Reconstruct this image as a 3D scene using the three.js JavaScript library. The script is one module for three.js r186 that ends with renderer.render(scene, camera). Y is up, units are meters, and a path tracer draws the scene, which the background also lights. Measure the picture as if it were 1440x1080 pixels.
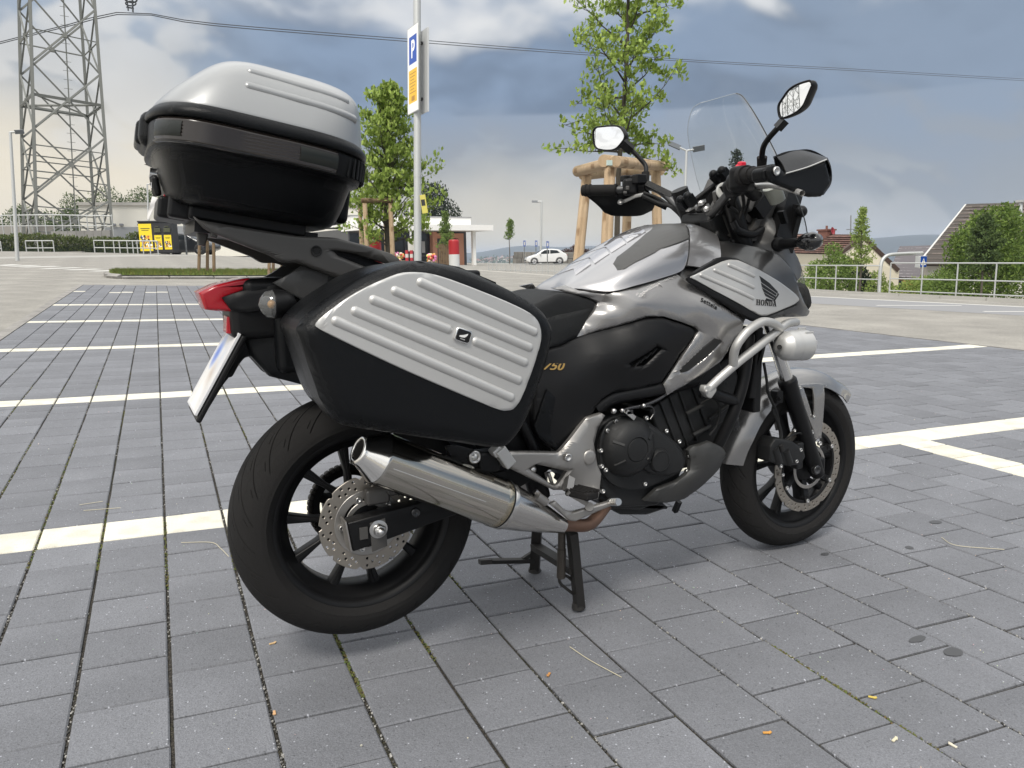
import * as THREE from 'three';
import { mergeGeometries, mergeVertices, toCreasedNormals } from 'three/addons/utils/BufferGeometryUtils.js';
import { RoundedBoxGeometry } from 'three/addons/geometries/RoundedBoxGeometry.js';
import { FontLoader } from 'three/addons/loaders/FontLoader.js';
import { TextGeometry } from 'three/addons/geometries/TextGeometry.js';

// ---------------------------------------------------------------- camera, sky, sun, exposure
const scene = new THREE.Scene();
const camera = new THREE.PerspectiveCamera(53.88, 4 / 3, 0.05, 6000);
camera.position.set(-0.4935, 1.0221, 1.8293);
camera.up.set(0.0927, 0.9859, -0.1391);
camera.lookAt(-0.4935 + 0.45183, 1.0221 - 0.16619, 1.8293 - 0.87649);

function hash3(x, y, z) { let h = Math.imul(x | 0, 374761393) ^ Math.imul(y | 0, 668265263) ^ Math.imul(z | 0, 1274126177); h = Math.imul(h ^ (h >>> 13), 1274126177); return ((h ^ (h >>> 16)) >>> 0) / 4294967296; }
function vnoise(x, y, z = 0) {
  const xi = Math.floor(x), yi = Math.floor(y), zi = Math.floor(z), f = (t) => t * t * (3 - 2 * t), u = f(x - xi), v = f(y - yi), w = f(z - zi);
  const L = (a, b, t) => a + (b - a) * t, h = (i, j, k) => hash3(xi + i, yi + j, zi + k);
  return L(L(L(h(0, 0, 0), h(1, 0, 0), u), L(h(0, 1, 0), h(1, 1, 0), u), v), L(L(h(0, 0, 1), h(1, 0, 1), u), L(h(0, 1, 1), h(1, 1, 1), u), v), w);
}
function fbm(x, y, z = 0, o = 4) { let s = 0, a = 0.5; for (let i = 0; i < o; i++) { s += a * vnoise(x, y, z); x = x * 2.03 + 17.1; y = y * 2.03 + 9.2; z = z * 2.03 + 3.3; a *= 0.5; } return s / (1 - Math.pow(0.5, o)); }
const sstep = (a, b, x) => { const t = Math.min(1, Math.max(0, (x - a) / (b - a))); return t * t * (3 - 2 * t); };
const mix3 = (a, b, t) => [a[0] + (b[0] - a[0]) * t, a[1] + (b[1] - a[1]) * t, a[2] + (b[2] - a[2]) * t];

function skyTexture() {
  const W = 2048, Hh = 1024, data = new Float32Array(W * Hh * 4), k = 0.74;
  for (let j = 0; j < Hh; j++) {
    const el = ((j + 0.5) / Hh - 0.5) * 180;
    for (let i = 0; i < W; i++) {
      const lon = ((i + 0.5) / W - 0.5) * 360; let a = lon + 62.7; if (a > 180) a -= 360; if (a < -180) a += 360;
      let c;
      if (el < -1.2) c = [0.3, 0.29, 0.27];
      else {
        const r = Math.cos(el * Math.PI / 180), X = Math.cos(lon * Math.PI / 180) * r, Z = Math.sin(lon * Math.PI / 180) * r, Y = Math.sin(el * Math.PI / 180);
        const wq = (fbm(X * 2.3 + 9, Y * 5 + X * 2, Z * 2.3, 4) - 0.5) * 2.2, X1 = X + Y * 0.7 + wq * 0.2, Z1 = Z - Y * 0.5 - wq * 0.15, n1 = fbm(X1 * 3 + 5, Y * 9 + wq * 1.5 + X * 1.3, Z1 * 3 + 2, 5) - 0.5, n2 = fbm(X1 * 9 + 1, Y * 28 + wq * 4 + Z * 3, Z1 * 9, 5) - 0.5, n3 = fbm(X * 22, Y * 40 + 3, Z * 22 + 8, 4) - 0.5;
        const e = el + (fbm(X * 4.3 + 3, Y * 2.2 + 1, Z * 4.3 + 6, 4) - 0.5) * 7 + n2 * 3.4 + n3 * 1.2;
        const right = sstep(4, 26, a), left = sstep(-12, -26, a);
        // low cream band, slate band of rain cloud above it, bright broken cloud higher up
        let low = mix3(mix3([0.7, 0.665, 0.575], [0.86, 0.79, 0.65], left), [0.46, 0.485, 0.5], right);
        const sd = 0.92 - 0.24 * sstep(-0.12, 0.2, n2 * 0.7 - n1 + n3 * 0.35), slate = mix3(mix3([0.285, 0.38, 0.53], [0.42, 0.5, 0.61], left * 0.8), [0.29, 0.37, 0.49], right).map((v) => v * sd);
        const back = Math.max(sstep(-55, -100, a), sstep(150, 180, a)); low = mix3(low, [1.1, 1.08, 1.02], back);
        const lowTop = 6.6 + 4.6 * left - 2.6 * right;
        c = mix3(low, mix3(slate, [1.05, 1.07, 1.1], back), sstep(lowTop - 5.5, lowTop + 5, e));
        const puff = sstep(0.03, 0.17, n2 + n1 * 0.5 + n3 * 0.35 + 0.04 * left);
        c = mix3(c, [0.8, 0.79, 0.76], puff * 0.6 * left * sstep(5, 9, el));
        c = mix3(c, [0.6, 0.62, 0.63], sstep(0.0, 0.15, n2 * 1.1 + n1 * 0.4 + n3 * 0.3) * 0.4 * right * sstep(14, 3, el));
        const mid = Math.exp(-Math.pow((a + 7) / 10, 2));
        const top = mix3([0.5, 0.55, 0.63], [0.76, 0.775, 0.79], sstep(-0.15, 0.2, n2 + n1));
        c = mix3(c, mix3(top, [1.2, 1.2, 1.18], back), sstep(15.6 - 3 * mid - 1.5 * left, 20.4 - 3.2 * mid, el + n1 * 6 + n2 * 7 + n3 * 3));
        const hi = mix3([1.15, 1.18, 1.23], [1.7, 1.7, 1.67], sstep(-0.2, 0.2, n1 + n2 * 0.6));
        c = mix3(c, hi, sstep(19, 46, el));
        const g = 1 + n3 * 0.1; c = c.map((v) => v * g);
      }
      const o = (j * W + i) * 4; data[o] = c[0] * k; data[o + 1] = c[1] * k; data[o + 2] = c[2] * k; data[o + 3] = 1;
    }
  }
  const t = new THREE.DataTexture(data, W, Hh, THREE.RGBAFormat, THREE.FloatType);
  t.mapping = THREE.EquirectangularReflectionMapping; t.magFilter = THREE.LinearFilter; t.minFilter = THREE.LinearFilter; t.needsUpdate = true; return t;
}
const sky = skyTexture(); scene.background = sky; scene.environment = sky;
const sun = new THREE.DirectionalLight(new THREE.Color().setRGB(1, 0.95, 0.87), 2.0);
sun.position.set(-16, 30, 17); sun.target.position.set(0, 0, 0); sun.castShadow = true; sun.shadow.radius = 28; sun.shadow.mapSize.set(2048, 2048);
Object.assign(sun.shadow.camera, { left: -14, right: 14, top: 14, bottom: -14, near: 1, far: 90 });
scene.add(sun, sun.target);
const renderer = new THREE.WebGLRenderer({ antialias: true });
renderer.setSize(1024, 768); renderer.shadowMap.enabled = true; renderer.toneMapping = THREE.LinearToneMapping; renderer.toneMappingExposure = 1.36;

// ---------------------------------------------------------------- helpers
let rngState = 1234567;
const seed = (s) => { rngState = (s * 2654435761) >>> 0 || 1; };
const rnd = (a = 1, b) => { rngState = (rngState + 0x6d2b79f5) >>> 0; let t = Math.imul(rngState ^ (rngState >>> 15), 1 | rngState); t = (t + Math.imul(t ^ (t >>> 7), 61 | t)) ^ t; const r = ((t ^ (t >>> 14)) >>> 0) / 4294967296; return b === undefined ? r * a : a + r * (b - a); };
const V = (p) => (Array.isArray(p) ? new THREE.Vector3(...p) : p);
const add3 = (a, b) => [a[0] + b[0], a[1] + b[1], a[2] + b[2]];
const lerp3 = (a, b, t) => [a[0] + (b[0] - a[0]) * t, a[1] + (b[1] - a[1]) * t, a[2] + (b[2] - a[2]) * t];
const FACE = -0.4765;                     // turn of things that face the car park
const names = new Map();
function numbered(n) { const k = names.get(n) || 0; names.set(n, k + 1); return k ? n + '_' + String(k).padStart(3, '0') : n; }
function tag(o, label, category, group, kind) { if (label) o.userData.label = label; if (category) o.userData.category = category; if (group) o.userData.group = group; if (kind) o.userData.kind = kind; return o; }
function thing(name, label, category, pos = [0, 0, 0], turn = 0, group) { const o = new THREE.Group(); o.name = numbered(name); o.position.set(...pos); o.rotation.y = turn; scene.add(o); return tag(o, label, category, group); }
function clean(g) {
  g = g.index ? g.toNonIndexed() : g;
  if (!g.attributes.normal) g.computeVertexNormals();
  if (!g.attributes.uv) boxUV(g);
  for (const k of Object.keys(g.attributes)) if (!['position', 'normal', 'uv'].includes(k)) g.deleteAttribute(k);
  g.morphAttributes = {}; g.clearGroups(); return g;
}
function boxUV(g) {
  if (!g.attributes.normal) g.computeVertexNormals();
  const p = g.attributes.position, n = g.attributes.normal, uv = new Float32Array(p.count * 2);
  for (let i = 0; i < p.count; i++) {
    const ax = Math.abs(n.getX(i)), ay = Math.abs(n.getY(i)), az = Math.abs(n.getZ(i));
    if (ay >= ax && ay >= az) { uv[2 * i] = p.getX(i); uv[2 * i + 1] = p.getZ(i); } else if (ax >= az) { uv[2 * i] = p.getZ(i); uv[2 * i + 1] = p.getY(i); } else { uv[2 * i] = p.getX(i); uv[2 * i + 1] = p.getY(i); }
  }
  g.setAttribute('uv', new THREE.BufferAttribute(uv, 2)); return g;
}
function merge(list) { const l = list.flat(9).filter(Boolean).map(clean); return l.length === 1 ? l[0] : mergeGeometries(l, false); }
function obj(name, geos, mat, parent, keepUV) {
  if (geos.pair) { const r = geos.map((g) => obj(name, g, mat, parent, keepUV)); return r[0]; }
  const g = merge([geos]); if (!keepUV) boxUV(g);
  const m = new THREE.Mesh(g, mat); m.castShadow = m.receiveShadow = true; m.name = parent && parent !== scene ? name : numbered(name); (parent || scene).add(m); return m;
}
const mv = (g, x = 0, y = 0, z = 0, rx = 0, ry = 0, rz = 0) => { g.applyMatrix4(new THREE.Matrix4().compose(new THREE.Vector3(x, y, z), new THREE.Quaternion().setFromEuler(new THREE.Euler(rx, ry, rz)), new THREE.Vector3(1, 1, 1))); return g; };
const box = (w, h, d, x = 0, y = 0, z = 0, r = 0) => mv(r ? new RoundedBoxGeometry(w, h, d, 2, Math.min(r, w / 2.01, h / 2.01, d / 2.01)) : new THREE.BoxGeometry(w, h, d), x, y, z);
function orient(g, a, b) { const A = V(a), B = V(b), d = B.clone().sub(A), q = new THREE.Quaternion().setFromUnitVectors(new THREE.Vector3(0, 1, 0), d.clone().normalize()); g.applyMatrix4(new THREE.Matrix4().compose(A.clone().add(B).multiplyScalar(0.5), q, new THREE.Vector3(1, 1, 1))); return g; }
const cyl = (a, b, r1, r2 = r1, n = 12, open = false) => orient(new THREE.CylinderGeometry(r2, r1, V(a).distanceTo(V(b)), n, 1, open), a, b);
const bar = (a, b, w, d = w) => orient(new THREE.BoxGeometry(w, V(a).distanceTo(V(b)), d), a, b);
const sph = (c, r, n = 12, sx = 1, sy = 1, sz = 1) => mv(new THREE.SphereGeometry(r, n, Math.ceil(n * 0.7)).scale(sx, sy, sz), ...c);
function tube(pts, r, seg = 24, n = 10, tension = 0.5) { return new THREE.TubeGeometry(new THREE.CatmullRomCurve3(pts.map(V), false, 'catmullrom', tension), seg, r, n, false); }
function tubeC(pts, r, seg = 24, n = 10, tension = 0.5) { return [tube(pts, r, seg, n, tension), sph(pts[0], r, n), sph(pts[pts.length - 1], r, n)]; }
// lathe about an axis from a in direction b: profile of [distance along, radius]
function latheAx(a, b, prof, n = 32) { const L = new THREE.LatheGeometry(prof.map(([h, r]) => new THREE.Vector2(Math.max(r, 0.0001), h)), n); const A = V(a), d = V(b).clone().normalize(); L.applyMatrix4(new THREE.Matrix4().compose(A, new THREE.Quaternion().setFromUnitVectors(new THREE.Vector3(0, 1, 0), d), new THREE.Vector3(1, 1, 1))); return L; }
const cr = (p0, p1, p2, p3, t) => p1.map((_, i) => 0.5 * (2 * p1[i] + (p2[i] - p0[i]) * t + (2 * p0[i] - 5 * p1[i] + 4 * p2[i] - p3[i]) * t * t + (3 * p1[i] - p0[i] - 3 * p2[i] + p3[i]) * t * t * t));
function spl(pts, n, closed = false) {   // Catmull-Rom samples through a list of points
  const out = [], m = pts.length, seg = closed ? m : m - 1, g = (i) => closed ? pts[((i % m) + m) % m] : i < 0 ? pts[0].map((v, k) => 2 * v - pts[1][k]) : i >= m ? pts[m - 1].map((v, k) => 2 * v - pts[m - 2][k]) : pts[i];
  for (let s = 0; s < seg; s++) for (let k = 0; k < n; k++) out.push(cr(g(s - 1), g(s), g(s + 1), g(s + 2), k / n));
  if (!closed) out.push(pts[m - 1].slice()); return out;
}
// smooth sheet through rows of points (all rows of one length), given thickness t along its inward side
function sheet(rows, o = {}) {
  const { nu = 4, nv = 4, t = 0, flip = false, lin = false } = o;
  let R = rows.map((r) => lin ? r : spl(r, nu)); const cols = R[0].length, outp = [];
  const byCol = Array.from({ length: cols }, (_, c) => spl(R.map((r) => r[c]), nv)); const n = byCol[0].length;
  const P = (i, j) => byCol[j][i], pos = [], idx = [];
  for (let i = 0; i < n; i++) for (let j = 0; j < cols; j++) pos.push(...P(i, j));
  for (let i = 0; i < n - 1; i++) for (let j = 0; j < cols - 1; j++) { const a = i * cols + j, b = a + 1, c = a + cols, d = c + 1; flip ? idx.push(a, b, c, b, d, c) : idx.push(a, c, b, b, c, d); }
  const g = new THREE.BufferGeometry(); g.setAttribute('position', new THREE.Float32BufferAttribute(pos, 3)); g.setIndex(idx); g.computeVertexNormals();
  if (!t) return g;
  const N = g.attributes.normal, p2 = [], N0 = n * cols; for (let i = 0; i < N0; i++) p2.push(pos[3 * i] - N.getX(i) * t, pos[3 * i + 1] - N.getY(i) * t, pos[3 * i + 2] - N.getZ(i) * t);
  const back = new THREE.BufferGeometry(); back.setAttribute('position', new THREE.Float32BufferAttribute(p2, 3)); const bi = []; for (let i = 0; i < idx.length; i += 3) bi.push(idx[i], idx[i + 2], idx[i + 1]); back.setIndex(bi); back.computeVertexNormals();
  const rim = [], loop = []; for (let j = 0; j < cols; j++) loop.push(j); for (let i = 1; i < n; i++) loop.push(i * cols + cols - 1); for (let j = cols - 2; j >= 0; j--) loop.push((n - 1) * cols + j); for (let i = n - 2; i > 0; i--) loop.push(i * cols);
  for (let k = 0; k < loop.length; k++) { const a = loop[k], b = loop[(k + 1) % loop.length], A = pos.slice(3 * a, 3 * a + 3), B = pos.slice(3 * b, 3 * b + 3), A2 = p2.slice(3 * a, 3 * a + 3), B2 = p2.slice(3 * b, 3 * b + 3); flip ? rim.push(...A, ...A2, ...B, ...B, ...A2, ...B2) : rim.push(...A, ...B, ...A2, ...B, ...B2, ...A2); }
  const rg = new THREE.BufferGeometry(); rg.setAttribute('position', new THREE.Float32BufferAttribute(rim, 3)); rg.computeVertexNormals();
  return merge([g, back, rg]);
}
const mirrorZ = (g) => { const c = clean(g.clone()); const p = c.attributes.position, n = c.attributes.normal, u = c.attributes.uv; for (let i = 0; i < p.count; i++) { p.setZ(i, -p.getZ(i)); n.setZ(i, -n.getZ(i)); }
  for (const a of [p, n, u]) { const s = a.itemSize, arr = a.array; for (let i = 0; i < p.count; i += 3) for (let k = 0; k < s; k++) { const t = arr[(i + 1) * s + k]; arr[(i + 1) * s + k] = arr[(i + 2) * s + k]; arr[(i + 2) * s + k] = t; } } return c; };
// plate with an outline in x-y, from z0 outwards by depth, bevelled edge; outline [[x,y],...]
function shapeOf(o) { return new THREE.Shape(o.map((p) => new THREE.Vector2(p[0], p[1]))); }
function plate(outline, z0, depth, bevel = 0.004, holes = [], seg = 3) {
  const s = shapeOf(outline); for (const h of holes) s.holes.push(new THREE.Path(h.map((p) => new THREE.Vector2(p[0], p[1]))));
  const g = new THREE.ExtrudeGeometry(s, { depth: Math.max(0.0005, depth - 2 * bevel), bevelEnabled: bevel > 0, bevelThickness: bevel, bevelSize: bevel, bevelOffset: -bevel, bevelSegments: seg, curveSegments: 8 });
  g.translate(0, 0, z0 + bevel); const c = toCreasedNormals(clean(g), 0.7); return c;
}
const round = (pts, n = 4) => spl(pts.map((p) => p.slice(0, 2)), n, true);
// corners of a polygon rounded with arcs of about radius r
function fillet(pts, r, n = 4) {
  const out = [], m = pts.length; for (let i = 0; i < m; i++) { const p = pts[i], a = pts[(i + m - 1) % m], b = pts[(i + 1) % m], rr = Array.isArray(r) ? r[i] : r;
    const da = Math.hypot(a[0] - p[0], a[1] - p[1]), db = Math.hypot(b[0] - p[0], b[1] - p[1]), k = Math.min(rr, da * 0.48, db * 0.48);
    const s = [p[0] + (a[0] - p[0]) * k / da, p[1] + (a[1] - p[1]) * k / da], e = [p[0] + (b[0] - p[0]) * k / db, p[1] + (b[1] - p[1]) * k / db];
    for (let q = 0; q <= n; q++) { const t = q / n; out.push([(1 - t) ** 2 * s[0] + 2 * t * (1 - t) * p[0] + t * t * e[0], (1 - t) ** 2 * s[1] + 2 * t * (1 - t) * p[1] + t * t * e[1]]); } } return out;
}
// ---------------------------------------------------------------- textures and materials
function tex(w, h, fn, o = {}) {
  const d = new Uint8Array(w * h * 4); for (let y = 0; y < h; y++) for (let x = 0; x < w; x++) { const c = fn(x / w, y / h, x, y), i = (y * w + x) * 4; if (typeof c === 'number') d[i] = d[i + 1] = d[i + 2] = Math.max(0, Math.min(255, c * 255)); else for (let k = 0; k < 3; k++) d[i + k] = Math.max(0, Math.min(255, c[k] * 255)); d[i + 3] = 255; }
  const t = new THREE.DataTexture(d, w, h, THREE.RGBAFormat); t.wrapS = t.wrapT = THREE.RepeatWrapping; t.magFilter = THREE.LinearFilter; t.minFilter = THREE.LinearFilter; if (o.srgb) t.colorSpace = THREE.SRGBColorSpace; if (o.rep) t.repeat.set(o.rep, o.rep2 || o.rep); t.needsUpdate = true; return t;
}
// value noise that tiles over the unit square
function tnoise(u, v, f, s = 0) { const x = u * f, y = v * f, xi = Math.floor(x), yi = Math.floor(y), k = (t) => t * t * (3 - 2 * t), a = k(x - xi), b = k(y - yi), m = (q) => ((q % f) + f) % f, h = (i, j) => hash3(m(xi + i), m(yi + j), s); return (h(0, 0) * (1 - a) + h(1, 0) * a) * (1 - b) + (h(0, 1) * (1 - a) + h(1, 1) * a) * b; }
const tf = (u, v, f, s = 0, o = 4) => { let r = 0, a = 0.5, n = 0; for (let i = 0; i < o; i++) { r += a * tnoise(u, v, f, s + i); n += a; f *= 2; a *= 0.5; } return r / n; };
const C = (r, g, b) => new THREE.Color().setRGB(r, g === undefined ? r : g, b === undefined ? r : b);
const mat = (r, g, b, rough = 0.7, o = {}) => new THREE.MeshPhysicalMaterial({ color: C(r, g, b), roughness: rough, side: THREE.DoubleSide, ...o });
const grainBump = tex(256, 256, (u, v, x, y) => 0.5 * hash3(x, y, 5) + 0.5 * tnoise(u, v, 64, 2));
const gb = (rep) => { const t = grainBump.clone(); t.repeat.set(rep, rep); t.needsUpdate = true; return t; };
const smear = tex(256, 256, (u, v) => 0.35 + 0.5 * tf(u, v, 4, 9, 5));
const sm = (rep) => { const t = smear.clone(); t.repeat.set(rep, rep); t.needsUpdate = true; return t; };
const canvasTex = (w, h, draw) => { const c = document.createElement('canvas'); c.width = w; c.height = h; draw(c.getContext('2d'), w, h); const t = new THREE.CanvasTexture(c); t.colorSpace = THREE.SRGBColorSpace; return t; };
// ground height: the car park rises gently towards the far left
function H(x, z) { const v = (0.3 - z) * 3, s0 = (Math.max(v, 0) + Math.log1p(Math.exp(-Math.abs(v)))) / 3, s = 70 * (1 - Math.exp(-s0 / 70)); return 0.0366 * s * (1 - Math.tanh((x + 0.5) / (9 + 0.35 * s0))) - 0.012 + 0.42 * Math.exp(-((x - 3) ** 2 + (z + 55) ** 2) / 200); }
const onG = (p, dy = 0) => [p[0], H(p[0], p[2]) + dy, p[2]];

// the plumb line, by which poles and trunks stand (the car park is not level)
const PLUMB = new THREE.Vector3(0.055, 0.9975, -0.044).normalize(), UPQ = new THREE.Quaternion().setFromUnitVectors(new THREE.Vector3(0, 1, 0), PLUMB);
const plumb = (o) => { o.quaternion.premultiply(UPQ); return o; };
const foot = (p) => { let h = p[1] - H(p[0], p[2]), q = p; for (let i = 0; i < 4; i++) { q = [p[0] - PLUMB.x * h / PLUMB.y, 0, p[2] - PLUMB.z * h / PLUMB.y]; h = p[1] - H(q[0], q[2]); } return [q[0], H(q[0], q[2]), q[2]]; };

// ---------------------------------------------------------------- ground
const asphaltTex = tex(512, 512, (u, v, x, y) => { const n = tf(u, v, 5, 3, 5), g = hash3(x, y, 1), f = tnoise(u, v, 128, 6); const b = 0.55 + 0.13 * (n - 0.5) + 0.2 * (g - 0.5) * (0.6 + f); return [b * 1.015, b, b * 0.965]; }, { srgb: true });
asphaltTex.repeat.set(0.45, 0.45);
const asphaltMat = new THREE.MeshStandardMaterial({ color: C(0.98, 0.96, 0.93), map: asphaltTex, roughness: 0.93, bumpMap: gb(1.1), bumpScale: 0.004, side: THREE.DoubleSide });
const railX = (z) => 15.35 - 0.097 * (z + 12);
function Hland(x, z) {
  let h = H(x, z); const d = Math.hypot(x + 0.5, z - 1.8), a = Math.atan2(z - 1.8, x + 0.5) * 57.29578 + 62.7, s = x - railX(z);
  h -= 4.5 * sstep(0.3, 9, s) * sstep(13, 17, a) * sstep(80, 60, d);
  h -= 10 * sstep(15, 24, a) * sstep(60, 130, d);
  return h - 14 * sstep(88, 220, d) - 14 * sstep(200, 700, d);
}
function gridAxis(c) { const out = new Set(); for (let i = -44; i <= 44; i++) out.add(c + i * 0.5); let s = 0.6, x = 22; while (x < 5200) { x += s; s *= 1.12; out.add(c + x); out.add(c - x); } return [...out].sort((p, q) => p - q); }
function heightSheet(xs, zs, hf) { const pos = [], idx = [], uv = []; for (const z of zs) for (const x of xs) { pos.push(x, hf(x, z), z); uv.push(x, z); } const w = xs.length; for (let j = 0; j < zs.length - 1; j++) for (let i = 0; i < w - 1; i++) { const a = j * w + i; idx.push(a, a + w, a + 1, a + 1, a + w, a + w + 1); } const g = new THREE.BufferGeometry(); g.setAttribute('position', new THREE.Float32BufferAttribute(pos, 3)); g.setAttribute('uv', new THREE.Float32BufferAttribute(uv, 2)); g.setIndex(idx); g.computeVertexNormals(); return g; }
const ground = new THREE.Mesh(heightSheet(gridAxis(2), gridAxis(-8), (x, z) => Hland(x, z) - 0.016), asphaltMat); ground.name = 'asphalt_ground'; ground.receiveShadow = true; tag(ground, 'pale grey asphalt of the car park lanes and the land around it', 'asphalt', null, 'structure'); scene.add(ground);
// strips laid on the ground between two edges (each a pair of points)
function strip(a0, a1, b0, b1, lift, n = 24, m = 3) { const pos = [], idx = []; for (let i = 0; i <= n; i++) for (let j = 0; j <= m; j++) { const p = lerp3(lerp3(a0, a1, i / n), lerp3(b0, b1, i / n), j / m); pos.push(p[0], H(p[0], p[2]) - 0.016 + lift, p[2]); } for (let i = 0; i < n; i++) for (let j = 0; j < m; j++) { const a = i * (m + 1) + j; idx.push(a, a + m + 1, a + 1, a + 1, a + m + 1, a + m + 2); } const g = new THREE.BufferGeometry(); g.setAttribute('position', new THREE.Float32BufferAttribute(pos, 3)); g.setIndex(idx); g.computeVertexNormals(); return boxUV(g); }
function ribbon(a, b, w, lift, n = 24) { const d = V(b).sub(V(a)).setY(0).normalize(), o = [-d.z * w / 2, 0, d.x * w / 2]; return strip(add3(a, o), add3(b, o), add3(a, [-o[0], 0, -o[2]]), add3(b, [-o[0], 0, -o[2]]), lift, n, 2); }

// paved parking bays: sheared lattice of square stones, each a piece of its own
const SH = 1 + 0.045 * 0.126, UV2P = (u, v) => { const x = (u - 0.045 * v) / SH; return [x, v + 0.126 * x]; };
const U0 = -2.043 - 0.0, UP = 0.208, JOFF = -0.055, J0 = -9, J1 = 35, VK = (k) => -1.17 - 2.606 * k, PITCH = 2.606 / 13;
const jointTex = tex(256, 256, (u, v, x, y) => { const n = tf(u, v, 8, 21, 3), g = hash3(x >> 1, y >> 1, 8), moss = sstep(0.55, 0.66, tf(u, v, 4, 31, 4)); const b = 0.16 + 0.26 * g * g + 0.1 * n; return mix3([b, b * 0.96, b * 0.9], [0.27 * (0.6 + g * 0.6), 0.29 * (0.6 + g * 0.6), 0.1], moss * 0.3); }, { srgb: true });
jointTex.repeat.set(2.2, 2.2);
const pxs = [], pzs = []; for (let x = -2.6; x <= 9; x += 0.4) pxs.push(x); for (let z = -17.4; z <= 6; z += 0.4) pzs.push(z);
function pavSheet() { const pos = [], uv = [], idx = [], us = [], vs = []; for (let u = JOFF + UP * J0; u < JOFF + UP * J1 + 0.01; u += UP) us.push(u); for (let v = VK(6.2); v <= 5.2; v += 0.3) vs.push(v); for (const v of vs) for (const u of us) { const [x, z] = UV2P(u, v); pos.push(x, H(x, z) - 0.008, z); uv.push(x, z); } const w = us.length; for (let j = 0; j < vs.length - 1; j++) for (let i = 0; i < w - 1; i++) { const a = j * w + i; idx.push(a, a + w, a + 1, a + 1, a + w, a + w + 1); } const g = new THREE.BufferGeometry(); g.setAttribute('position', new THREE.Float32BufferAttribute(pos, 3)); g.setAttribute('uv', new THREE.Float32BufferAttribute(uv, 2)); g.setIndex(idx); g.computeVertexNormals(); return g; }
const pavement = new THREE.Mesh(pavSheet(), new THREE.MeshStandardMaterial({ color: C(0.5, 0.48, 0.44), map: jointTex, roughness: 1, bumpMap: gb(3), bumpScale: 0.006, side: THREE.DoubleSide }));
pavement.name = 'parking_pavement'; pavement.receiveShadow = true; tag(pavement, 'grey paved parking bays with white stone lines under the motorcycle', 'pavement', null, 'structure'); scene.add(pavement);
const paverTex = tex(512, 512, (u, v, x, y) => { const n = tf(u, v, 6, 13, 5), g = hash3(x, y, 3), g2 = hash3(x >> 1, y >> 1, 17); let b = 0.47 + 0.07 * (n - 0.5) + 0.09 * (g - 0.5) + 0.04 * (g2 - 0.5); if (g2 > 0.9965) b += 0.25; if (g2 < 0.006) b -= 0.1; return [b, b * 1.0, b * 1.015]; }, { srgb: true });
const whiteTex = tex(512, 512, (u, v, x, y) => { const n = tf(u, v, 5, 43, 5), g = hash3(x, y, 4), w = sstep(0.52, 0.75, tf(u, v, 9, 23, 4)); let b = 0.9 + 0.12 * (n - 0.5) + 0.08 * (g - 0.5) - 0.06 * w - (g > 0.985 ? 0.22 : 0); return [b, b * 0.985, b * 0.93]; }, { srgb: true });
const PT = [1, 1.07, 0.92, 0.975].map((k) => new THREE.MeshStandardMaterial({ color: C(0.875 * k, 0.9 * k, 0.95 * k), map: paverTex, roughness: 0.86, bumpMap: gb(4), bumpScale: 0.0016 }));
const WM = new THREE.MeshStandardMaterial({ color: C(0.86, 0.85, 0.82), map: whiteTex, roughness: 0.85, bumpMap: gb(4), bumpScale: 0.0015 });
function stoneGeo(du, dv, i) {   // chamfered top, sheared to the lattice
  const c = 0.0035, t = 0.022, P = (u, v, y) => { const x = (u - 0.045 * v) / SH; return [x, y, v + 0.126 * x]; }, q = [], a = du / 2, b = dv / 2;
  const w = [0, 1, 2, 3].map((k) => [(hash3(i, k, 3) - 0.5) * 0.0032, (hash3(i, k, 4) - 0.5) * 0.0032]);
  const top = [[-a + c, -b + c], [a - c, -b + c], [a - c, b - c], [-a + c, b - c]].map((p, k) => P(p[0] + w[k][0], p[1] + w[k][1], -0.0004 * (k & 1))), mid = [[-a, -b], [a, -b], [a, b], [-a, b]].map((p, k) => P(p[0] + w[k][0] * 0.6, p[1] + w[k][1] * 0.6, -c)), bot = mid.map((p) => [p[0], -t, p[2]]);
  const quad = (A, B, D, E) => q.push(...A, ...E, ...D, ...A, ...D, ...B); quad(top[0], top[1], top[2], top[3]); for (let k = 0; k < 4; k++) { const n = (k + 1) % 4; quad(mid[k], mid[n], top[n], top[k]); quad(bot[k], bot[n], mid[n], mid[k]); }
  const g = new THREE.BufferGeometry(); g.setAttribute('position', new THREE.Float32BufferAttribute(q, 3)); g.computeVertexNormals(); const p = g.attributes.position, uv = []; const ox = hash3(i, 1, 1) * 7, oy = hash3(i, 2, 1) * 7, s = 1.25; for (let k = 0; k < p.count; k++) uv.push(p.getX(k) * s + ox + p.getY(k) * 0.3, p.getZ(k) * s + oy + p.getY(k) * 0.4); g.setAttribute('uv', new THREE.Float32BufferAttribute(uv, 2)); return g;
}
const GV = {}; const stoneVar = (du, dv, i) => { const k = du.toFixed(3) + '|' + dv.toFixed(3) + '|' + i; return GV[k] || (GV[k] = stoneGeo(du, dv, i)); };
const stones = []; seed(77);
const squares = [[-1.343,0.52,-14.997], [-0.621,0.488,-14.751], [0.096,0.462,-14.72]].map((p) => [Math.floor((p[0] + 0.045 * p[2] - JOFF) / UP), p[2] - 0.126 * p[0]]);
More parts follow.
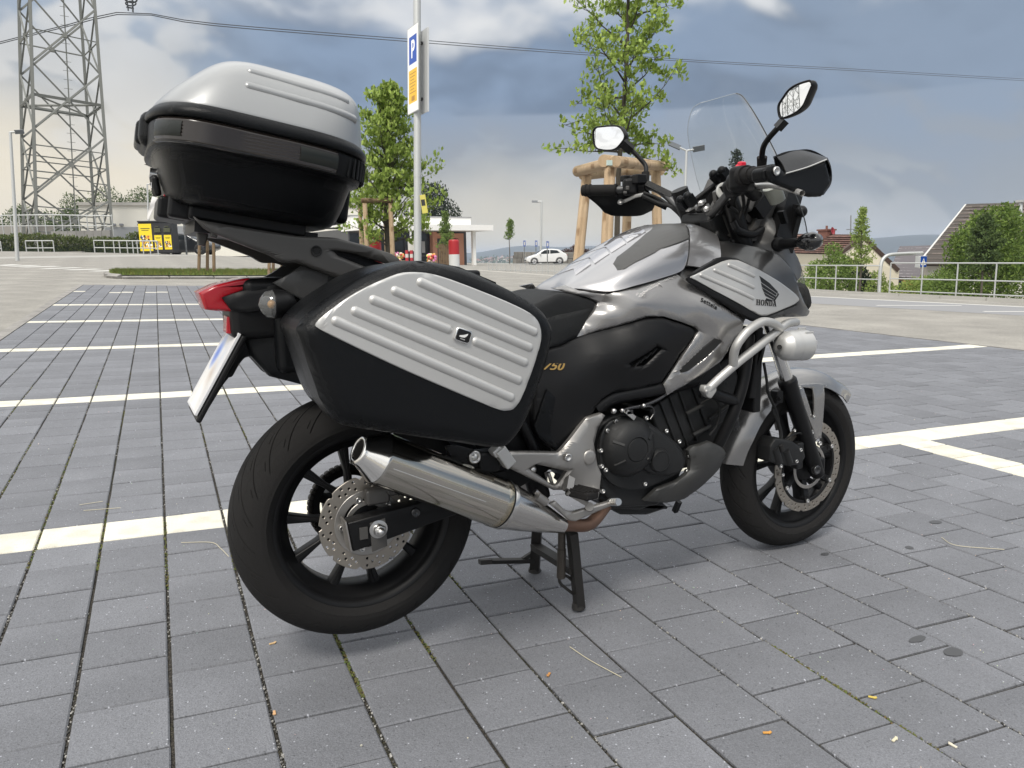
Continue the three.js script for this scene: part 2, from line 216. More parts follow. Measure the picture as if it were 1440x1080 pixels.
for (let j = J0; j < J1; j++) {
  const u = JOFF + UP * (j + 0.5), put = (v, dv, white) => stones.push({ j, u, v, dv, white });
  const colLine = j === 15;
  for (let k = -3; k <= 6; k++) {
    if (VK(k) < -17.3) continue;
    put(VK(k), PITCH, k > -1 && k < 5 && !(k === 5));
    if (VK(k) - PITCH < -17.2) continue;
    const odd = j & 1; let v = VK(k) - PITCH / 2; const end = VK(k + 1) + PITCH / 2;
    let first = true; while (v > end + 0.01 && v > -17.2) { const dv = first && odd ? PITCH / 2 : Math.min(PITCH, v - end); first = false; const vc = v - dv / 2; put(vc, dv, (colLine && k <= -1) || squares.some((s) => (j === s[0] || j === s[0] + 1) && Math.abs(vc - s[1]) < PITCH * 0.55)); v -= dv; }
  }
}
const camP = camera.position, fwd = new THREE.Vector3(0.45183, -0.16619, -0.87649);
for (const s of stones) {
  const [x, z] = UV2P(s.u, s.v); s.x = x; s.z = z; s.y = H(x, z); const d = new THREE.Vector3(x, s.y, z).sub(camP), w = d.dot(fwd), r = Math.hypot(d.x * 0.889 + d.z * 0.458) ; const side = Math.abs(d.x * 0.889 + d.z * 0.458);
  s.seen = w > 0.4 && side < w * 0.74 + 0.15; s.size = s.seen ? 1 / d.length() - (w < 0.95 ? 0.2 : 0) : 0; s.dy = rnd(-0.0012, 0.0012); s.tx = rnd(-0.006, 0.006); s.tz = rnd(-0.006, 0.006); s.tone = Math.floor(rnd(4)); s.var = Math.floor(rnd(6));
}
function slopeQ(x, z, tx, tz) { const e = 0.1, nx = -(H(x + e, z) - H(x - e, z)) / (2 * e) + tx, nz = -(H(x, z + e) - H(x, z - e)) / (2 * e) + tz; return new THREE.Quaternion().setFromUnitVectors(new THREE.Vector3(0, 1, 0), new THREE.Vector3(nx, 1, nz).normalize()); }
function layStones(list, name, matOf) {
  list.sort((p, q) => q.size - p.size); const far = new Map();
  list.forEach((s, i) => { const dv = s.dv - (s.j < 1 ? 0.006 : 0.0072), g = stoneVar(UP - (s.j < 1 ? 0.0088 : s.j < 3 ? 0.0075 : 0.0062), dv, i < 299 ? s.var : s.var % 2);
    if (i < 299 && s.size > 0) { const m = new THREE.Mesh(g, matOf(s)); m.name = name; m.position.set(s.x, s.y + s.dy, s.z); m.quaternion.copy(slopeQ(s.x, s.z, s.tx, s.tz)); m.castShadow = m.receiveShadow = true; pavement.add(m); } else { if (!far.has(g)) far.set(g, []); far.get(g).push(s); } });
  const parts = [];
  for (const [g, l] of far) for (const s of l) { s.g = g; parts.push(s); }
  const mats = new Map(); for (const s of parts) { const m = matOf(s); if (!mats.has(m)) mats.set(m, []); mats.get(m).push(s); }
  for (const [m, l] of mats) { const gs = l.map((s) => { const g = s.g.clone(); g.applyMatrix4(new THREE.Matrix4().compose(new THREE.Vector3(s.x, s.y + s.dy, s.z), slopeQ(s.x, s.z, s.tx, s.tz), new THREE.Vector3(1, 1, 1))); return g; }); const mesh = new THREE.Mesh(mergeGeometries(gs), m); mesh.name = name + 's'; mesh.receiveShadow = true; mesh.userData.kind = 'stuff'; pavement.add(mesh); }
}
layStones(stones.filter((s) => !s.white), 'paving_stone', (s) => PT[s.tone]);
layStones(stones.filter((s) => s.white), 'line_stone', () => WM);
// flush concrete kerb along the left edge, and along the right edge
const kerbMat = new THREE.MeshStandardMaterial({ color: C(0.42, 0.4, 0.37), roughness: 0.9, map: sm(1.5), bumpMap: gb(4), bumpScale: 0.002 });
for (const [u, v0, v1, w, nm] of [[JOFF + UP * J0 - 0.06, VK(6.2), 5, 0.11, 'left'], [JOFF + UP * J1 + 0.03, VK(5.2), 5, 0.05, 'right']]) {
  const k = thing('kerb_edging', nm === 'left' ? 'flush pale concrete edging along the left side of the paved bays' : 'thin concrete edging where the paved bays meet asphalt on the right', 'kerb'); k.userData.kind = 'structure';
  for (let v = v1; v > v0; v -= 1) { const a = UV2P(u, v - 0.004), b = UV2P(u, Math.max(v0, v - 0.996)), A = [a[0], H(a[0], a[1]) - 0.03 + 0.004, a[1]], B = [b[0], H(b[0], b[1]) - 0.03 + 0.004, b[1]]; obj('kerb_stone', bar(A, B, w, 0.06), kerbMat, k); }
}
// grit in the wide joints, moss cushions, white grit lying about
seed(5);
function scatter(name, label, cat, geo, material, items, cols) { const im = new THREE.InstancedMesh(geo, material, items.length); items.forEach((it, i) => { im.setMatrixAt(i, new THREE.Matrix4().compose(new THREE.Vector3(it[0], it[1], it[2]), new THREE.Quaternion().setFromEuler(new THREE.Euler(rnd(6), rnd(6), rnd(6))), new THREE.Vector3(it[3], it[4] || it[3], it[5] || it[3]))); if (cols) im.setColorAt(i, cols(i)); }); im.name = name; im.castShadow = im.receiveShadow = true; tag(im, label, cat, null, 'stuff'); scene.add(im); return im; }
const pebble = new THREE.DodecahedronGeometry(1, 0);
{ const it = []; for (let n = 0; n < 26000; n++) { const j = Math.floor(rnd(J0 + 1, 22)), v = 0.95 - Math.pow(rnd(), 1.5) * 8, u = JOFF + UP * j + rnd(-0.006, 0.006), [x, z] = UV2P(u, v); if (vnoise(u * 9, v * 2.5) < 0.4 + 0.012 * Math.max(0, j - 2) * 2) continue; const r = rnd(0.0012, 0.0034); it.push([x, H(x, z) - 0.0045 + rnd(-0.002, 0.001), z, r]); }
  scatter('joint_grit', 'fine grey and white grit filling the wide paving joints', 'grit', pebble, new THREE.MeshStandardMaterial({ roughness: 0.9 }), it, () => { const k = Math.pow(rnd(), 2.2) * 0.42 + 0.035; return C(k, k * 0.97, k * 0.9); }); }
{ const it = []; for (let n = 0; n < 9000; n++) { const j = Math.floor(rnd(J0 + 1, 5)), v = 0.2 - rnd() * rnd() * 7, u = JOFF + UP * j + rnd(-0.0065, 0.0065), [x, z] = UV2P(u, v); const m = vnoise(u * 3 + 40, v * 1.6 + 3); if (m < 0.655 + 0.05 * Math.max(0, j + 2) - 0.2 * Math.exp(-((v + 1) ** 2) / 0.35)) continue; it.push([x, H(x, z) - 0.004, z, rnd(0.0018, 0.004), rnd(0.001, 0.003), rnd(0.0018, 0.004)]); }
  for (let n = 0; n < 220; n++) { const t = rnd(), p = lerp3([1.18, 0, 0.53], [1.0, 0, 0.83], t), k = UV2P(JOFF + UP * 5 + rnd(-0.006, 0.006), 0.35 + rnd(0.5)); it.push([k[0], H(k[0], k[1]) - 0.004, k[1], rnd(0.002, 0.004), rnd(0.001, 0.003), rnd(0.002, 0.004)]); }
  scatter('joint_moss', 'olive green moss growing in the paving joints at the left', 'moss', new THREE.IcosahedronGeometry(1, 1), new THREE.MeshStandardMaterial({ roughness: 1 }), it, () => C(0.075 + rnd(0.05), 0.078 + rnd(0.05), 0.03)); }
{ const it = []; for (let n = 0; n < 900; n++) { const w = Math.pow(rnd(), 0.7) * 5 + 0.7, s = rnd(-0.75, 0.75) * w, x = -0.49 + 0.458 * w + 0.889 * s, z = 1.83 - 0.889 * w + 0.458 * s, v = z - 0.126 * x, u = x + 0.045 * z; if (u < -2 || u > 7.2) continue; const r = rnd(0.0005, 0.0016) * (rnd() < 0.05 ? 1.8 : 1); it.push([x, H(x, z) + r * 0.5, z, r, r * 0.6, r * 1.2]); }
  scatter('white_grit', 'tiny white crumbs of grit lying on the paving', 'grit', pebble, new THREE.MeshStandardMaterial({ roughness: 0.9 }), it, () => C(0.4 + rnd(0.3), 0.38 + rnd(0.28), 0.33 + rnd(0.2))); }

// ---------------------------------------------------------------- motorcycle
// height field over an outline: smooth skin through the outline's points and inner points, rounded edge, thickness t
function tps(pts) {
  const n = pts.length, N = n + 3, A = Array.from({ length: N }, () => new Float64Array(N + 1)), U = (r2) => (r2 < 1e-12 ? 0 : r2 * Math.log(r2));
  for (let i = 0; i < n; i++) { for (let j = 0; j < n; j++) A[i][j] = U((pts[i][0] - pts[j][0]) ** 2 + (pts[i][1] - pts[j][1]) ** 2); A[i][i] += 2e-4; A[i][n] = A[n][i] = 1; A[i][n + 1] = A[n + 1][i] = pts[i][0]; A[i][n + 2] = A[n + 2][i] = pts[i][1]; A[i][N] = pts[i][2]; }
  for (let c = 0; c < N; c++) { let p = c; for (let r = c; r < N; r++) if (Math.abs(A[r][c]) > Math.abs(A[p][c])) p = r; [A[c], A[p]] = [A[p], A[c]]; for (let r = 0; r < N; r++) if (r !== c) { const f = A[r][c] / A[c][c]; if (f) for (let k = c; k <= N; k++) A[r][k] -= f * A[c][k]; } }
  const w = A.map((r, i) => r[N] / r[i]); return (x, y) => { let s = w[n] + w[n + 1] * x + w[n + 2] * y; for (let i = 0; i < n; i++) s += w[i] * U((pts[i][0] - x) ** 2 + (pts[i][1] - y) ** 2); return s; };
}
function skin(outline, o = {}) {
  const { t = 0.012, r = 0.005, inner = [], holes = [], rad = 0, L = 0.016, zf = null, dz = 0 } = o;
  const f = zf || tps([...outline, ...inner]);
  let P2 = outline.map((p) => [p[0], p[1]]); if (rad) P2 = fillet(P2, rad, 4);
  const dens = (poly) => { const out = []; poly.forEach((p, i) => { const q = poly[(i + 1) % poly.length], d = Math.hypot(q[0] - p[0], q[1] - p[1]), k = Math.max(1, Math.ceil(d / L)); for (let s = 0; s < k; s++) out.push([p[0] + (q[0] - p[0]) * s / k, p[1] + (q[1] - p[1]) * s / k]); }); return out; };
  const area = (p) => p.reduce((s, a, i) => { const b = p[(i + 1) % p.length]; return s + a[0] * b[1] - b[0] * a[1]; }, 0);
  P2 = dens(P2); if (area(P2) < 0) P2.reverse(); const HS = holes.map((h) => { let q = dens(h.map((p) => [p[0], p[1]])); if (area(q) > 0) q.reverse(); return q; });
  const toV = (p) => p.map((q) => new THREE.Vector2(q[0], q[1])), tri = THREE.ShapeUtils.triangulateShape(toV(P2), HS.map(toV));
  const vs = [...P2, ...HS.flat()]; let T = tri.map((q) => q.slice()); const mids = new Map();
  for (let pass = 0; pass < 7; pass++) {
    let any = false; const nt = []; const midOf = (a, b) => { const d = Math.hypot(vs[a][0] - vs[b][0], vs[a][1] - vs[b][1]); if (d <= L * 1.35) return -1; const k = a < b ? a + '_' + b : b + '_' + a; if (!mids.has(k)) { mids.set(k, vs.length); vs.push([(vs[a][0] + vs[b][0]) / 2, (vs[a][1] + vs[b][1]) / 2]); } return mids.get(k); };
    for (const [a, b, c] of T) { const ab = midOf(a, b), bc = midOf(b, c), ca = midOf(c, a), n = (ab >= 0) + (bc >= 0) + (ca >= 0); if (!n) { nt.push([a, b, c]); continue; } any = true;
      if (n === 3) nt.push([a, ab, ca], [ab, b, bc], [ca, bc, c], [ab, bc, ca]);
      else { const e = [[a, b, c, ab, bc, ca], [b, c, a, bc, ca, ab], [c, a, b, ca, ab, bc]]; if (n === 1) { const [p, q, s, m] = e.find((k) => k[3] >= 0); nt.push([p, m, s], [m, q, s]); } else { const [p, q, s, m1, m2] = e.find((k) => k[5] < 0 && k[3] >= 0 && k[4] >= 0); nt.push([q, m2, m1], [p, m1, m2], [p, m2, s]); } } }
    T = nt; if (!any) break;
  }
  const loops = [P2, ...HS]; const dist = (x, y) => { let m = 1e9; for (const l of loops) for (let i = 0; i < l.length; i++) { const a = l[i], b = l[(i + 1) % l.length], dx = b[0] - a[0], dy = b[1] - a[1], s = Math.max(0, Math.min(1, ((x - a[0]) * dx + (y - a[1]) * dy) / (dx * dx + dy * dy + 1e-12))), d = Math.hypot(x - a[0] - dx * s, y - a[1] - dy * s); if (d < m) m = d; } return m; };
  const nB = P2.length + HS.reduce((s, h) => s + h.length, 0);
  const zs = vs.map((p, i) => { let z = f(p[0], p[1]) + dz; if (r) { const d = i < nB ? 0 : dist(p[0], p[1]); if (d < r) z -= r - Math.sqrt(Math.max(0, r * r - (r - d) ** 2)); } return z; });
  const pos = vs.flatMap((p, i) => [p[0], p[1], zs[i]]), front = new THREE.BufferGeometry(); front.setAttribute('position', new THREE.Float32BufferAttribute(pos, 3)); front.setIndex(T.flat()); front.computeVertexNormals();
  if (!t) return front;
  const bp = vs.flatMap((p, i) => [p[0], p[1], f(p[0], p[1]) + dz - Math.max(t, r + 0.001)]), back = new THREE.BufferGeometry(); back.setAttribute('position', new THREE.Float32BufferAttribute(bp, 3)); back.setIndex(T.flatMap(([a, b, c]) => [a, c, b])); back.computeVertexNormals();
  const wall = []; let off = 0; for (const l of loops) { for (let i = 0; i < l.length; i++) { const a = off + i, b = off + (i + 1) % l.length, A = pos.slice(3 * a, 3 * a + 3), B = pos.slice(3 * b, 3 * b + 3), A2 = bp.slice(3 * a, 3 * a + 3), B2 = bp.slice(3 * b, 3 * b + 3); wall.push(...A, ...A2, ...B, ...B, ...A2, ...B2); } off += l.length; }
  const wg = new THREE.BufferGeometry(); wg.setAttribute('position', new THREE.Float32BufferAttribute(wall, 3)); wg.computeVertexNormals();
  const all = merge([front, back, wg]); all.userData.zf = f; return all;
}
const both = (g) => { const m = merge([g]), r = [m, mirrorZ(m)]; r.pair = true; if (!Array.isArray(g)) m.userData.zf = g.userData.zf; return r; };
const M = {
  black: mat(0.0055, 0.006, 0.0068, 0.5, { specularIntensity: 0.33, bumpMap: gb(14), bumpScale: 0.0004, roughnessMap: sm(2) }),
  satin: mat(0.007, 0.007, 0.0075, 0.42, { specularIntensity: 0.45 }), deep: mat(0.008, 0.008, 0.008, 0.8), gloss: mat(0.012, 0.012, 0.013, 0.16, { clearcoat: 0.6 }),
  rubber: mat(0.0155, 0.0148, 0.0145, 0.85, { specularIntensity: 0.4, bumpMap: gb(9), bumpScale: 0.0005 }), seat: mat(0.012, 0.0125, 0.013, 0.6, { specularIntensity: 0.5, bumpMap: gb(10), bumpScale: 0.0008, sheen: 0.15 }),
  shroud: mat(0.045, 0.044, 0.043, 0.4, { metalness: 0.3, clearcoat: 0.6, clearcoatRoughness: 0.15 }), silver: mat(0.36, 0.355, 0.36, 0.3, { metalness: 0.75, clearcoat: 0.85, clearcoatRoughness: 0.06 }), dark: mat(0.07, 0.069, 0.067, 0.45, { metalness: 0.35 }), paint: mat(0.275, 0.268, 0.262, 0.27, { metalness: 0.7, clearcoat: 0.8, clearcoatRoughness: 0.08 }),
  cover: mat(0.52, 0.515, 0.5, 0.42, { metalness: 0.55, roughnessMap: null }), lid: mat(0.3, 0.305, 0.305, 0.36, { metalness: 0.4, clearcoat: 0.5, clearcoatRoughness: 0.15 }),
  grey: mat(0.075, 0.072, 0.068, 0.46, { metalness: 0.25 }), alu: mat(0.36, 0.345, 0.325, 0.42, { metalness: 0.8 }), pipe: mat(0.46, 0.455, 0.44, 0.45, { metalness: 0.55 }), chrome: mat(0.75, 0.74, 0.72, 0.16, { metalness: 1 }), bolt: mat(0.6, 0.59, 0.57, 0.3, { metalness: 1 }),
  disc: mat(0.34, 0.31, 0.27, 0.42, { metalness: 0.85 }), engine: mat(0.013, 0.0133, 0.0136, 0.42, { specularIntensity: 0.6, bumpMap: gb(20), bumpScale: 0.0003 }), red: mat(0.33, 0.005, 0.013, 0.25, { clearcoat: 0.3 }), lens: mat(0.75, 0.76, 0.75, 0.06, { transmission: 0.9, thickness: 0, ior: 1.5 }),
};
const bike = thing('motorcycle', 'silver and black touring motorcycle on its centre stand with three luggage cases', 'motorcycle');
const B = (name, g, m, parent = bike) => obj(name, g, m, parent);
const hexBolt = (p, r, d, h = 0.008) => [latheAx(p, d, [[0, 0], [0, r], [h * 0.8, r], [h, r * 0.85], [h, r * 0.5], [h * 0.6, r * 0.45], [h * 0.6, 0]], 12)];
const ZP = [0, 0, 1];

// ---- tyres with cut grooves, rims, discs
function tyre(R, w, rb, zb, n, A, gw, depth, nS) {   // rows run along the swept grooves, so each groove is cut clean
  const prof = []; for (let i = 0; i <= nS; i++) { const s = -1 + 2 * i / nS, as = Math.abs(s); let r, z; if (as < 0.72) { const q = as / 0.72; z = Math.sign(s) * w * 0.5 * Math.sin(q * 1.36) / Math.sin(1.36) * 0.985; r = R - w * 0.44 * (1 - Math.cos(q * 1.25)) / (1 - Math.cos(1.25)) * 0.8; } else { const q = (as - 0.72) / 0.28, r0 = R - w * 0.44 * 0.8, z0 = w * 0.4925; r = r0 + (rb - r0) * q; z = Math.sign(s) * (z0 + (zb - z0) * q * q + 0.004 * Math.sin(q * Math.PI)); } prof.push([r, z, s]); }
  const step = Math.PI * 2 / n, cols = []; const sweep = (as) => as < 0.05 ? 0 : A * Math.pow(Math.min(0.61, as - 0.05) / 0.61, 0.62);
  for (let k = 0; k < n; k++) for (const [side, c] of [[1, 0], [2, 0.25], [-1, 0.5], [-2, 0.75]]) { const a = (k + c) * step, g = Math.abs(side) === 1 ? gw : gw * 0.75; cols.push([a - g * 1.25, 0], [a - g * 0.8, side], [a + g * 0.8, side], [a + g * 1.25, 0], [a + step * 0.125, 0]); }
  const cut = (side, s) => { const as = Math.abs(s); if (Math.sign(side) !== Math.sign(s)) return 0; if (Math.abs(side) === 1) return as > 0.06 && as < 0.64 ? depth * Math.min(1, (0.66 - as) * 12) : 0; return (as > 0.2 && as < 0.29) || (as > 0.45 && as < 0.53) ? depth * 0.9 : 0; };
  const pos = [], idx = []; for (const [a, side] of cols) for (const [r, z, s] of prof) { const g = side ? cut(side, s) : 0, rib = Math.abs(Math.abs(s) - 0.84) < 0.012 ? 0.0014 : 0, rr = r - g * (1 - 0.3 * Math.abs(s)), zz = z - Math.sign(s) * (g * 0.6 * Math.abs(s) - rib), th = a + sweep(Math.abs(s)); pos.push(rr * Math.cos(th), rr * Math.sin(th), zz); }
  const k = nS + 1, N = cols.length; for (let a = 0; a < N; a++) for (let i = 0; i < nS; i++) { const p = a * k + i, q = ((a + 1) % N) * k + i; idx.push(p, q, p + 1, p + 1, q, q + 1); }
  const g = new THREE.BufferGeometry(); g.setAttribute('position', new THREE.Float32BufferAttribute(pos, 3)); g.setIndex(idx); return toCreasedNormals(clean((g.computeVertexNormals(), g)), 0.75);
}
function rim(Rf, zf, tread, nSp, spW, sp, hubR) {
  const p = [[Rf, zf], [Rf + 0.001, zf - 0.003], [Rf - 0.004, zf - 0.005], [Rf - 0.010, zf - 0.010], [Rf - 0.014, zf - 0.022], [Rf - 0.034, zf - 0.040], [Rf - 0.036, -zf + 0.040], [Rf - 0.014, -zf + 0.022], [Rf - 0.010, -zf + 0.010], [Rf, -zf]];
  const o = [[Rf, -zf], [Rf - 0.002, -zf - 0.0], [Rf - 0.012, -zf + 0.004], [Rf - 0.017, -zf + 0.014], [Rf - 0.020, -zf + 0.024], [Rf - 0.042, -zf + 0.044], [Rf - 0.042, zf - 0.044], [Rf - 0.020, zf - 0.024], [Rf - 0.017, zf - 0.014], [Rf - 0.012, zf - 0.004], [Rf - 0.002, zf], [Rf, zf]];
  const L = new THREE.LatheGeometry(o.map(([r, z]) => new THREE.Vector2(r, z)), 120); L.rotateX(Math.PI / 2); return L;
}
function spokeSet(n, r0, r1, spread, zc, w0, w1, th) { const out = []; for (let i = 0; i < n; i++) { const a = i / n * Math.PI * 2 + sp0; const g = []; for (const s of [-1, 1]) { const a1 = a + s * spread, P0 = [Math.cos(a + s * 0.09) * r0, Math.sin(a + s * 0.09) * r0], P1 = [Math.cos(a1) * r1, Math.sin(a1) * r1], dx = P1[0] - P0[0], dy = P1[1] - P0[1], l = Math.hypot(dx, dy), nx = -dy / l, ny = dx / l; const e = 0.006; const ol = [[P0[0] + nx * w0, P0[1] + ny * w0], [P0[0] + dx * 0.5 + nx * w1 * 0.86, P0[1] + dy * 0.5 + ny * w1 * 0.86], [P1[0] + nx * (w1 + e), P1[1] + ny * (w1 + e)], [P1[0] - nx * (w1 + e), P1[1] - ny * (w1 + e)], [P0[0] + dx * 0.5 - nx * w1 * 0.86, P0[1] + dy * 0.5 - ny * w1 * 0.86], [P0[0] - nx * w0, P0[1] - ny * w0]]; g.push(plate(ol, zc - th / 2, th, 0.006)); const mid = 0.2; g.push(bar([P0[0] + dx * mid, P0[1] + dy * mid, zc + th / 2 - 0.003], [P1[0] - dx * 0.08, P1[1] - dy * 0.08, zc + th / 2 - 0.004], w1 * 0.55, 0.012)); } out.push(g); } return out; }
let sp0 = 0;
function discPlate(R, ri, lobes, amp, z, th, holesPer) { const ol = []; for (let i = 0; i < 160; i++) { const a = i / 160 * Math.PI * 2, q = ((a * lobes / (Math.PI * 2)) % 1); const k = q < 0.16 ? -amp * Math.sin(q / 0.16 * Math.PI) : 0; ol.push([Math.cos(a) * (R + k), Math.sin(a) * (R + k)]); } const holes = [Array.from({ length: 64 }, (_, i) => [Math.cos(-i / 64 * Math.PI * 2) * ri, Math.sin(-i / 64 * Math.PI * 2) * ri])];
  for (let l = 0; l < lobes; l++) for (const [q, f] of holesPer) { const a = (l + q) / lobes * Math.PI * 2, r = ri + (R - ri) * f; holes.push(Array.from({ length: 8 }, (_, i) => [Math.cos(a) * r + 0.0036 * Math.cos(-i * Math.PI / 4), Math.sin(a) * r + 0.0036 * Math.sin(-i * Math.PI / 4)])); } return plate(ol, z - th / 2, th, 0.0007, holes, 1); }
const ring = (R, r, z, th, n = 64) => plate(Array.from({ length: n }, (_, i) => [Math.cos(i / n * 6.28318) * R, Math.sin(i / n * 6.28318) * R]), z - th / 2, th, 0.001, [Array.from({ length: n }, (_, i) => [Math.cos(-i / n * 6.28318) * r, Math.sin(-i / n * 6.28318) * r])], 1);
function wheel(kind, c, turn) {
  const rear = kind === 'rear', w = new THREE.Group(); w.name = rear ? 'rear_wheel' : 'front_wheel'; w.position.set(...c); w.rotation.z = turn; bike.add(w);
  const R = rear ? 0.315 : 0.3, W = rear ? 0.16 : 0.12, zb = rear ? 0.066 : 0.05;
  B('tyre', tyre(R, W, 0.2205, zb, rear ? 26 : 24, rear ? 0.6 : 0.45, rear ? 0.0075 : 0.008, 0.008, rear ? 80 : 72), M.rubber, w);
  B('rim', rim(0.2235, zb + 0.004), M.satin, w);
  sp0 = rear ? 0.55 : 0.2; for (const g of spokeSet(5, 0.05, 0.192, 0.3, rear ? 0.012 : 0, 0.013, 0.0075, 0.034)) B('spoke', g, M.satin, w);
  B('hub', [latheAx([0, 0, -0.07], ZP, [[0, 0], [0, 0.045], [0.03, 0.062], [0.075, 0.066], [0.11, 0.058], [0.14, 0.05], [0.14, 0]], 32)], M.satin, w);
  const hs = rear ? [[0.3, 0.25], [0.3, 0.75], [0.5, 0.5], [0.7, 0.3], [0.72, 0.78], [0.9, 0.5]] : [[0.25, 0.3], [0.3, 0.72], [0.5, 0.5], [0.7, 0.25], [0.75, 0.72], [0.92, 0.5]];
  const zs = rear ? [0.082] : [0.078];
  for (const z of zs) { B('brake_disc', discPlate(rear ? 0.12 : 0.158, rear ? 0.083 : 0.128, rear ? 9 : 10, rear ? 0.008 : 0.006, z, 0.005, hs), M.disc, w); const nb = rear ? 5 : 6, ang = (i) => i / nb * 6.28318 + 0.4;
    B('disc_carrier', [ring(rear ? 0.083 : 0.1285, rear ? 0.062 : 0.118, z, 0.006), ...Array.from({ length: nb }, (_, i) => { const a = ang(i), r = rear ? 0.058 : 0.112; return [cyl([Math.cos(a) * r, Math.sin(a) * r, z - 0.012], [Math.cos(a) * r, Math.sin(a) * r, z + 0.006], 0.012, 0.011), bar([Math.cos(a) * r, Math.sin(a) * r, z], [Math.cos(a) * 0.045, Math.sin(a) * 0.045, z - 0.02], 0.02, 0.012)]; })], rear ? M.alu : M.satin, w);
    for (let i = 0; i < nb; i++) { const a = ang(i), r = rear ? 0.066 : 0.12; B('bolt', hexBolt([Math.cos(a) * r, Math.sin(a) * r, z + 0.004], 0.0075, ZP, 0.007), M.bolt, w); }
    const nt = rear ? 44 : 52, rr = rear ? 0.052 : 0.07; B('sensor_ring', [ring(rr + 0.006, rr - 0.006, z + 0.006, 0.002), ...Array.from({ length: nt }, (_, i) => { const a = i / nt * 6.28318; return mv(new THREE.BoxGeometry(0.006, 0.0022, 0.001), Math.cos(a) * rr, Math.sin(a) * rr, z + 0.0076, 0, 0, a); })], M.alu, w); }
  if (rear) { const g = []; for (let i = 0; i < 44; i++) { const a = i / 44 * 6.28318, r = 0.104; g.push(mv(new RoundedBoxGeometry(0.012, 0.0146, 0.02, 1, 0.004), Math.cos(a) * r, Math.sin(a) * r, -0.085, 0, 0, a)); } B('sprocket', [ring(0.1, 0.078, -0.085, 0.008), ...Array.from({ length: 5 }, (_, i) => bar([Math.cos(i * 1.2566) * 0.08, Math.sin(i * 1.2566) * 0.08, -0.085], [Math.cos(i * 1.2566) * 0.04, Math.sin(i * 1.2566) * 0.04, -0.075], 0.025, 0.012))], M.satin, w); B('chain', g, mat(0.05, 0.045, 0.04, 0.5, { metalness: 0.6 }), w); }
  return w;
}
wheel('rear', [0, 0.384, 0], 0.25); const fw = wheel('front', [1.535, 0.3, 0], 0.1); fw.rotation.y = 0.016;
B('swingarm', [plate(fillet([[-0.065,0.413,0.145], [0.114,0.431,0.145], [0.308,0.458,0.145], [0.352,0.396,0.145], [0.193,0.382,0.145], [0.02,0.352,0.145], [-0.056,0.34,0.145]], 0.004), 0.1, 0.045, 0.004), plate(fillet([[-0.065,0.413,0.145], [0.114,0.431,0.145], [0.308,0.458,0.145], [0.352,0.396,0.145], [0.193,0.382,0.145], [0.02,0.352,0.145], [-0.056,0.34,0.145]], 0.004), -0.145, 0.04, 0.004), box(0.08, 0.09, 0.28, 0.32, 0.43, 0), bar([0.3, 0.43, 0.11], [0.5, 0.5, 0.1], 0.08, 0.05), bar([0.3, 0.43, -0.11], [0.5, 0.5, -0.1], 0.08, 0.05)], M.satin);
B('axle_end_plate', plate([[-0.004, -0.037], [0.0, -0.037], [0.0, 0.04], [-0.004, 0.04]].map(([x, y]) => [x - 0.0625 + y * -0.13, y + 0.377]), 0.1, 0.046, 0.001), M.alu);
{ const c = [0.007, 0.386]; B('axle_nut', [latheAx([...c, 0.146], ZP, [[0, 0], [0, 0.021], [0.004, 0.021], [0.004, 0.016], [0.006, 0.0155], [0.018, 0.0155], [0.02, 0.012], [0.02, 0.009], [0.03, 0.0085], [0.031, 0]], 6), latheAx([...c, 0.146], ZP, [[0, 0], [0, 0.022], [0.004, 0.022], [0.005, 0]], 24)], M.bolt); B('chain_adjuster', [plate([[c[0] - 0.02, c[1] + 0.018], [c[0] + 0.018, c[1] + 0.024], [c[0] + 0.02, c[1] - 0.046], [c[0] - 0.018, c[1] - 0.054]], 0.144, 0.005, 0.001), box(0.02, 0.03, 0.004, c[0] - 0.036, c[1] - 0.004, 0.147, 0.001)], M.grey); B('axle', cyl([...c, -0.16], [...c, 0.15], 0.011), M.bolt); }
B('swingarm_bolt', [latheAx([0.102,0.411,0.146], ZP, [[0, 0], [0, 0.012], [0.006, 0.011], [0.006, 0.006], [0.003, 0]], 16)], M.gloss);
B('rear_caliper', [box(0.085, 0.05, 0.05, 0.07, 0.475, 0.095, 0.012), box(0.06, 0.04, 0.03, 0.02, 0.455, 0.105, 0.008), latheAx([0.055, 0.47, 0.118], ZP, [[0, 0], [0, 0.016], [0.008, 0.015], [0.008, 0.01], [0.004, 0]], 16), latheAx([0.1, 0.485, 0.118], ZP, [[0, 0], [0, 0.012], [0.01, 0.011], [0.011, 0]], 12), tube([[0.1, 0.48, 0.1], [0.2, 0.5, 0.1], [0.32, 0.52, 0.08]], 0.005), box(0.03, 0.02, 0.02, 0.11, 0.46, 0.118, 0.004)], M.grey);
B('chain_guard', [bar([0.05, 0.52, -0.1], [0.5, 0.58, -0.09], 0.03, 0.04), bar([0.1, 0.5, -0.085], [0.5, 0.55, -0.085], 0.012, 0.016), bar([0.1, 0.3, -0.085], [0.55, 0.46, -0.085], 0.012, 0.016)], M.black);
{ const rows = []; for (let i = 0; i <= 10; i++) { const a = (8 + i * 6.8) * Math.PI / 180, row = []; for (let k = -4; k <= 4; k++) { const q = k / 4, r = 0.352 - 0.05 * q * q * q * q - 0.02 * q * q; row.push([Math.cos(a) * r, 0.384 + Math.sin(a) * r, q * 0.088]); } rows.push(row); } B('rear_hugger', sheet(rows, { nu: 2, nv: 2, t: 0.004 }), M.black); }

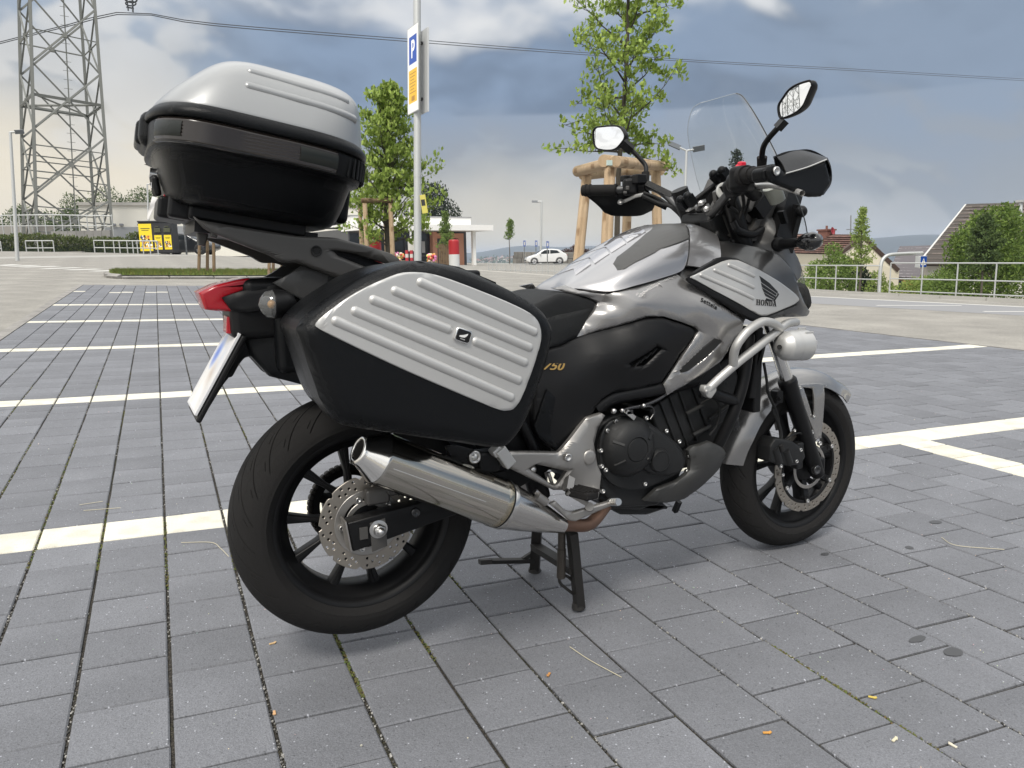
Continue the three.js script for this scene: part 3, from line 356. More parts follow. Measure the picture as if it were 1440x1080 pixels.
// ---- exhaust
{
  const A = V([-0.057,0.61,0.235]), A2 = V([0.306,0.414,0.2]), d = A2.clone().sub(A).normalize(), len = A.distanceTo(A2), at = (h) => A.clone().addScaledVector(d, h).toArray(); const r = 0.062;
  const heat = canvasTex(64, 512, (c, w, h) => { const g = c.createLinearGradient(0, h, 0, 0); g.addColorStop(0, '#dad8d4'); g.addColorStop(0.55, '#d4d0c8'); g.addColorStop(0.8, '#c6bca6'); g.addColorStop(0.93, '#a8906a'); g.addColorStop(1, '#8c7450'); c.fillStyle = g; c.fillRect(0, 0, w, h); seed(9); for (let i = 0; i < 900; i++) { c.fillStyle = `rgba(${rnd() < 0.5 ? '60,50,40' : '235,230,220'},${rnd(0.06)})`; c.fillRect(rnd(w), rnd(h), rnd(1, 3), rnd(10, 90)); } });
  const steel = new THREE.MeshPhysicalMaterial({ color: C(0.82, 0.8, 0.76), metalness: 1, roughness: 0.1, map: heat, side: THREE.DoubleSide });
  const ex = new THREE.Group(); ex.name = 'exhaust'; bike.add(ex);
  const barrel = latheAx(at(0.052), d, [[0, r], [0.004, r + 0.0015], [0.008, r], [len - 0.075, r], [len - 0.071, r + 0.0015], [len - 0.058, r + 0.0015], [len - 0.055, r]], 64);
  obj('silencer', barrel, steel, ex, true);
  obj('seam_weld', [bar(add3(at(0.07), [0, -0.006, r - 0.0006]), add3(at(len - 0.08), [0, -0.002, r - 0.001]), 0.002, 0.003)], M.chrome, ex);
  obj('end_cap', latheAx(at(0), d, [[0.02, 0.0215], [0.002, 0.0225], [0, 0.0255], [0.001, 0.032], [0.005, 0.0345], [0.012, 0.0355], [0.05, 0.06], [0.0545, r], [0.058, r - 0.001]], 48), new THREE.MeshPhysicalMaterial({ color: C(0.86, 0.84, 0.8), metalness: 1, roughness: 0.14, side: THREE.DoubleSide }), ex);
  obj('outlet', latheAx(at(0.004), d, [[0, 0.0215], [0.12, 0.0215], [0.12, 0]], 32), mat(0.05, 0.045, 0.04, 0.8), ex);
  obj('clamp_band', latheAx(at(len - 0.006), d, [[0, r - 0.002], [0.001, r + 0.001], [0.006, r + 0.001], [0.007, r - 0.003]], 48), M.deep, ex);
  const E0 = at(len + 0.002), E1 = [0.496,0.317,0.19], E2 = [0.589,0.3,0.175];
  const dir2 = V(E1).sub(V(E0)).normalize(), l2 = V(E0).distanceTo(V(E1));
  obj('collector_cover', [latheAx(E0, dir2, [[0, r - 0.001], [0.012, r + 0.001], [0.016, r - 0.002], [l2 * 0.35, r * 0.82], [l2 * 0.7, r * 0.56], [l2, 0.02], [l2 + 0.002, 0.012]], 40), latheAx([0.402,0.369,0.225], ZP, [[0, 0], [0, 0.008], [0.008, 0.007], [0.009, 0]], 12)], new THREE.MeshPhysicalMaterial({ color: C(0.62, 0.6, 0.57), metalness: 1, roughness: 0.2, side: THREE.DoubleSide }), ex);
  obj('link_pipe', [tube([E1, [0.459,0.326,0.19], [0.52,0.312,0.18], E2, [0.68, 0.32, 0.12], [0.8, 0.33, 0.02]], 0.0175, 30, 16)], mat(0.2, 0.12, 0.085, 0.5, { metalness: 0.7 }), ex);
  obj('mount_bracket', [plate(fillet([[0.164,0.579,0.2], [0.19,0.579,0.2], [0.303,0.539,0.2], [0.302,0.506,0.2], [0.225,0.514,0.2], [0.181,0.545,0.2]], 0.008), 0.19, 0.012, 0.002), box(0.06, 0.055, 0.05, ...[0.277,0.525,0.185], 0.01), bar([0.288,0.539,0.19], [0.368,0.52,0.19], 0.03, 0.02)], M.satin, ex);
  obj('mount_bolt', [latheAx([0.238,0.544,0.2], ZP, [[0, 0], [0, 0.017], [0.008, 0.0165], [0.009, 0.012], [0.006, 0.0115], [0.006, 0.008], [0.01, 0.0075], [0.011, 0]], 24)], M.bolt, ex);
}
// ---- panniers
const wingTex = canvasTex(128, 96, (c, w, h) => { c.fillStyle = '#0b0b0c'; c.fillRect(0, 0, w, h); c.save(); c.translate(w / 2, h / 2 + 2); c.fillStyle = '#d8d8d6'; c.beginPath(); c.moveTo(-40, 14); c.lineTo(-34, 2); c.quadraticCurveTo(0, -6, 34, -30); c.quadraticCurveTo(40, -14, 26, -6); c.quadraticCurveTo(34, -2, 18, 4); c.quadraticCurveTo(24, 8, 8, 12); c.lineTo(-14, 16); c.closePath(); c.fill(); c.font = 'bold 13px sans-serif'; c.textAlign = 'center'; c.fillText('HONDA', 0, 32); c.restore(); });
function makePannier(side) {
  const pn = new THREE.Group(); pn.name = 'pannier'; bike.add(pn); const S = (g) => side > 0 ? g : mirrorZ(merge([g]));
  const out = [[-0.212,0.889,0.42], [-0.21,0.905,0.42], [-0.197,0.921,0.42], [-0.163,0.948,0.42], [-0.094,0.988,0.42], [-0.036,1.009,0.42], [0.013,1.018,0.42], [0.057,1.014,0.42], [0.118,1,0.42], [0.191,0.969,0.42], [0.262,0.934,0.42], [0.305,0.901,0.42], [0.322,0.868,0.42], [0.318,0.833,0.42], [0.297,0.772,0.42], [0.254,0.678,0.42], [0.217,0.634,0.42], [0.183,0.626,0.42], [0.098,0.648,0.42], [-0.024,0.681,0.42], [-0.123,0.708,0.42], [-0.155,0.725,0.42], [-0.177,0.764,0.42], [-0.198,0.842,0.42]].map((p) => [p[0], p[1]]);
  const cx = 0.045, cy = 0.83, zf = (x, y) => 0.474 - 0.16 * ((x - cx) ** 2 + (y - cy) ** 2), sm2 = spl(out, 3, true);
  const scale = (o, k) => o.map(([x, y]) => [cx + (x - cx) * k, cy + (y - cy) * k]);
  const face = skin(scale(sm2, 0.998), { zf, r: 0.034, t: 0.1, L: 0.012 }); obj('shell', S(face), M.black, pn);
  obj('inner_shell', S(plate(scale(sm2, 0.965), 0.2, 0.19, 0.03)), M.black, pn);
  obj('hinge_band', S(plate(scale(sm2, 0.985), 0.372, 0.016, 0.002)), M.deep, pn);
  const pnl = [[-0.183,0.911,0.473], [-0.158,0.932,0.473], [-0.108,0.963,0.473], [-0.042,0.99,0.473], [-0.004,0.997,0.473], [0.05,0.99,0.473], [0.133,0.96,0.473], [0.22,0.924,0.473], [0.264,0.899,0.473], [0.279,0.871,0.473], [0.274,0.833,0.473], [0.237,0.747,0.473], [0.216,0.716,0.473], [0.195,0.71,0.473], [0.156,0.723,0.473], [-0.012,0.807,0.473], [-0.136,0.875,0.473], [-0.177,0.9,0.473]];
  obj('cover_panel', S(skin(spl(pnl.map((p) => [p[0], p[1], 0.474]), 3, true), { zf, dz: 0.004, r: 0.003, t: 0.006, L: 0.012 })), M.cover, pn);
  const ribs = [[[0.016,0.977,0.473], [0.261,0.868,0.473]], [[-0.035,0.963,0.473], [0.248,0.837,0.473]], [[-0.077,0.948,0.473], [0.067,0.886,0.473]], [[0.125,0.858,0.473], [0.236,0.807,0.473]], [[-0.112,0.929,0.473], [0.221,0.771,0.473]], [[-0.148,0.913,0.473], [0.203,0.737,0.473]]];
  for (const [a, b] of ribs) { const pts = []; for (let i = 0; i <= 8; i++) { const p = lerp3(a, b, i / 8); pts.push([p[0], p[1], zf(p[0], p[1]) - 0.0025]); } obj('rib', S(merge(tubeC(pts, 0.0115, 16, 16))), M.cover, pn); }
  const c = [0.096,0.872,0.473], ang = -0.36, em = (w, h) => fillet([[-w, -h], [w, -h], [w, h], [-w, h]], 0.005).map(([x, y]) => [c[0] + x * Math.cos(ang) - y * Math.sin(ang), c[1] + x * Math.sin(ang) + y * Math.cos(ang)]);
  obj('badge_frame', S(plate(em(0.0172, 0.0135), zf(c[0], c[1]) - 0.002, 0.012, 0.002)), M.chrome, pn); const bf = plate(em(0.0148, 0.0112), zf(c[0], c[1]) + 0.004, 0.007, 0.0006);
  const bp = bf.attributes.position, uv = []; for (let i = 0; i < bp.count; i++) { const x = bp.getX(i) - c[0], y = bp.getY(i) - c[1]; uv.push(0.5 + (x * Math.cos(ang) + y * Math.sin(ang)) / 0.0296, 0.5 + (-x * Math.sin(ang) + y * Math.cos(ang)) / 0.0224); } bf.setAttribute('uv', new THREE.Float32BufferAttribute(uv, 2)); const bm = new THREE.Mesh(S(bf), new THREE.MeshStandardMaterial({ map: wingTex, roughness: 0.3, side: THREE.DoubleSide })); bm.name = 'winged_badge'; pn.add(bm);
  obj('lid_seam', S(skin([[0.035,1.017,0.42], [0.11,1.004,0.42], [0.191,0.971,0.42], [0.194,0.962,0.42], [0.11,0.995,0.42], [0.035,1.009,0.42]].map((p) => [p[0], p[1] + 0.0005, 0.44]), { t: 0.03, r: 0.002 })), M.satin, pn);
  obj('carry_handle', S(merge([box(0.16, 0.02, 0.04, 0.13, 0.985, 0.31, 0.008)])), M.black, pn);
  return pn;
}
makePannier(1); makePannier(-1);
for (const k of [1, -1]) B('pannier_mount', [box(0.3, 0.03, 0.12, 0.05, 0.86, k * 0.17, 0.006), bar([0.3, 0.6, k * 0.2], [0.15, 0.85, k * 0.19], 0.03)], M.satin);

// ---- top case, built level and tilted with the rack
{
  const tc = new THREE.Group(); tc.name = 'top_case'; tc.position.set(-0.18, 1.286, 0); tc.rotation.z = -0.172; bike.add(tc);
  const sec = (y, xa, xb, b, n, N = 72, grow = 0) => { const out = [], xc = (xa + xb) / 2, a = (xb - xa) / 2 + grow; for (let i = 0; i <= N; i++) { const t = i / N * Math.PI * 2, c = Math.cos(t), s = Math.sin(t); out.push([xc + a * Math.sign(c) * Math.pow(Math.abs(c), 2 / n), y, (b + grow) * Math.sign(s) * Math.pow(Math.abs(s), 2 / n) * (1 - 0.1 * sstep(-0.5, 1, c))]); } return out; };
  const loft = (L, o = {}) => { const rows = L.map((q) => sec(...q)); const g = sheet(rows, { lin: true, nv: o.nv || 3, flip: true }); const cap = (row, up) => { const c = row.reduce((s, p) => add3(s, p), [0, 0, 0]).map((v) => v / row.length), p = []; for (let i = 0; i < row.length - 1; i++) up ? p.push(...c, ...row[i + 1], ...row[i]) : p.push(...c, ...row[i], ...row[i + 1]); const q = new THREE.BufferGeometry(); q.setAttribute('position', new THREE.Float32BufferAttribute(p, 3)); q.computeVertexNormals(); return q; }; return [g, cap(rows[0], false), cap(rows[rows.length - 1], true)]; };
  obj('lower_shell', loft([[-0.176, -0.145, 0.125, 0.15, 3.6], [-0.172, -0.166, 0.152, 0.182, 4], [-0.158, -0.182, 0.168, 0.206, 4], [-0.12, -0.197, 0.18, 0.23, 4], [-0.082, -0.21, 0.188, 0.248, 4], [-0.077, -0.222, 0.198, 0.272, 4], [-0.07, -0.226, 0.203, 0.278, 4], [-0.034, -0.228, 0.206, 0.282, 4], [-0.03, -0.226, 0.205, 0.28, 4]], { nv: 2 }), M.black, tc);
  obj('seam', loft([[-0.032, -0.222, 0.2, 0.274, 4], [-0.024, -0.222, 0.2, 0.274, 4]]), M.deep, tc);
  obj('lid_rim', loft([[-0.026, -0.23, 0.206, 0.283, 4], [-0.024, -0.234, 0.21, 0.288, 4], [-0.014, -0.235, 0.211, 0.289, 4], [-0.004, -0.228, 0.205, 0.283, 4], [0.001, -0.222, 0.2, 0.277, 4]], { nv: 2 }), M.black, tc);
  const LS = [[-0.002, -0.224, 0.2, 0.278, 4], [0.008, -0.221, 0.199, 0.276, 4], [0.04, -0.196, 0.194, 0.264, 4.2], [0.075, -0.16, 0.187, 0.246, 4.4], [0.1, -0.134, 0.18, 0.222, 4.4], [0.118, -0.112, 0.168, 0.188, 4], [0.128, -0.092, 0.15, 0.14, 3.4], [0.133, -0.05, 0.1, 0.05, 2.6]];
  obj('lid', loft(LS, { nv: 4 }), M.lid, tc);
  const lz = (x, y) => { let i = 0; while (i < LS.length - 2 && LS[i + 1][0] < y) i++; const t = (y - LS[i][0]) / (LS[i + 1][0] - LS[i][0]), m = (k) => LS[i][k] + (LS[i + 1][k] - LS[i][k]) * t, xa = m(1), xb = m(2), b = m(3), n = m(4), c = (x - (xa + xb) / 2) / ((xb - xa) / 2), w = Math.pow(Math.max(0, 1 - Math.pow(Math.abs(c), n)), 1 / n), cs = Math.sign(c) * Math.pow(Math.abs(c), n / 2); return b * w * (1 - 0.1 * sstep(-0.5, 1, cs)); };
  for (const s of [1, -1]) for (const [y0, x0, x1] of [[0.088, -0.06, 0.13], [0.056, -0.065, 0.15]]) { const pts = []; for (let i = 0; i <= 10; i++) { const x = x0 + (x1 - x0) * i / 10, y = y0 - 0.004 * (i / 10); pts.push([x, y, s * (lz(x, y) - 0.0068)]); } obj('rib', tubeC(pts, 0.0105, 20, 16), M.lid, tc); }
  for (const s of [1, -1]) for (const [y0, x0, x1] of [[0.108, -0.085, -0.07]]) { const pts = []; for (let i = 0; i <= 6; i++) { const x = x0 + (x1 - x0) * i / 6; pts.push([x, y0 + 0.004 * i / 6, s * (lz(x, y0) * 0.62 + 0.01)]); } obj('rib', tubeC(pts, 0.006, 10, 10), M.lid, tc); }
  // smoked side lens with fine ridges, darker reflector blocks at its ends
  const lensM = mat(0.022, 0.017, 0.014, 0.2, { clearcoat: 0.35, clearcoatRoughness: 0.05 }), blockM = mat(0.014, 0.016, 0.014, 0.25, { specularIntensity: 0.6 });
  const lens = (t0, t1, ya, yb, rows, amp, off) => { const R = []; for (let k = 0; k <= rows; k++) { const row = [], y = ya + (yb - ya) * k / rows; for (let i = 0; i <= 26; i++) { const t = t0 + (t1 - t0) * i / 26, c = Math.cos(t), s = Math.sin(t), g = off + (k & 1 ? amp : 0) - (k === 0 || k === rows ? 0.004 : 0), a = 0.2165 + g, b = 0.28 + g; row.push([-0.0105 + a * Math.sign(c) * Math.pow(Math.abs(c), 0.5), y, b * Math.pow(Math.abs(s), 0.5) * (1 - 0.1 * sstep(-0.5, 1, c))]); } R.push(row); } return sheet(R, { lin: true, nv: 1, flip: true }); };
  for (const s of [1, -1]) { const F = (g) => s > 0 ? g : mirrorZ(g); obj('side_lens', F(lens(1.23, 2.64, -0.075, -0.028, 15, 0.0028, 0.002)), lensM, tc); obj('reflector', F(lens(2.16, 2.645, -0.069, -0.031, 4, 0, 0.0055)), blockM, tc); obj('reflector', F(lens(1.225, 1.52, -0.069, -0.031, 4, 0, 0.0055)), blockM, tc); obj('lens_frame', F(lens(1.22, 2.65, -0.0745, -0.071, 2, 0.004, 0.004)), M.gloss, tc);
    const g = []; for (let i = 0; i < 10; i++) { const t = 0.12 + i * 0.1, c = Math.cos(t), q = Math.sin(t); g.push(mv(new RoundedBoxGeometry(0.008, 0.042, 0.005, 1, 0.002), -0.0105 + 0.219 * Math.pow(c, 0.5), -0.05, s * 0.283 * Math.pow(q, 0.5) * 0.905, 0, s * (t + 1.2 * 0), 0)); } obj('ribbed_grip', g, M.black, tc); }
  obj('hinge', box(0.03, 0.085, 0.16, 0.186, -0.11, 0.0, 0.014), M.black, tc); obj('latch', [box(0.05, 0.075, 0.2, -0.218, -0.035, 0, 0.024), box(0.024, 0.05, 0.12, -0.236, -0.04, 0, 0.011)], M.black, tc);
  obj('lock', cyl([-0.2, -0.115, 0.02], [-0.214, -0.115, 0.02], 0.012), M.chrome, tc);
  obj('base_plate', [box(0.24, 0.03, 0.25, -0.02, -0.186, 0, 0.008), box(0.05, 0.05, 0.09, -0.152, -0.178, 0.06, 0.008), box(0.06, 0.045, 0.16, -0.165, -0.182, -0.02, 0.008)], M.satin, tc);
}
{ const kf = thing('key_fob', 'black key fob with a small red tag hanging from the top case lock', 'key'); obj('fob', [mv(new RoundedBoxGeometry(0.014, 0.042, 0.026, 3, 0.007), ...[-0.402,1.182,0.03], 0, 0.3, 0.1)], M.satin, kf); obj('key', [bar([-0.398,1.203,0.02], [-0.394,1.183,0.02], 0.003, 0.008)], M.chrome, kf); obj('mark', [box(0.001, 0.012, 0.009, ...add3([-0.402,1.182,0.03], [-0.0078, 0.002, 0.0]))], mat(0.75, 0.75, 0.75, 0.5), kf); obj('red_tag', [box(0.016, 0.008, 0.004, ...[-0.381,1.161,0.04], 0.002)], M.red, kf); }
// ---- rack, tail, plate
{
  const ol = [[-0.345,1.118,0.14], [-0.333,1.107,0.14], [-0.135,1.074,0.14], [-0.058,1.071,0.14], [0.017,1.052,0.14], [0.075,1.033,0.14], [0.096,1.017,0.14], [0.079,1.001,0.14], [0.03,0.983,0.14], [-0.027,0.97,0.14], [-0.097,1,0.14], [-0.139,1.018,0.14], [-0.172,1.017,0.14], [-0.196,1.034,0.14], [-0.3,1.077,0.14], [-0.325,1.09,0.14]].map((p) => [p[0], p[1], 0.148]);
  const hole = [[-0.063,1.043,0.14], [-0.012,1.035,0.14], [0.064,1.011,0.14], [0.05,1,0.14], [0.029,0.997,0.14], [-0.052,1.031,0.14]];
  const g = skin(ol, { t: 0.03, r: 0.007, rad: 0.012, holes: [hole], L: 0.012 });
  const rk = B('grab_rail', both(g), M.grey);
  obj('rack_plate', [bar([-0.34, 1.1, 0], [-0.09, 1.066, 0], 0.03, 0.24), bar([-0.1, 1.058, 0], [0.04, 1.03, 0], 0.03, 0.24)], M.satin, rk);
  obj('bolt', latheAx([-0.101,1.042,0.15], ZP, [[0, 0], [0, 0.012], [0.001, 0.012], [0.001, 0.008], [-0.005, 0.007], [-0.005, 0]],  18), M.deep, rk); obj('bolt', latheAx([0.003,0.987,0.15], ZP, [[0, 0], [0, 0.01], [0.001, 0.01], [0.001, 0.007], [-0.005, 0.006], [-0.005, 0]],  18), M.deep, rk);
  obj('mount_hook', plate([[-0.332,1.093,0.09], [-0.307,1.087,0.09], [-0.318,1.056,0.09], [-0.331,1.059,0.09]].map((p) => [p[0], p[1]]), 0.04, 0.03, 0.004), M.grey, rk); obj('mount_hook', plate([[-0.308,1.091,0.1], [-0.292,1.085,0.1], [-0.301,1.071,0.1], [-0.312,1.074,0.1]].map((p) => [p[0], p[1]]), 0.1, 0.03, 0.004), M.grey, rk);
  const grip = [[-0.057,1.045,0.12], [-0.006,1.035,0.12], [0.068,1.009,0.12], [0.042,0.99,0.12], [-0.039,1.021,0.12]].map((p) => [p[0], p[1], 0.118]); obj('handle_recess', both(skin(grip, { t: 0.01, r: 0.004 })), M.satin, rk);
  const tl = [[-0.336,0.957,0.06], [-0.302,0.973,0.06], [-0.263,0.982,0.06], [-0.237,0.986,0.06], [-0.209,0.981,0.06], [-0.182,0.972,0.06], [-0.242,0.96,0.06], [-0.289,0.944,0.06], [-0.272,0.914,0.06], [-0.306,0.917,0.06], [-0.326,0.921,0.06]].map((p) => [p[0], p[1]]);
  const lamp = B('tail_lamp', [plate(fillet(tl.map(([x, y]) => [x, y]), 0.004), -0.07, 0.14, 0.006)], M.red); obj('lamp_lens', [plate([tl[0], tl[1], tl[7], tl[8], tl[9], tl[10]].map(([x, y]) => [x - 0.002, y]), -0.06, 0.128, 0.008)], mat(0.36, 0.006, 0.014, 0.2, { clearcoat: 0.3 }), lamp);
  B('tail_cowl', both(skin([[-0.294,0.946,0.085], [-0.246,0.961,0.085], [-0.186,0.973,0.085], [-0.13,0.982,0.09], [-0.078,0.968,0.1], [-0.055,0.935,0.1], [-0.135,0.941,0.1], [-0.182,0.921,0.095], [-0.243,0.91,0.09], [-0.276,0.916,0.085]], { t: 0.03, r: 0.006 })), M.satin); B('tail_frame', [box(0.3, 0.07, 0.17, -0.1, 0.95, 0, 0.02), box(0.16, 0.1, 0.16, -0.2, 0.9, 0, 0.02)], M.satin);
  B('tail_side_panel', both(skin([[-0.19,0.975,0.12], [-0.151,0.995,0.12], [-0.127,1.01,0.12], [0.021,0.973,0.13], [0.017,0.9,0.13], [-0.109,0.922,0.12]], { t: 0.02, r: 0.004 })), M.dark);
  B('undertail', both(skin([[-0.266,0.914,0.06], [-0.163,0.931,0.08], [-0.105,0.921,0.1], [-0.116,0.734,0.1], [-0.144,0.742,0.08], [-0.204,0.763,0.07], [-0.242,0.814,0.06], [-0.258,0.865,0.05]], { t: 0.05, r: 0.01 })), M.black); B('tail_tray', box(0.18, 0.16, 0.2, -0.1, 0.85, 0, 0.02), M.black);
  // number plate, blurred print
  const c0 = [-0.262,0.865,0.09], c1 = [-0.366,0.694,0.09]; const up = V(c0).sub(V(c1)), cen = V(c0).add(V(c1)).multiplyScalar(0.5).setZ(0), hgt = up.length(), ang = Math.atan2(-up.x, up.y);
  const pt = canvasTex(128, 128, (c, w, h) => { c.fillStyle = '#d9d8d6'; c.fillRect(0, 0, w, h); const blob = (x, y, r, col, a) => { const g = c.createRadialGradient(x, y, 0, x, y, r); g.addColorStop(0, `rgba(${col},${a})`); g.addColorStop(1, `rgba(${col},0)`); c.fillStyle = g; c.fillRect(0, 0, w, h); }; blob(30, 36, 34, '70,110,200', 0.85); blob(24, 46, 24, '50,80,180', 0.6); blob(72, 70, 34, '176,160,146', 0.8); blob(90, 40, 36, '190,196,210', 0.8); blob(60, 110, 40, '235,235,235', 0.9); blob(100, 96, 30, '190,188,190', 0.5); });
  const np = new THREE.Group(); np.name = 'number_plate'; np.position.copy(cen); np.rotation.z = ang; bike.add(np);
  const face = new THREE.PlaneGeometry(0.176, hgt - 0.004); face.rotateY(-Math.PI / 2); face.translate(-0.0042, 0, 0); const fm = new THREE.Mesh(face, new THREE.MeshStandardMaterial({ map: pt, roughness: 0.35, side: THREE.DoubleSide })); fm.name = 'plate_face'; np.add(fm);
  obj('plate_rim', [box(0.003, hgt, 0.18, -0.0015, 0, 0, 0.001), ...[-1, 1].flatMap((s) => [box(0.006, 0.005, 0.18, -0.003, s * (hgt / 2 - 0.002), 0, 0.001), box(0.006, hgt, 0.005, -0.003, 0, s * 0.0885, 0.001)])], mat(0.62, 0.62, 0.63, 0.3), np);
  obj('plate_holder', [box(0.012, hgt + 0.012, 0.19, 0.008, -0.006, 0, 0.005), box(0.03, 0.1, 0.1, 0.02, 0.05, 0, 0.01)], M.satin, np);
  B('plate_arm', [plate(fillet([[-0.252,0.842,0.05], [-0.241,0.848,0.05], [-0.186,0.857,0.05], [-0.21,0.813,0.05], [-0.252,0.808,0.05], [-0.326,0.723,0.05], [-0.362,0.679,0.05], [-0.274,0.815,0.05]].map((p) => [p[0], p[1]]), 0.006), -0.05, 0.1, 0.008), plate([[-0.258,0.91,0.05], [-0.202,0.913,0.05], [-0.186,0.857,0.05], [-0.251,0.855,0.05]].map((p) => [p[0], p[1]]), -0.06, 0.12, 0.01)], M.black);
  B('red_reflector', [mv(new RoundedBoxGeometry(0.012, 0.038, 0.06, 2, 0.003), ...add3([-0.269,0.884,0.06], [-0.012, 0, -0.03]), 0, 0, -0.1)], M.red); 
  for (const s of [1, -1]) { const p = s > 0 ? [-0.202,0.933,0.19] : [[-0.202,0.933,0.19][0], [-0.202,0.933,0.19][1], -0.19]; const ts = new THREE.Group(); ts.name = 'rear_turn_signal'; bike.add(ts); obj('lens', [latheAx(add3(p, [-0.035, 0, 0]), [1, 0, 0], [[0, 0], [0.004, 0.014], [0.014, 0.026], [0.028, 0.0295], [0.03, 0.0295]], 28)], M.lens, ts); obj('bulb', [sph(add3(p, [-0.008, 0, 0]), 0.009)], mat(0.5, 0.25, 0.05, 0.3), ts); obj('housing', [latheAx(add3(p, [-0.005, 0, 0]), [1, 0, 0], [[0, 0.0295], [0.002, 0.031], [0.022, 0.029], [0.04, 0.02], [0.05, 0]], 28), bar(add3(p, [0.012, 0, -s * 0.01]), [p[0] + 0.03, p[1], s * 0.08], 0.02, 0.018)], M.satin, ts); }
}

// ---- seat
{
  const sec = (x, yt, w, yb, dish = 0) => { const r = []; for (let i = -6; i <= 6; i++) { const q = i / 6, a = Math.abs(q); r.push([x, a < 0.75 ? yt + dish * (1 - (a / 0.75) ** 2) - 0.02 * (a / 0.75) ** 3 : yt - 0.02 - (yt - 0.02 - yb) * ((a - 0.75) / 0.25), Math.sign(q) * w * (a < 0.75 ? Math.sin(a / 0.75 * 1.45) : 0.993 + 0.03 * (a - 0.75))]); } return r; };
  B('pillion_seat', sheet([sec(-0.1, 1.0, 0.09, 0.95), sec(-0.06, 1.012, 0.13, 0.93), sec(0.08, 1.008, 0.15, 0.92), sec(0.24, 1.0, 0.155, 0.9), sec(0.32, 0.97, 0.15, 0.88), sec(0.36, 0.92, 0.14, 0.86)], { nu: 2, nv: 4, flip: true }), M.seat);
  B('rider_seat', sheet([sec(0.27, 0.95, 0.15, 0.86), sec(0.33, 0.918, 0.155, 0.82), sec(0.42, 0.905, 0.15, 0.8), sec(0.49, 0.922, 0.142, 0.79), sec(0.535, 0.932, 0.135, 0.79), sec(0.6, 0.922, 0.13, 0.8, 0), sec(0.645, 0.91, 0.127, 0.83), sec(0.655, 0.89, 0.12, 0.84)], { nu: 3, nv: 5, flip: true }), M.seat);
  B('seat_side', both(skin([[0.412,0.917,0.14], [0.471,0.869,0.145], [0.549,0.874,0.14], [0.64,0.886,0.13], [0.609,0.848,0.135], [0.577,0.809,0.14], [0.523,0.791,0.145], [0.473,0.783,0.15], [0.415,0.809,0.15]], { r: 0.008, t: 0.03, rad: 0.01, inner: [[0.543,0.834,0.148]] })), M.seat);
}
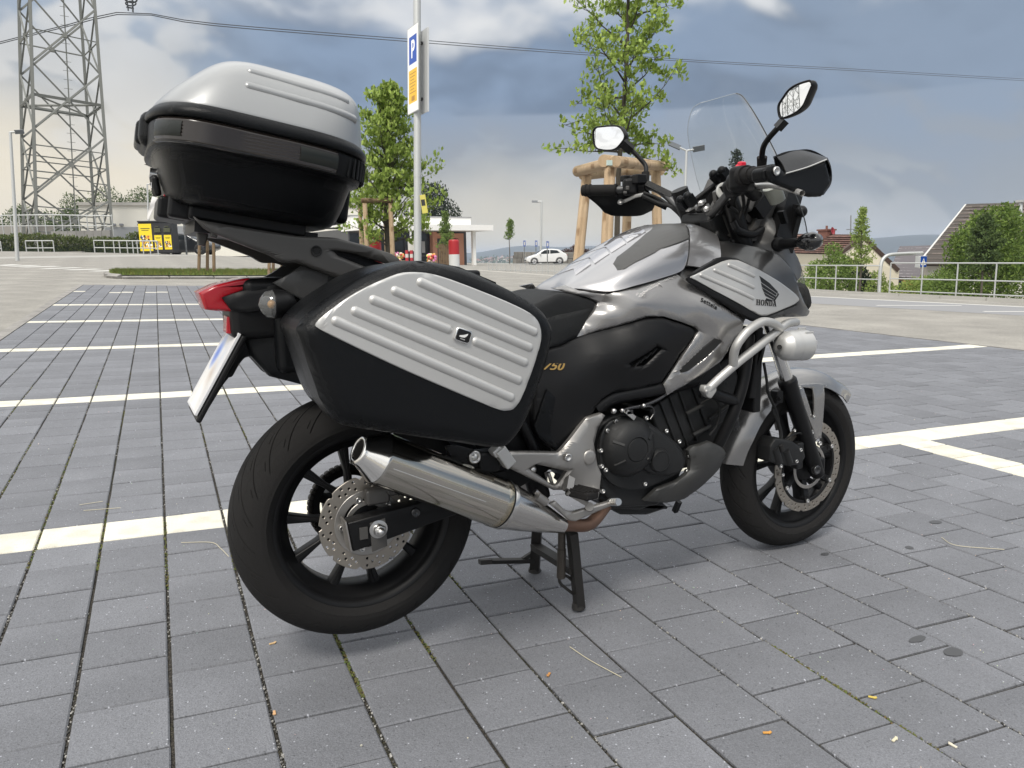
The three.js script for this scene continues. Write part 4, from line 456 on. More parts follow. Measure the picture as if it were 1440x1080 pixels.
// ---- tank lid (closed over the top), tank pad, rail strip
{
  const st = (pts) => [...pts.map((p) => p.slice()).reverse().map((p) => [p[0], p[1], -p[2]]).reverse(), ...[]];
  const rowOf = (half) => { const L = half.slice(0, -1).map((p) => p), R = half.slice(0, -1).reverse().map((p) => [p[0], p[1], -p[2]]); return [...L, half[half.length - 1], ...R]; };
  const rows = [
    [[0.572, 0.905, 0.085], [0.572, 0.907, 0.06], [0.572, 0.908, 0.03], [0.572, 0.908, 0]],
    [[0.585, 0.930, 0.09], [0.59, 0.94, 0.07], [0.6, 0.947, 0.035], [0.605, 0.949, 0]],
    [[0.668, 0.924, 0.155], [0.668, 0.955, 0.132], [0.665, 0.978, 0.07], [0.664, 0.985, 0]],
    [[0.738, 0.939, 0.172], [0.74, 0.985, 0.155], [0.742, 1.018, 0.085], [0.742, 1.026, 0]],
    [[0.81, 0.955, 0.179], [0.815, 1.015, 0.163], [0.822, 1.055, 0.09], [0.825, 1.068, 0]],
    [[0.877, 0.972, 0.181], [0.885, 1.03, 0.165], [0.905, 1.085, 0.095], [0.915, 1.1, 0]],
    [[0.9, 0.988, 0.178], [0.93, 1.043, 0.152], [0.98, 1.092, 0.085], [1.02, 1.106, 0]],
  ].map(rowOf);
  const tankG = sheet(rows, { nu: 6, nv: 6, t: 0.006, flip: true }), tankM = B('tank_lid', tankG, M.silver); tankM.updateMatrixWorld(); const rc = new THREE.Raycaster(), tz = (x, y) => { rc.set(new THREE.Vector3(x, y, 0.6), new THREE.Vector3(0, 0, -1)); const h = rc.intersectObject(tankM, false); return h.length ? h[0].point.z : 0.02; };
  const lip = rows[6], fr = lip.map((p) => [p[0] + 0.006, p[1] - 0.001, p[2]]); B('lid_seam', tube(fr.map((p) => [p[0] - 0.002, p[1] - 0.002, p[2] * 0.995]), 0.004, 40, 8), M.deep);
  B('tank_front', sheet([fr, lip.map((p) => [p[0] + 0.05, p[1] - 0.004 - 0.02 * Math.abs(p[2]), p[2] * 1.03]), lip.map((p) => [p[0] + 0.11, p[1] - 0.025, p[2] * 1.06])], { nu: 6, nv: 4, t: 0.006, flip: true }), M.silver);
  // grey grip strips along the crown
  const strip = [[0.702,0.981,0.155], [0.708,0.998,0.14], [0.731,1.016,0.125], [0.801,1.054,0.1], [0.851,1.08,0.085], [0.911,1.107,0.06], [0.962,1.109,0.055], [1.008,1.103,0.05], [0.977,1.082,0.085], [0.948,1.063,0.11], [0.835,1.036,0.135], [0.757,1.004,0.15], [0.717,0.984,0.157]];
  B('knee_strip', both(skin(strip, { zf: tz, dz: 0.0045, r: 0.003, t: 0.02, L: 0.008 })), M.dark);
  B('knee_strip', both(skin([[1.016,1.101,0.05], [1.052,1.093,0.05], [1.085,1.074,0.05], [1.049,1.066,0.07], [0.986,1.065,0.09]].map((p) => [p[0], p[1], p[2] + 0.012]), { r: 0.004, t: 0.012, L: 0.012 })), M.dark);
  // clear tank pad: three bevelled chevrons on the spine
  const gl = mat(0.4, 0.39, 0.4, 0.08, { metalness: 0.5, clearcoat: 1, clearcoatRoughness: 0.02 });
  const crown = (x, z) => { const i = x < 0.664 ? 0 : x < 0.742 ? 1 : x < 0.825 ? 2 : 3, X = [0.605, 0.664, 0.742, 0.825, 0.915], Y = [0.949, 0.985, 1.026, 1.068, 1.1]; const t = (x - X[i]) / (X[i + 1] - X[i]); return Y[i] + (Y[i + 1] - Y[i]) * t - 1.1 * z * z + 0.0095; };
  for (const [x0, x1, w] of [[0.64, 0.69, 0.05], [0.695, 0.745, 0.06], [0.75, 0.8, 0.062], [0.805, 0.87, 0.06]]) { const rws = []; for (let i = 0; i <= 3; i++) { const r = []; for (let k = -4; k <= 4; k++) { const z = k / 4 * w, x = x0 + (x1 - x0) * i / 3 - 0.02 * Math.abs(k / 4) * 1.2 + 0.01; r.push([x, crown(x, z), z]); } rws.push(r); } B('tank_pad', sheet(rws, { nu: 2, nv: 2, t: 0.004, flip: true }), gl); }
}
let sans, text;
// ---- side bodywork
const upper = [[0.885,0.975,0.176], [0.941,1.043,0.125], [1,1.072,0.07], [1.053,1.068,0.065], [1.099,1.054,0.09], [1.159,1.047,0.13], [1.251,1.022,0.17], [1.3,0.973,0.19], [1.322,0.914,0.2], [1.366,0.871,0.185], [1.436,0.833,0.15], [1.424,0.82,0.15], [1.262,0.829,0.2], [1.124,0.824,0.235], [1.075,0.838,0.24], [0.982,0.889,0.225], [0.913,0.932,0.2], [0.888,0.954,0.185]];
B('upper_shroud', both(skin(upper, { r: 0.006, t: 0.014, rad: 0.012, inner: [[0.997,1.01,0.175], [1.135,0.987,0.2], [1.009,0.935,0.222], [1.162,0.89,0.232], [0.954,1.005,0.15], [1.229,0.958,0.205]] })), M.shroud);
const wing = [[0.525,0.939,0.1], [0.567,0.945,0.1], [0.593,0.93,0.126], [0.666,0.92,0.158], [0.735,0.935,0.174], [0.874,0.969,0.183], [0.899,0.949,0.19], [0.982,0.887,0.225], [1.074,0.833,0.238], [1.067,0.806,0.238], [1.038,0.775,0.234], [1.005,0.717,0.22], [0.926,0.674,0.208], [0.835,0.635,0.198], [0.822,0.666,0.198], [0.875,0.745,0.212], [0.926,0.809,0.218], [0.913,0.821,0.218], [0.866,0.838,0.215], [0.81,0.856,0.208], [0.759,0.856,0.2], [0.667,0.832,0.17], [0.575,0.809,0.143], [0.607,0.852,0.138], [0.647,0.897,0.132], [0.622,0.91,0.13], [0.566,0.925,0.112]];
const wingG = skin(wing, { r: 0.006, t: 0.014, L: 0.013, holes: [[[0.991,0.778,0.21], [0.975,0.783,0.21], [0.935,0.756,0.21], [0.873,0.705,0.21], [0.876,0.699,0.21], [0.893,0.703,0.21], [0.948,0.739,0.21]]], inner: [[0.733,0.897,0.2], [0.645,0.871,0.163], [0.89,0.89,0.214], [0.949,0.84,0.234], [0.919,0.88,0.224], [0.96,0.74,0.226], [0.877,0.674,0.206]] }); B('side_fairing', both(wingG), M.paint);
B('duct_grille', both(skin([[0.996,0.78,0.21], [0.973,0.787,0.21], [0.932,0.758,0.21], [0.868,0.707,0.21], [0.873,0.695,0.21], [0.896,0.701,0.21], [0.951,0.737,0.21]], { zf: wingG.userData.zf, dz: -0.0012, t: 0.012, r: 0 })), M.deep);
// dark frame and silver inset panel with raised ribs, winged emblem and lettering
const frameO = [[0.879,0.956,0.21], [0.891,0.965,0.21], [0.939,0.989,0.212], [0.982,1.008,0.214], [1.012,1.012,0.215], [1.05,1.006,0.217], [1.137,0.969,0.226], [1.233,0.915,0.23], [1.287,0.876,0.228], [1.279,0.864,0.228], [1.175,0.842,0.236], [1.122,0.829,0.242], [1.09,0.829,0.244], [1.022,0.864,0.238], [0.934,0.916,0.22], [0.884,0.946,0.211]].map((p) => [p[0], p[1], p[2] + 0.008]);
const frameG = skin(frameO, { r: 0.005, t: 0.012, rad: 0.006, inner: [[1.046,0.924,0.238]].map((p) => [p[0], p[1], p[2] + 0.006]) }), fz = frameG.userData.zf; B('panel_frame', both(frameG), M.satin);
const insetO = [[0.885,0.958,0.22], [0.94,0.98,0.22], [0.99,0.998,0.22], [1.016,1.003,0.22], [1.047,1.001,0.22], [1.115,0.975,0.22], [1.2,0.935,0.22], [1.268,0.897,0.22], [1.284,0.882,0.22], [1.264,0.87,0.22], [1.191,0.853,0.22], [1.141,0.843,0.22], [1.113,0.844,0.22], [1.039,0.88,0.22], [0.959,0.921,0.22]];
const inset = B('silver_panel', both(skin(insetO, { zf: fz, dz: 0.005, r: 0.003, t: 0.01, rad: 0.008 })), M.cover);
const onPanel = (p, d = 0.0055) => [p[0], p[1], fz(p[0], p[1]) + d];
for (const [a, b] of [[[1.01,0.988,0.235], [1.093,0.956,0.235]], [[0.962,0.975,0.235], [1.086,0.925,0.235]], [[0.917,0.963,0.235], [1.082,0.895,0.235]]]) obj('rib', both(merge(tubeC([0, 0.25, 0.5, 0.75, 1].map((t) => onPanel(lerp3(a, b, t), 0.0035)), 0.006, 14, 10))), M.cover, inset);
{
  const ink = mat(0.006, 0.006, 0.006, 0.5), poly = (pts) => { const o = pts.map((p) => onPanel(p)); return skin(o.map((p) => [p[0], p[1], p[2]]), { t: 0.002, r: 0, L: 0.012, dz: 0.0006 }); };
  const wingF = [[[1.115,0.956,0.24], [1.152,0.935,0.24], [1.185,0.909,0.24], [1.181,0.905,0.24], [1.121,0.938,0.24]], [[1.119,0.936,0.24], [1.18,0.903,0.24], [1.177,0.898,0.24], [1.122,0.924,0.24]], [[1.122,0.922,0.24], [1.176,0.896,0.24], [1.173,0.891,0.24], [1.127,0.911,0.24]], [[1.128,0.909,0.24], [1.172,0.889,0.24], [1.165,0.887,0.24], [1.134,0.899,0.24]], [[1.137,0.893,0.24], [1.165,0.885,0.24], [1.16,0.883,0.24], [1.132,0.886,0.24]], [[1.185,0.907,0.24], [1.19,0.901,0.24], [1.171,0.882,0.24], [1.165,0.883,0.24], [1.183,0.9,0.24]]];
  obj('winged_emblem', wingF.map(poly), ink, inset);
  const font = await new FontLoader().loadAsync('fonts/droid/droid_serif_bold.typeface.json'); sans = await new FontLoader().loadAsync('fonts/droid/droid_sans_bold.typeface.json');
  text = (s, f, size, a, b, zfun, d) => { const g = new TextGeometry(s, { font: f, size, depth: 0.001, curveSegments: 4 }); g.computeBoundingBox(); const w = g.boundingBox.max.x, L = Math.hypot(b[0] - a[0], b[1] - a[1]), k = L / w, ang = Math.atan2(b[1] - a[1], b[0] - a[0]); g.scale(k, k, 1); g.applyMatrix4(new THREE.Matrix4().makeRotationZ(ang)); g.translate(a[0], a[1], 0); const c = clean(g), p = c.attributes.position; for (let i = 0; i < p.count; i++) p.setZ(i, p.getZ(i) + zfun(p.getX(i), p.getY(i)) + d); return c; };
  obj('lettering', text('HONDA', font, 1, [1.093,0.876,0.24], [1.179,0.867,0.24], fz, 0.0055), ink, inset);
  B('name_sticker', [text('Settela', sans, 1, [0.921,0.892,0.226], [0.969,0.867,0.237], wingG.userData.zf, 0.0003)], ink);
}
B('front_cowl', both(skin([[1.107,1.061,0.06], [1.174,1.063,0.07], [1.235,1.058,0.09], [1.253,1.085,0.1], [1.252,1.112,0.1], [1.272,1.127,0.1], [1.307,1.125,0.1], [1.338,1.11,0.1], [1.373,1.082,0.1], [1.398,1.03,0.105], [1.429,0.985,0.105], [1.446,0.963,0.1], [1.43,0.941,0.11], [1.37,0.93,0.15], [1.316,0.97,0.17], [1.267,1.018,0.155], [1.169,1.041,0.12], [1.104,1.052,0.085]], { r: 0.005, t: 0.02, inner: [[1.277,1.073,0.14], [1.314,1.019,0.15]] })), M.dark);
B('beak', [sheet([[1.30, 0.93, 1], [1.40, 0.92, 0.9], [1.47, 0.86, 0.7], [1.48, 0.83, 0.55]].map(([x, y, k]) => [-1, -0.6, 0, 0.6, 1].map((q) => [x + 0.05 * (1 - q * q), y, q * 0.17 * k])), { nu: 3, nv: 3, t: 0.01, flip: true }), sheet([[1.28, 1.12, 0.6], [1.36, 1.07, 0.9], [1.41, 1.0, 1], [1.42, 0.93, 1]].map(([x, y, k]) => [-1, -0.6, 0, 0.6, 1].map((q) => [x + 0.06 * (1 - q * q), y, q * 0.1 * k])), { nu: 3, nv: 3, t: 0.01, flip: true })], M.dark);
B('headlight', [sheet([[1.47, 0.99], [1.5, 0.92], [1.49, 0.86]].map(([x, y]) => [-1, -0.5, 0, 0.5, 1].map((q) => [x - 0.03 * q * q, y, q * 0.09])), { nu: 3, nv: 3, t: 0.006, flip: true })], M.lens);
// black side cover and the parts below it
const sideG = skin([[0.459,0.782,0.16], [0.517,0.79,0.155], [0.57,0.807,0.15], [0.663,0.829,0.176], [0.755,0.852,0.205], [0.806,0.852,0.213], [0.861,0.834,0.22], [0.907,0.818,0.223], [0.917,0.808,0.223], [0.866,0.746,0.217], [0.813,0.67,0.203], [0.736,0.661,0.2], [0.658,0.659,0.198], [0.625,0.644,0.196], [0.594,0.607,0.192], [0.542,0.557,0.19], [0.497,0.512,0.185], [0.461,0.535,0.18], [0.433,0.566,0.175], [0.426,0.609,0.17], [0.434,0.691,0.165], [0.444,0.735,0.16]], { r: 0.008, t: 0.03, L: 0.014, dz: -0.008, holes: [[[0.697,0.736,0.2], [0.707,0.727,0.2], [0.747,0.726,0.2], [0.801,0.769,0.2], [0.782,0.776,0.2]]], inner: [[0.717,0.796,0.222], [0.62,0.763,0.2], [0.517,0.696,0.19], [0.641,0.695,0.202], [0.809,0.79,0.226], [0.497,0.585,0.186]] }); const sideF = sideG.userData.zf; B('side_cover', both(sideG), M.satin);
B('vent_backing', both(skin([[0.71,0.737,0.17], [0.724,0.713,0.17], [0.782,0.712,0.17], [0.842,0.767,0.17], [0.805,0.779,0.17]].map((p) => [p[0], p[1], 0.172]), { t: 0.01, r: 0 })), M.deep); B('vent_slats', [...[0, 1, 2, 3].map((i) => bar(lerp3([0.714,0.724,0.196], [0.787,0.766,0.2], i / 4), lerp3([0.733,0.742,0.196], [0.806,0.78,0.2], i / 4), 0.003, 0.016))], M.deep);
B('model_number', [(() => { const g = text('750', sans, 1, [0.455,0.735,0.165], [0.511,0.729,0.165], () => 0, 0); const p = g.attributes.position, y0 = [0.455,0.735,0.165][1]; for (let i = 0; i < p.count; i++) p.setXYZ(i, p.getX(i) + (p.getY(i) - y0) * 0.5, y0 + (p.getY(i) - y0) * 0.75, sideF(p.getX(i), p.getY(i)) - 0.0065 + p.getZ(i)); return g; })()], mat(0.55, 0.36, 0.12, 0.4, { metalness: 0.5 }));
B('lower_cover', both(skin([[0.459,0.685,0.18], [0.484,0.66,0.18], [0.469,0.606,0.182], [0.467,0.565,0.182], [0.497,0.514,0.184], [0.437,0.56,0.178], [0.423,0.592,0.175]], { t: 0.01, r: 0.003 })), M.black);
B('frame_tube', both([tube([[0.615,0.614,0.16], [0.662,0.639,0.165], [0.734,0.647,0.17], [0.832,0.653,0.17], [0.964,0.658,0.15]], 0.021, 24, 16), tube([[0.964,0.658,0.15], [1.15, 0.85, 0.1], [1.2, 0.95, 0.05]], 0.02)]), M.satin);
B('body_core', [box(0.5, 0.3, 0.2, 0.85, 0.8, 0, 0.03), box(0.3, 0.2, 0.22, 0.45, 0.75, 0, 0.03), box(0.2, 0.2, 0.16, 1.15, 0.9, 0, 0.03), box(0.3, 0.22, 0.12, 1.22, 0.93, 0, 0.03)], M.deep);
// ---- engine
{
  const en = new THREE.Group(); en.name = 'engine'; bike.add(en); const E = (n, g, m = M.engine) => obj(n, g, m, en);
  const oc = (k) => [[0.616,0.493,0.19], [0.622,0.547,0.19], [0.65,0.579,0.19], [0.701,0.59,0.19], [0.756,0.578,0.19], [0.793,0.554,0.19], [0.856,0.511,0.19], [0.901,0.47,0.19], [0.917,0.434,0.19], [0.902,0.403,0.19], [0.859,0.388,0.19], [0.808,0.377,0.19], [0.759,0.371,0.19], [0.698,0.381,0.19], [0.651,0.408,0.19], [0.623,0.449,0.19]].map((p) => p.slice(0, 2)).map(([x, y]) => [0.745 + (x - 0.745) * k, 0.5 + (y - 0.5) * k]);
  E('crankcase', [plate(spl(oc(1.03), 3, true), -0.17, 0.335, 0.02), plate([[0.655,0.377,0.15], [0.802,0.331,0.15], [0.841,0.299,0.15], [0.79,0.291,0.15], [0.679,0.315,0.15], [0.643,0.348,0.15]].map((p) => p.slice(0, 2)), -0.12, 0.26, 0.015), plate(fillet([[0.631,0.383,0.16], [0.638,0.503,0.16], [0.818,0.458,0.16], [0.935,0.42,0.16], [0.897,0.34,0.16], [0.833,0.303,0.16], [0.696,0.321,0.16]].map((p) => p.slice(0, 2)), 0.01), -0.15, 0.31, 0.012)]);
  E('clutch_flange', plate(spl(oc(0.99), 3, true), 0.166, 0.016, 0.004));
  const cc = [0.721,0.503,0.2]; E('clutch_cover', latheAx([cc[0] - 0.012, cc[1], 0.178], ZP, [[0, 0.086], [0.012, 0.084], [0.02, 0.076], [0.034, 0.069], [0.046, 0.05], [0.051, 0.036], [0.05, 0.034], [0.047, 0.0335], [0.047, 0.032], [0.052, 0.031], [0.052, 0]], 48));
  const c2 = [0.807,0.452,0.2]; E('pump_boss', [latheAx([c2[0], c2[1], 0.17], ZP, [[0, 0.04], [0.02, 0.036], [0.036, 0.031], [0.036, 0.027], [0.034, 0.026], [0.036, 0.024], [0.036, 0]], 36), plate(spl([[0.756,0.554,0.19], [0.831,0.521,0.19], [0.89,0.465,0.19], [0.902,0.422,0.19], [0.859,0.401,0.19], [0.758,0.432,0.19]].map((p) => p.slice(0, 2)), 3, true), 0.17, 0.026, 0.008)]);
  for (const p of [[0.619,0.504,0.178], [0.622,0.46,0.178], [0.64,0.556,0.178], [0.668,0.578,0.178], [0.77,0.576,0.178], [0.84,0.531,0.178], [0.887,0.494,0.178], [0.924,0.447,0.178], [0.918,0.401,0.178], [0.626,0.389,0.178], [0.635,0.448,0.178], [0.768,0.387,0.178]]) E('bolt', hexBolt(p, 0.0065, ZP, 0.01), M.bolt);
  for (const a of [0.55, 2.75, 3.7, 5.6]) { const p = (r) => [cc[0] - 0.012 + Math.cos(a) * r, cc[1] + Math.sin(a) * r]; E('cover_rib', bar([...p(0.045), 0.226], [...p(0.072), 0.208], 0.007, 0.006)); }
  // inclined cylinders and head
  const cyA = [0.86, 0.52, 0], cyB = [1.12, 0.64, 0], dir = V(cyB).sub(V(cyA)).normalize(), ang = Math.atan2(dir.y, dir.x); const blk = (s, w, h, d, n = 0) => mv(new RoundedBoxGeometry(w, h, d, 2, 0.008), cyA[0] + dir.x * s - dir.y * n, cyA[1] + dir.y * s + dir.x * n, 0, 0, 0, ang);
  E('cylinder_block', [blk(0.06, 0.16, 0.17, 0.3), ...[0, 1, 2].map((i) => blk(0.02 + i * 0.035, 0.006, 0.18, 0.315))]);
  E('cylinder_head', [blk(0.2, 0.12, 0.18, 0.31), blk(0.285, 0.06, 0.15, 0.29), ...[-0.05, 0.03].map((n) => blk(0.2, 0.1, 0.012, 0.33, n))]);
  E('spark_plug_lead', [...[[970, 585], [980, 610]].map(([x, y], i) => cyl(i ? [0.955,0.5,0.165] : [0.927,0.566,0.165], i ? [1.015,0.521,0.17] : [0.983,0.586,0.17], 0.006)), tube([[0.975,0.591,0.17], [1.014,0.606,0.18], [1.035,0.573,0.185], [1.03,0.523,0.18], [1.008,0.495,0.175]], 0.0035)], M.deep);
  E('wiring', [tube([[0.844,0.637,0.18], [0.808,0.624,0.185], [0.756,0.614,0.19], [0.708,0.611,0.19], [0.678,0.603,0.19]], 0.005), tube([[0.74,0.611,0.195], [0.776,0.609,0.195], [0.788,0.591,0.195], [0.774,0.573,0.195]], 0.003), box(0.022, 0.012, 0.012, ...[0.7,0.602,0.198], 0.002)], M.gloss);
  E('connector', [bar([0.689,0.607,0.2], [0.717,0.584,0.2], 0.012, 0.008), sph([0.651,0.611,0.198], 0.008), sph([0.748,0.616,0.2], 0.006), sph([0.677,0.61,0.2], 0.006)], M.bolt);
  for (const [x, y] of [[0, 0], [1, 0], [2, 0], [3, 0]]) E('sump_bolt', latheAx([0.64 + x * 0.045, 0.338 + x * 0.004, 0.14], ZP, [[0, 0], [0, 0.007], [0.012, 0.006], [0.013, 0]], 8), M.bolt);
  E('oil_pan', [plate(fillet([[0.679,0.325,0.1], [0.881,0.3,0.1], [0.908,0.273,0.1], [0.828,0.265,0.1], [0.734,0.282,0.1]].map((p) => p.slice(0, 2)), 0.006), -0.1, 0.22, 0.008)]);
}
B('belly_pan', both(skin([[0.913,0.466,0.2], [0.928,0.475,0.2], [0.992,0.483,0.2], [1.051,0.454,0.19], [1.075,0.431,0.18], [1.046,0.387,0.18], [0.982,0.345,0.18], [0.913,0.315,0.18], [0.85,0.315,0.18], [0.774,0.334,0.18], [0.811,0.366,0.19], [0.875,0.378,0.195], [0.92,0.407,0.2], [0.924,0.435,0.2]], { t: 0.02, r: 0.006, inner: [[0.969,0.449,0.212], [0.893,0.35,0.196], [0.922,0.395,0.207]] })), mat(0.03, 0.03, 0.029, 0.5));
B('engine_mount', box(0.3, 0.16, 0.28, 0.95, 0.47, 0, 0.02), M.deep);
B('radiator', [box(0.03, 0.26, 0.34, 1.2, 0.67, 0, 0.006), plate([[1.237,0.777,0.16], [1.207,0.67,0.16], [1.193,0.584,0.16], [1.167,0.587,0.16], [1.183,0.683,0.16], [1.207,0.778,0.16]].map((p) => p.slice(0, 2)), 0.12, 0.05, 0.004)], M.satin);
B('horn', [latheAx([1.173,0.513,0.1], [0.75, 0.1, 0.66], [[-0.02, 0], [-0.02, 0.02], [0, 0.032], [0.012, 0.034], [0.014, 0.03], [0.006, 0.02], [0.008, 0]], 28), tube([[1.137,0.547,0.1], [1.167,0.51,0.1], [1.184,0.474,0.1]], 0.006)], M.gloss);
B('engine_guard', both([tube([[1.124,0.787,0.2], [1.114,0.715,0.205], [1.096,0.644,0.21], [1.074,0.572,0.205], [1.06,0.517,0.19], [1.047,0.461,0.17]], 0.0175, 30, 14), tube([[0.957,0.639,0.215], [1,0.621,0.215], [1.075,0.595,0.205]], 0.0165, 10, 14), latheAx([1.075,0.595,0.205], [0.9, -0.1, 0.3], [[-0.006, 0.019], [0.004, 0.02], [0.006, 0.017], [0.006, 0]], 18)]), M.satin);
B('crash_bar', both([tube([[0.939,0.644,0.235], [0.984,0.682,0.245], [1.038,0.721,0.255], [1.112,0.764,0.26], [1.177,0.796,0.255], [1.229,0.813,0.24], [1.294,0.814,0.215]], 0.0125, 40, 16), tube([[1.015,0.715,0.255], [1.007,0.746,0.265], [1.009,0.773,0.275], [1.037,0.805,0.28], [1.073,0.824,0.28], [1.104,0.83,0.278], [1.149,0.821,0.27], [1.185,0.804,0.26]], 0.0125, 50, 16), sph([1.299,0.813,0.213], 0.0125, 14)]), M.pipe);
B('crash_bar_clamp', [plate(fillet([[0.923,0.661,0.23], [0.964,0.657,0.23], [0.965,0.641,0.23], [0.947,0.622,0.23], [0.934,0.626,0.23], [0.918,0.646,0.23]].map((p) => p.slice(0, 2)), 0.004), 0.225, 0.022, 0.003), latheAx([0.926,0.645,0.247], ZP, [[0, 0], [0, 0.006], [0.004, 0.005], [0.005, 0]], 10)], M.pipe);
B('auxiliary_lamp', [latheAx([1.174,0.755,0.27], [1, -0.03, 0.05], [[-0.004, 0], [-0.002, 0.018], [0.004, 0.03], [0.02, 0.041], [0.024, 0.0425], [0.05, 0.0435], [0.052, 0.042], [0.054, 0.0435], [0.098, 0.044], [0.102, 0.04], [0.09, 0.036], [0.09, 0]], 40), ...Array.from({ length: 9 }, (_, i) => { const a = i / 9 * 6.283, p = [1.174,0.755,0.27]; return box(0.03, 0.012, 0.004, p[0] + 0.088, p[1] + Math.cos(a) * 0.043, p[2] + Math.sin(a) * 0.043, 0.001); })], M.cover);
B('lamp_boss', [cyl([1.166,0.754,0.278], add3([1.166,0.754,0.278], [-0.004, 0, 0.004]), 0.007)], M.deep);
// ---- foot controls
B('pivot_plate', [skin([[0.569,0.602,0.2], [0.616,0.608,0.2], [0.627,0.601,0.2], [0.604,0.571,0.2], [0.591,0.524,0.2], [0.6,0.474,0.2], [0.614,0.443,0.2], [0.605,0.373,0.2], [0.589,0.373,0.2], [0.546,0.396,0.2], [0.504,0.415,0.2], [0.465,0.421,0.2], [0.313,0.514,0.21], [0.302,0.541,0.21], [0.328,0.545,0.21], [0.478,0.521,0.205]].map((p) => [p[0], p[1], p[2]]), { t: 0.02, r: 0.007, L: 0.01, holes: [[[0.413,0.499,0.2], [0.502,0.469,0.2], [0.478,0.434,0.2], [0.461,0.437,0.2], [0.391,0.491,0.2]]], inner: [[0.532,0.491,0.215], [0.502,0.514,0.212], [0.586,0.46,0.2]] }), plate([[0.55, 0.3], [0.66, 0.3], [0.66, 0.52], [0.6, 0.52]], -0.2, 0.03, 0.006)], M.alu);
B('pivot_bolt', [latheAx([0.495,0.51,0.216], ZP, [[0, 0], [0, 0.011], [0.006, 0.0105], [0.006, 0.006], [0.002, 0.005], [0.002, 0]], 20)], M.bolt);
B('pivot_cap', [latheAx([0.566,0.498,0.207], ZP, [[0, 0], [0, 0.021], [0.004, 0.02], [0.007, 0.015], [0.008, 0]], 28)], M.alu);
B('plate_bracket', [mv(new RoundedBoxGeometry(0.03, 0.055, 0.03, 2, 0.004), ...[0.308,0.54,0.225], 0, 0, 0.6), mv(new RoundedBoxGeometry(0.025, 0.02, 0.03, 2, 0.003), ...[0.288,0.556,0.22], 0, 0, 0.6)], M.cover);
B('footpeg', [mv(new RoundedBoxGeometry(0.05, 0.02, 0.075, 2, 0.006), ...[0.516,0.419,0.25], 0, 0.35, -0.1), ...Array.from({ length: 5 }, (_, i) => mv(new RoundedBoxGeometry(0.006, 0.008, 0.068, 1, 0.002), [0.516,0.419,0.25][0] - 0.02 + i * 0.01, [0.516,0.419,0.25][1] + 0.011, 0.25, 0, 0.35, -0.1))], M.rubber);
B('peg_bracket', [bar([0.505,0.452,0.21], [0.486,0.426,0.23], 0.02, 0.02), bar([0.486,0.426,0.23], [0.533,0.393,0.25], 0.012, 0.02)], M.alu);
B('brake_pedal', [skin([[0.433,0.4,0.2], [0.45,0.404,0.2], [0.475,0.377,0.2], [0.501,0.365,0.2], [0.568,0.371,0.2], [0.632,0.376,0.2], [0.637,0.365,0.2], [0.573,0.354,0.2], [0.508,0.34,0.2], [0.49,0.345,0.2], [0.473,0.362,0.2]].map((p) => [p[0], p[1], 0.235]), { t: 0.014, r: 0.004, L: 0.008 }), cyl([0.546,0.376,0.24], [0.563,0.358,0.215], 0.012), cyl([0.401,0.424,0.22], [0.428,0.402,0.22], 0.011)], M.alu);
B('pedal_pad', [cyl([0.62,0.371,0.225], [0.617,0.385,0.27], 0.009, 0.0095, 16), ...[0, 1, 2].map((i) => cyl(lerp3([0.62,0.371,0.225], [0.617,0.385,0.27], 0.3 + i * 0.25), lerp3([0.62,0.371,0.225], [0.617,0.385,0.27], 0.36 + i * 0.25), 0.0105))], M.bolt);
B('brake_rod', [cyl([0.401,0.434,0.21], [0.434,0.399,0.21], 0.007), cyl([0.464,0.463,0.17], [0.476,0.427,0.17], 0.005), sph([0.41,0.482,0.18], 0.012), sph([0.388,0.501,0.17], 0.01)], M.bolt);
B('rear_linkage', [cyl([0.42, 0.62, 0.07], [0.5, 0.36, 0.06], 0.03), tube([[0.336,0.669,0.14], [0.391,0.609,0.15], [0.427,0.539,0.15], [0.435,0.509,0.15]], 0.014), box(0.12, 0.1, 0.1, 0.42, 0.55, 0.08, 0.01), bar([0.25, 0.62, 0.12], [0.45, 0.6, 0.12], 0.04)], M.satin);
// ---- centre stand
{
  const cs = new THREE.Group(); cs.name = 'centre_stand'; bike.add(cs); const st = mat(0.03, 0.028, 0.026, 0.6, { metalness: 0.3 }); const fR = [0.619,0.01,0.075], fL = [0.631,0.008,-0.215];
  obj('leg', [bar([0.56,0.268,0.13], fR, 0.03, 0.024), cyl(add3(fR, [-0.004, 0.016, 0]), add3(fR, [-0.004, -0.004, 0]), 0.017, 0.02)], st, cs); obj('leg', [bar([0.611,0.171,-0.16], fL, 0.03, 0.024), cyl(add3(fL, [-0.004, 0.014, 0]), add3(fL, [0.0, -0.002, 0]), 0.017, 0.022)], st, cs);
  obj('crossbar', bar([0.608,0.114,-0.17], [0.585,0.139,0.1], 0.03, 0.02), st, cs);
  obj('stand_lever', [bar([0.618,0.053,-0.2], [0.461,0.087,-0.19], 0.012, 0.02), bar([0.461,0.087,-0.19], [0.427,0.088,-0.2], 0.014, 0.05), bar([0.613,0.078,-0.2], [0.579,0.064,-0.2], 0.012, 0.012)], st, cs);
  obj('spring', [cyl([0.54,0.265,0.11], [0.545,0.211,0.1], 0.011), cyl([0.545,0.211,0.1], [0.548,0.122,0.09], 0.0125)], mat(0.08, 0.07, 0.06, 0.5, { metalness: 0.6 }), cs);
  obj('lever_loop', tube([[0.595,0.057,0.08], [0.57,0.08,0.085], [0.549,0.102,0.085], [0.547,0.12,0.085], [0.568,0.12,0.085], [0.592,0.099,0.08]], 0.0045, 30), st, cs);
}
B('side_stand', bar([1.13,0.193,-0.1], [1.129,0.152,-0.12], 0.016), M.satin);

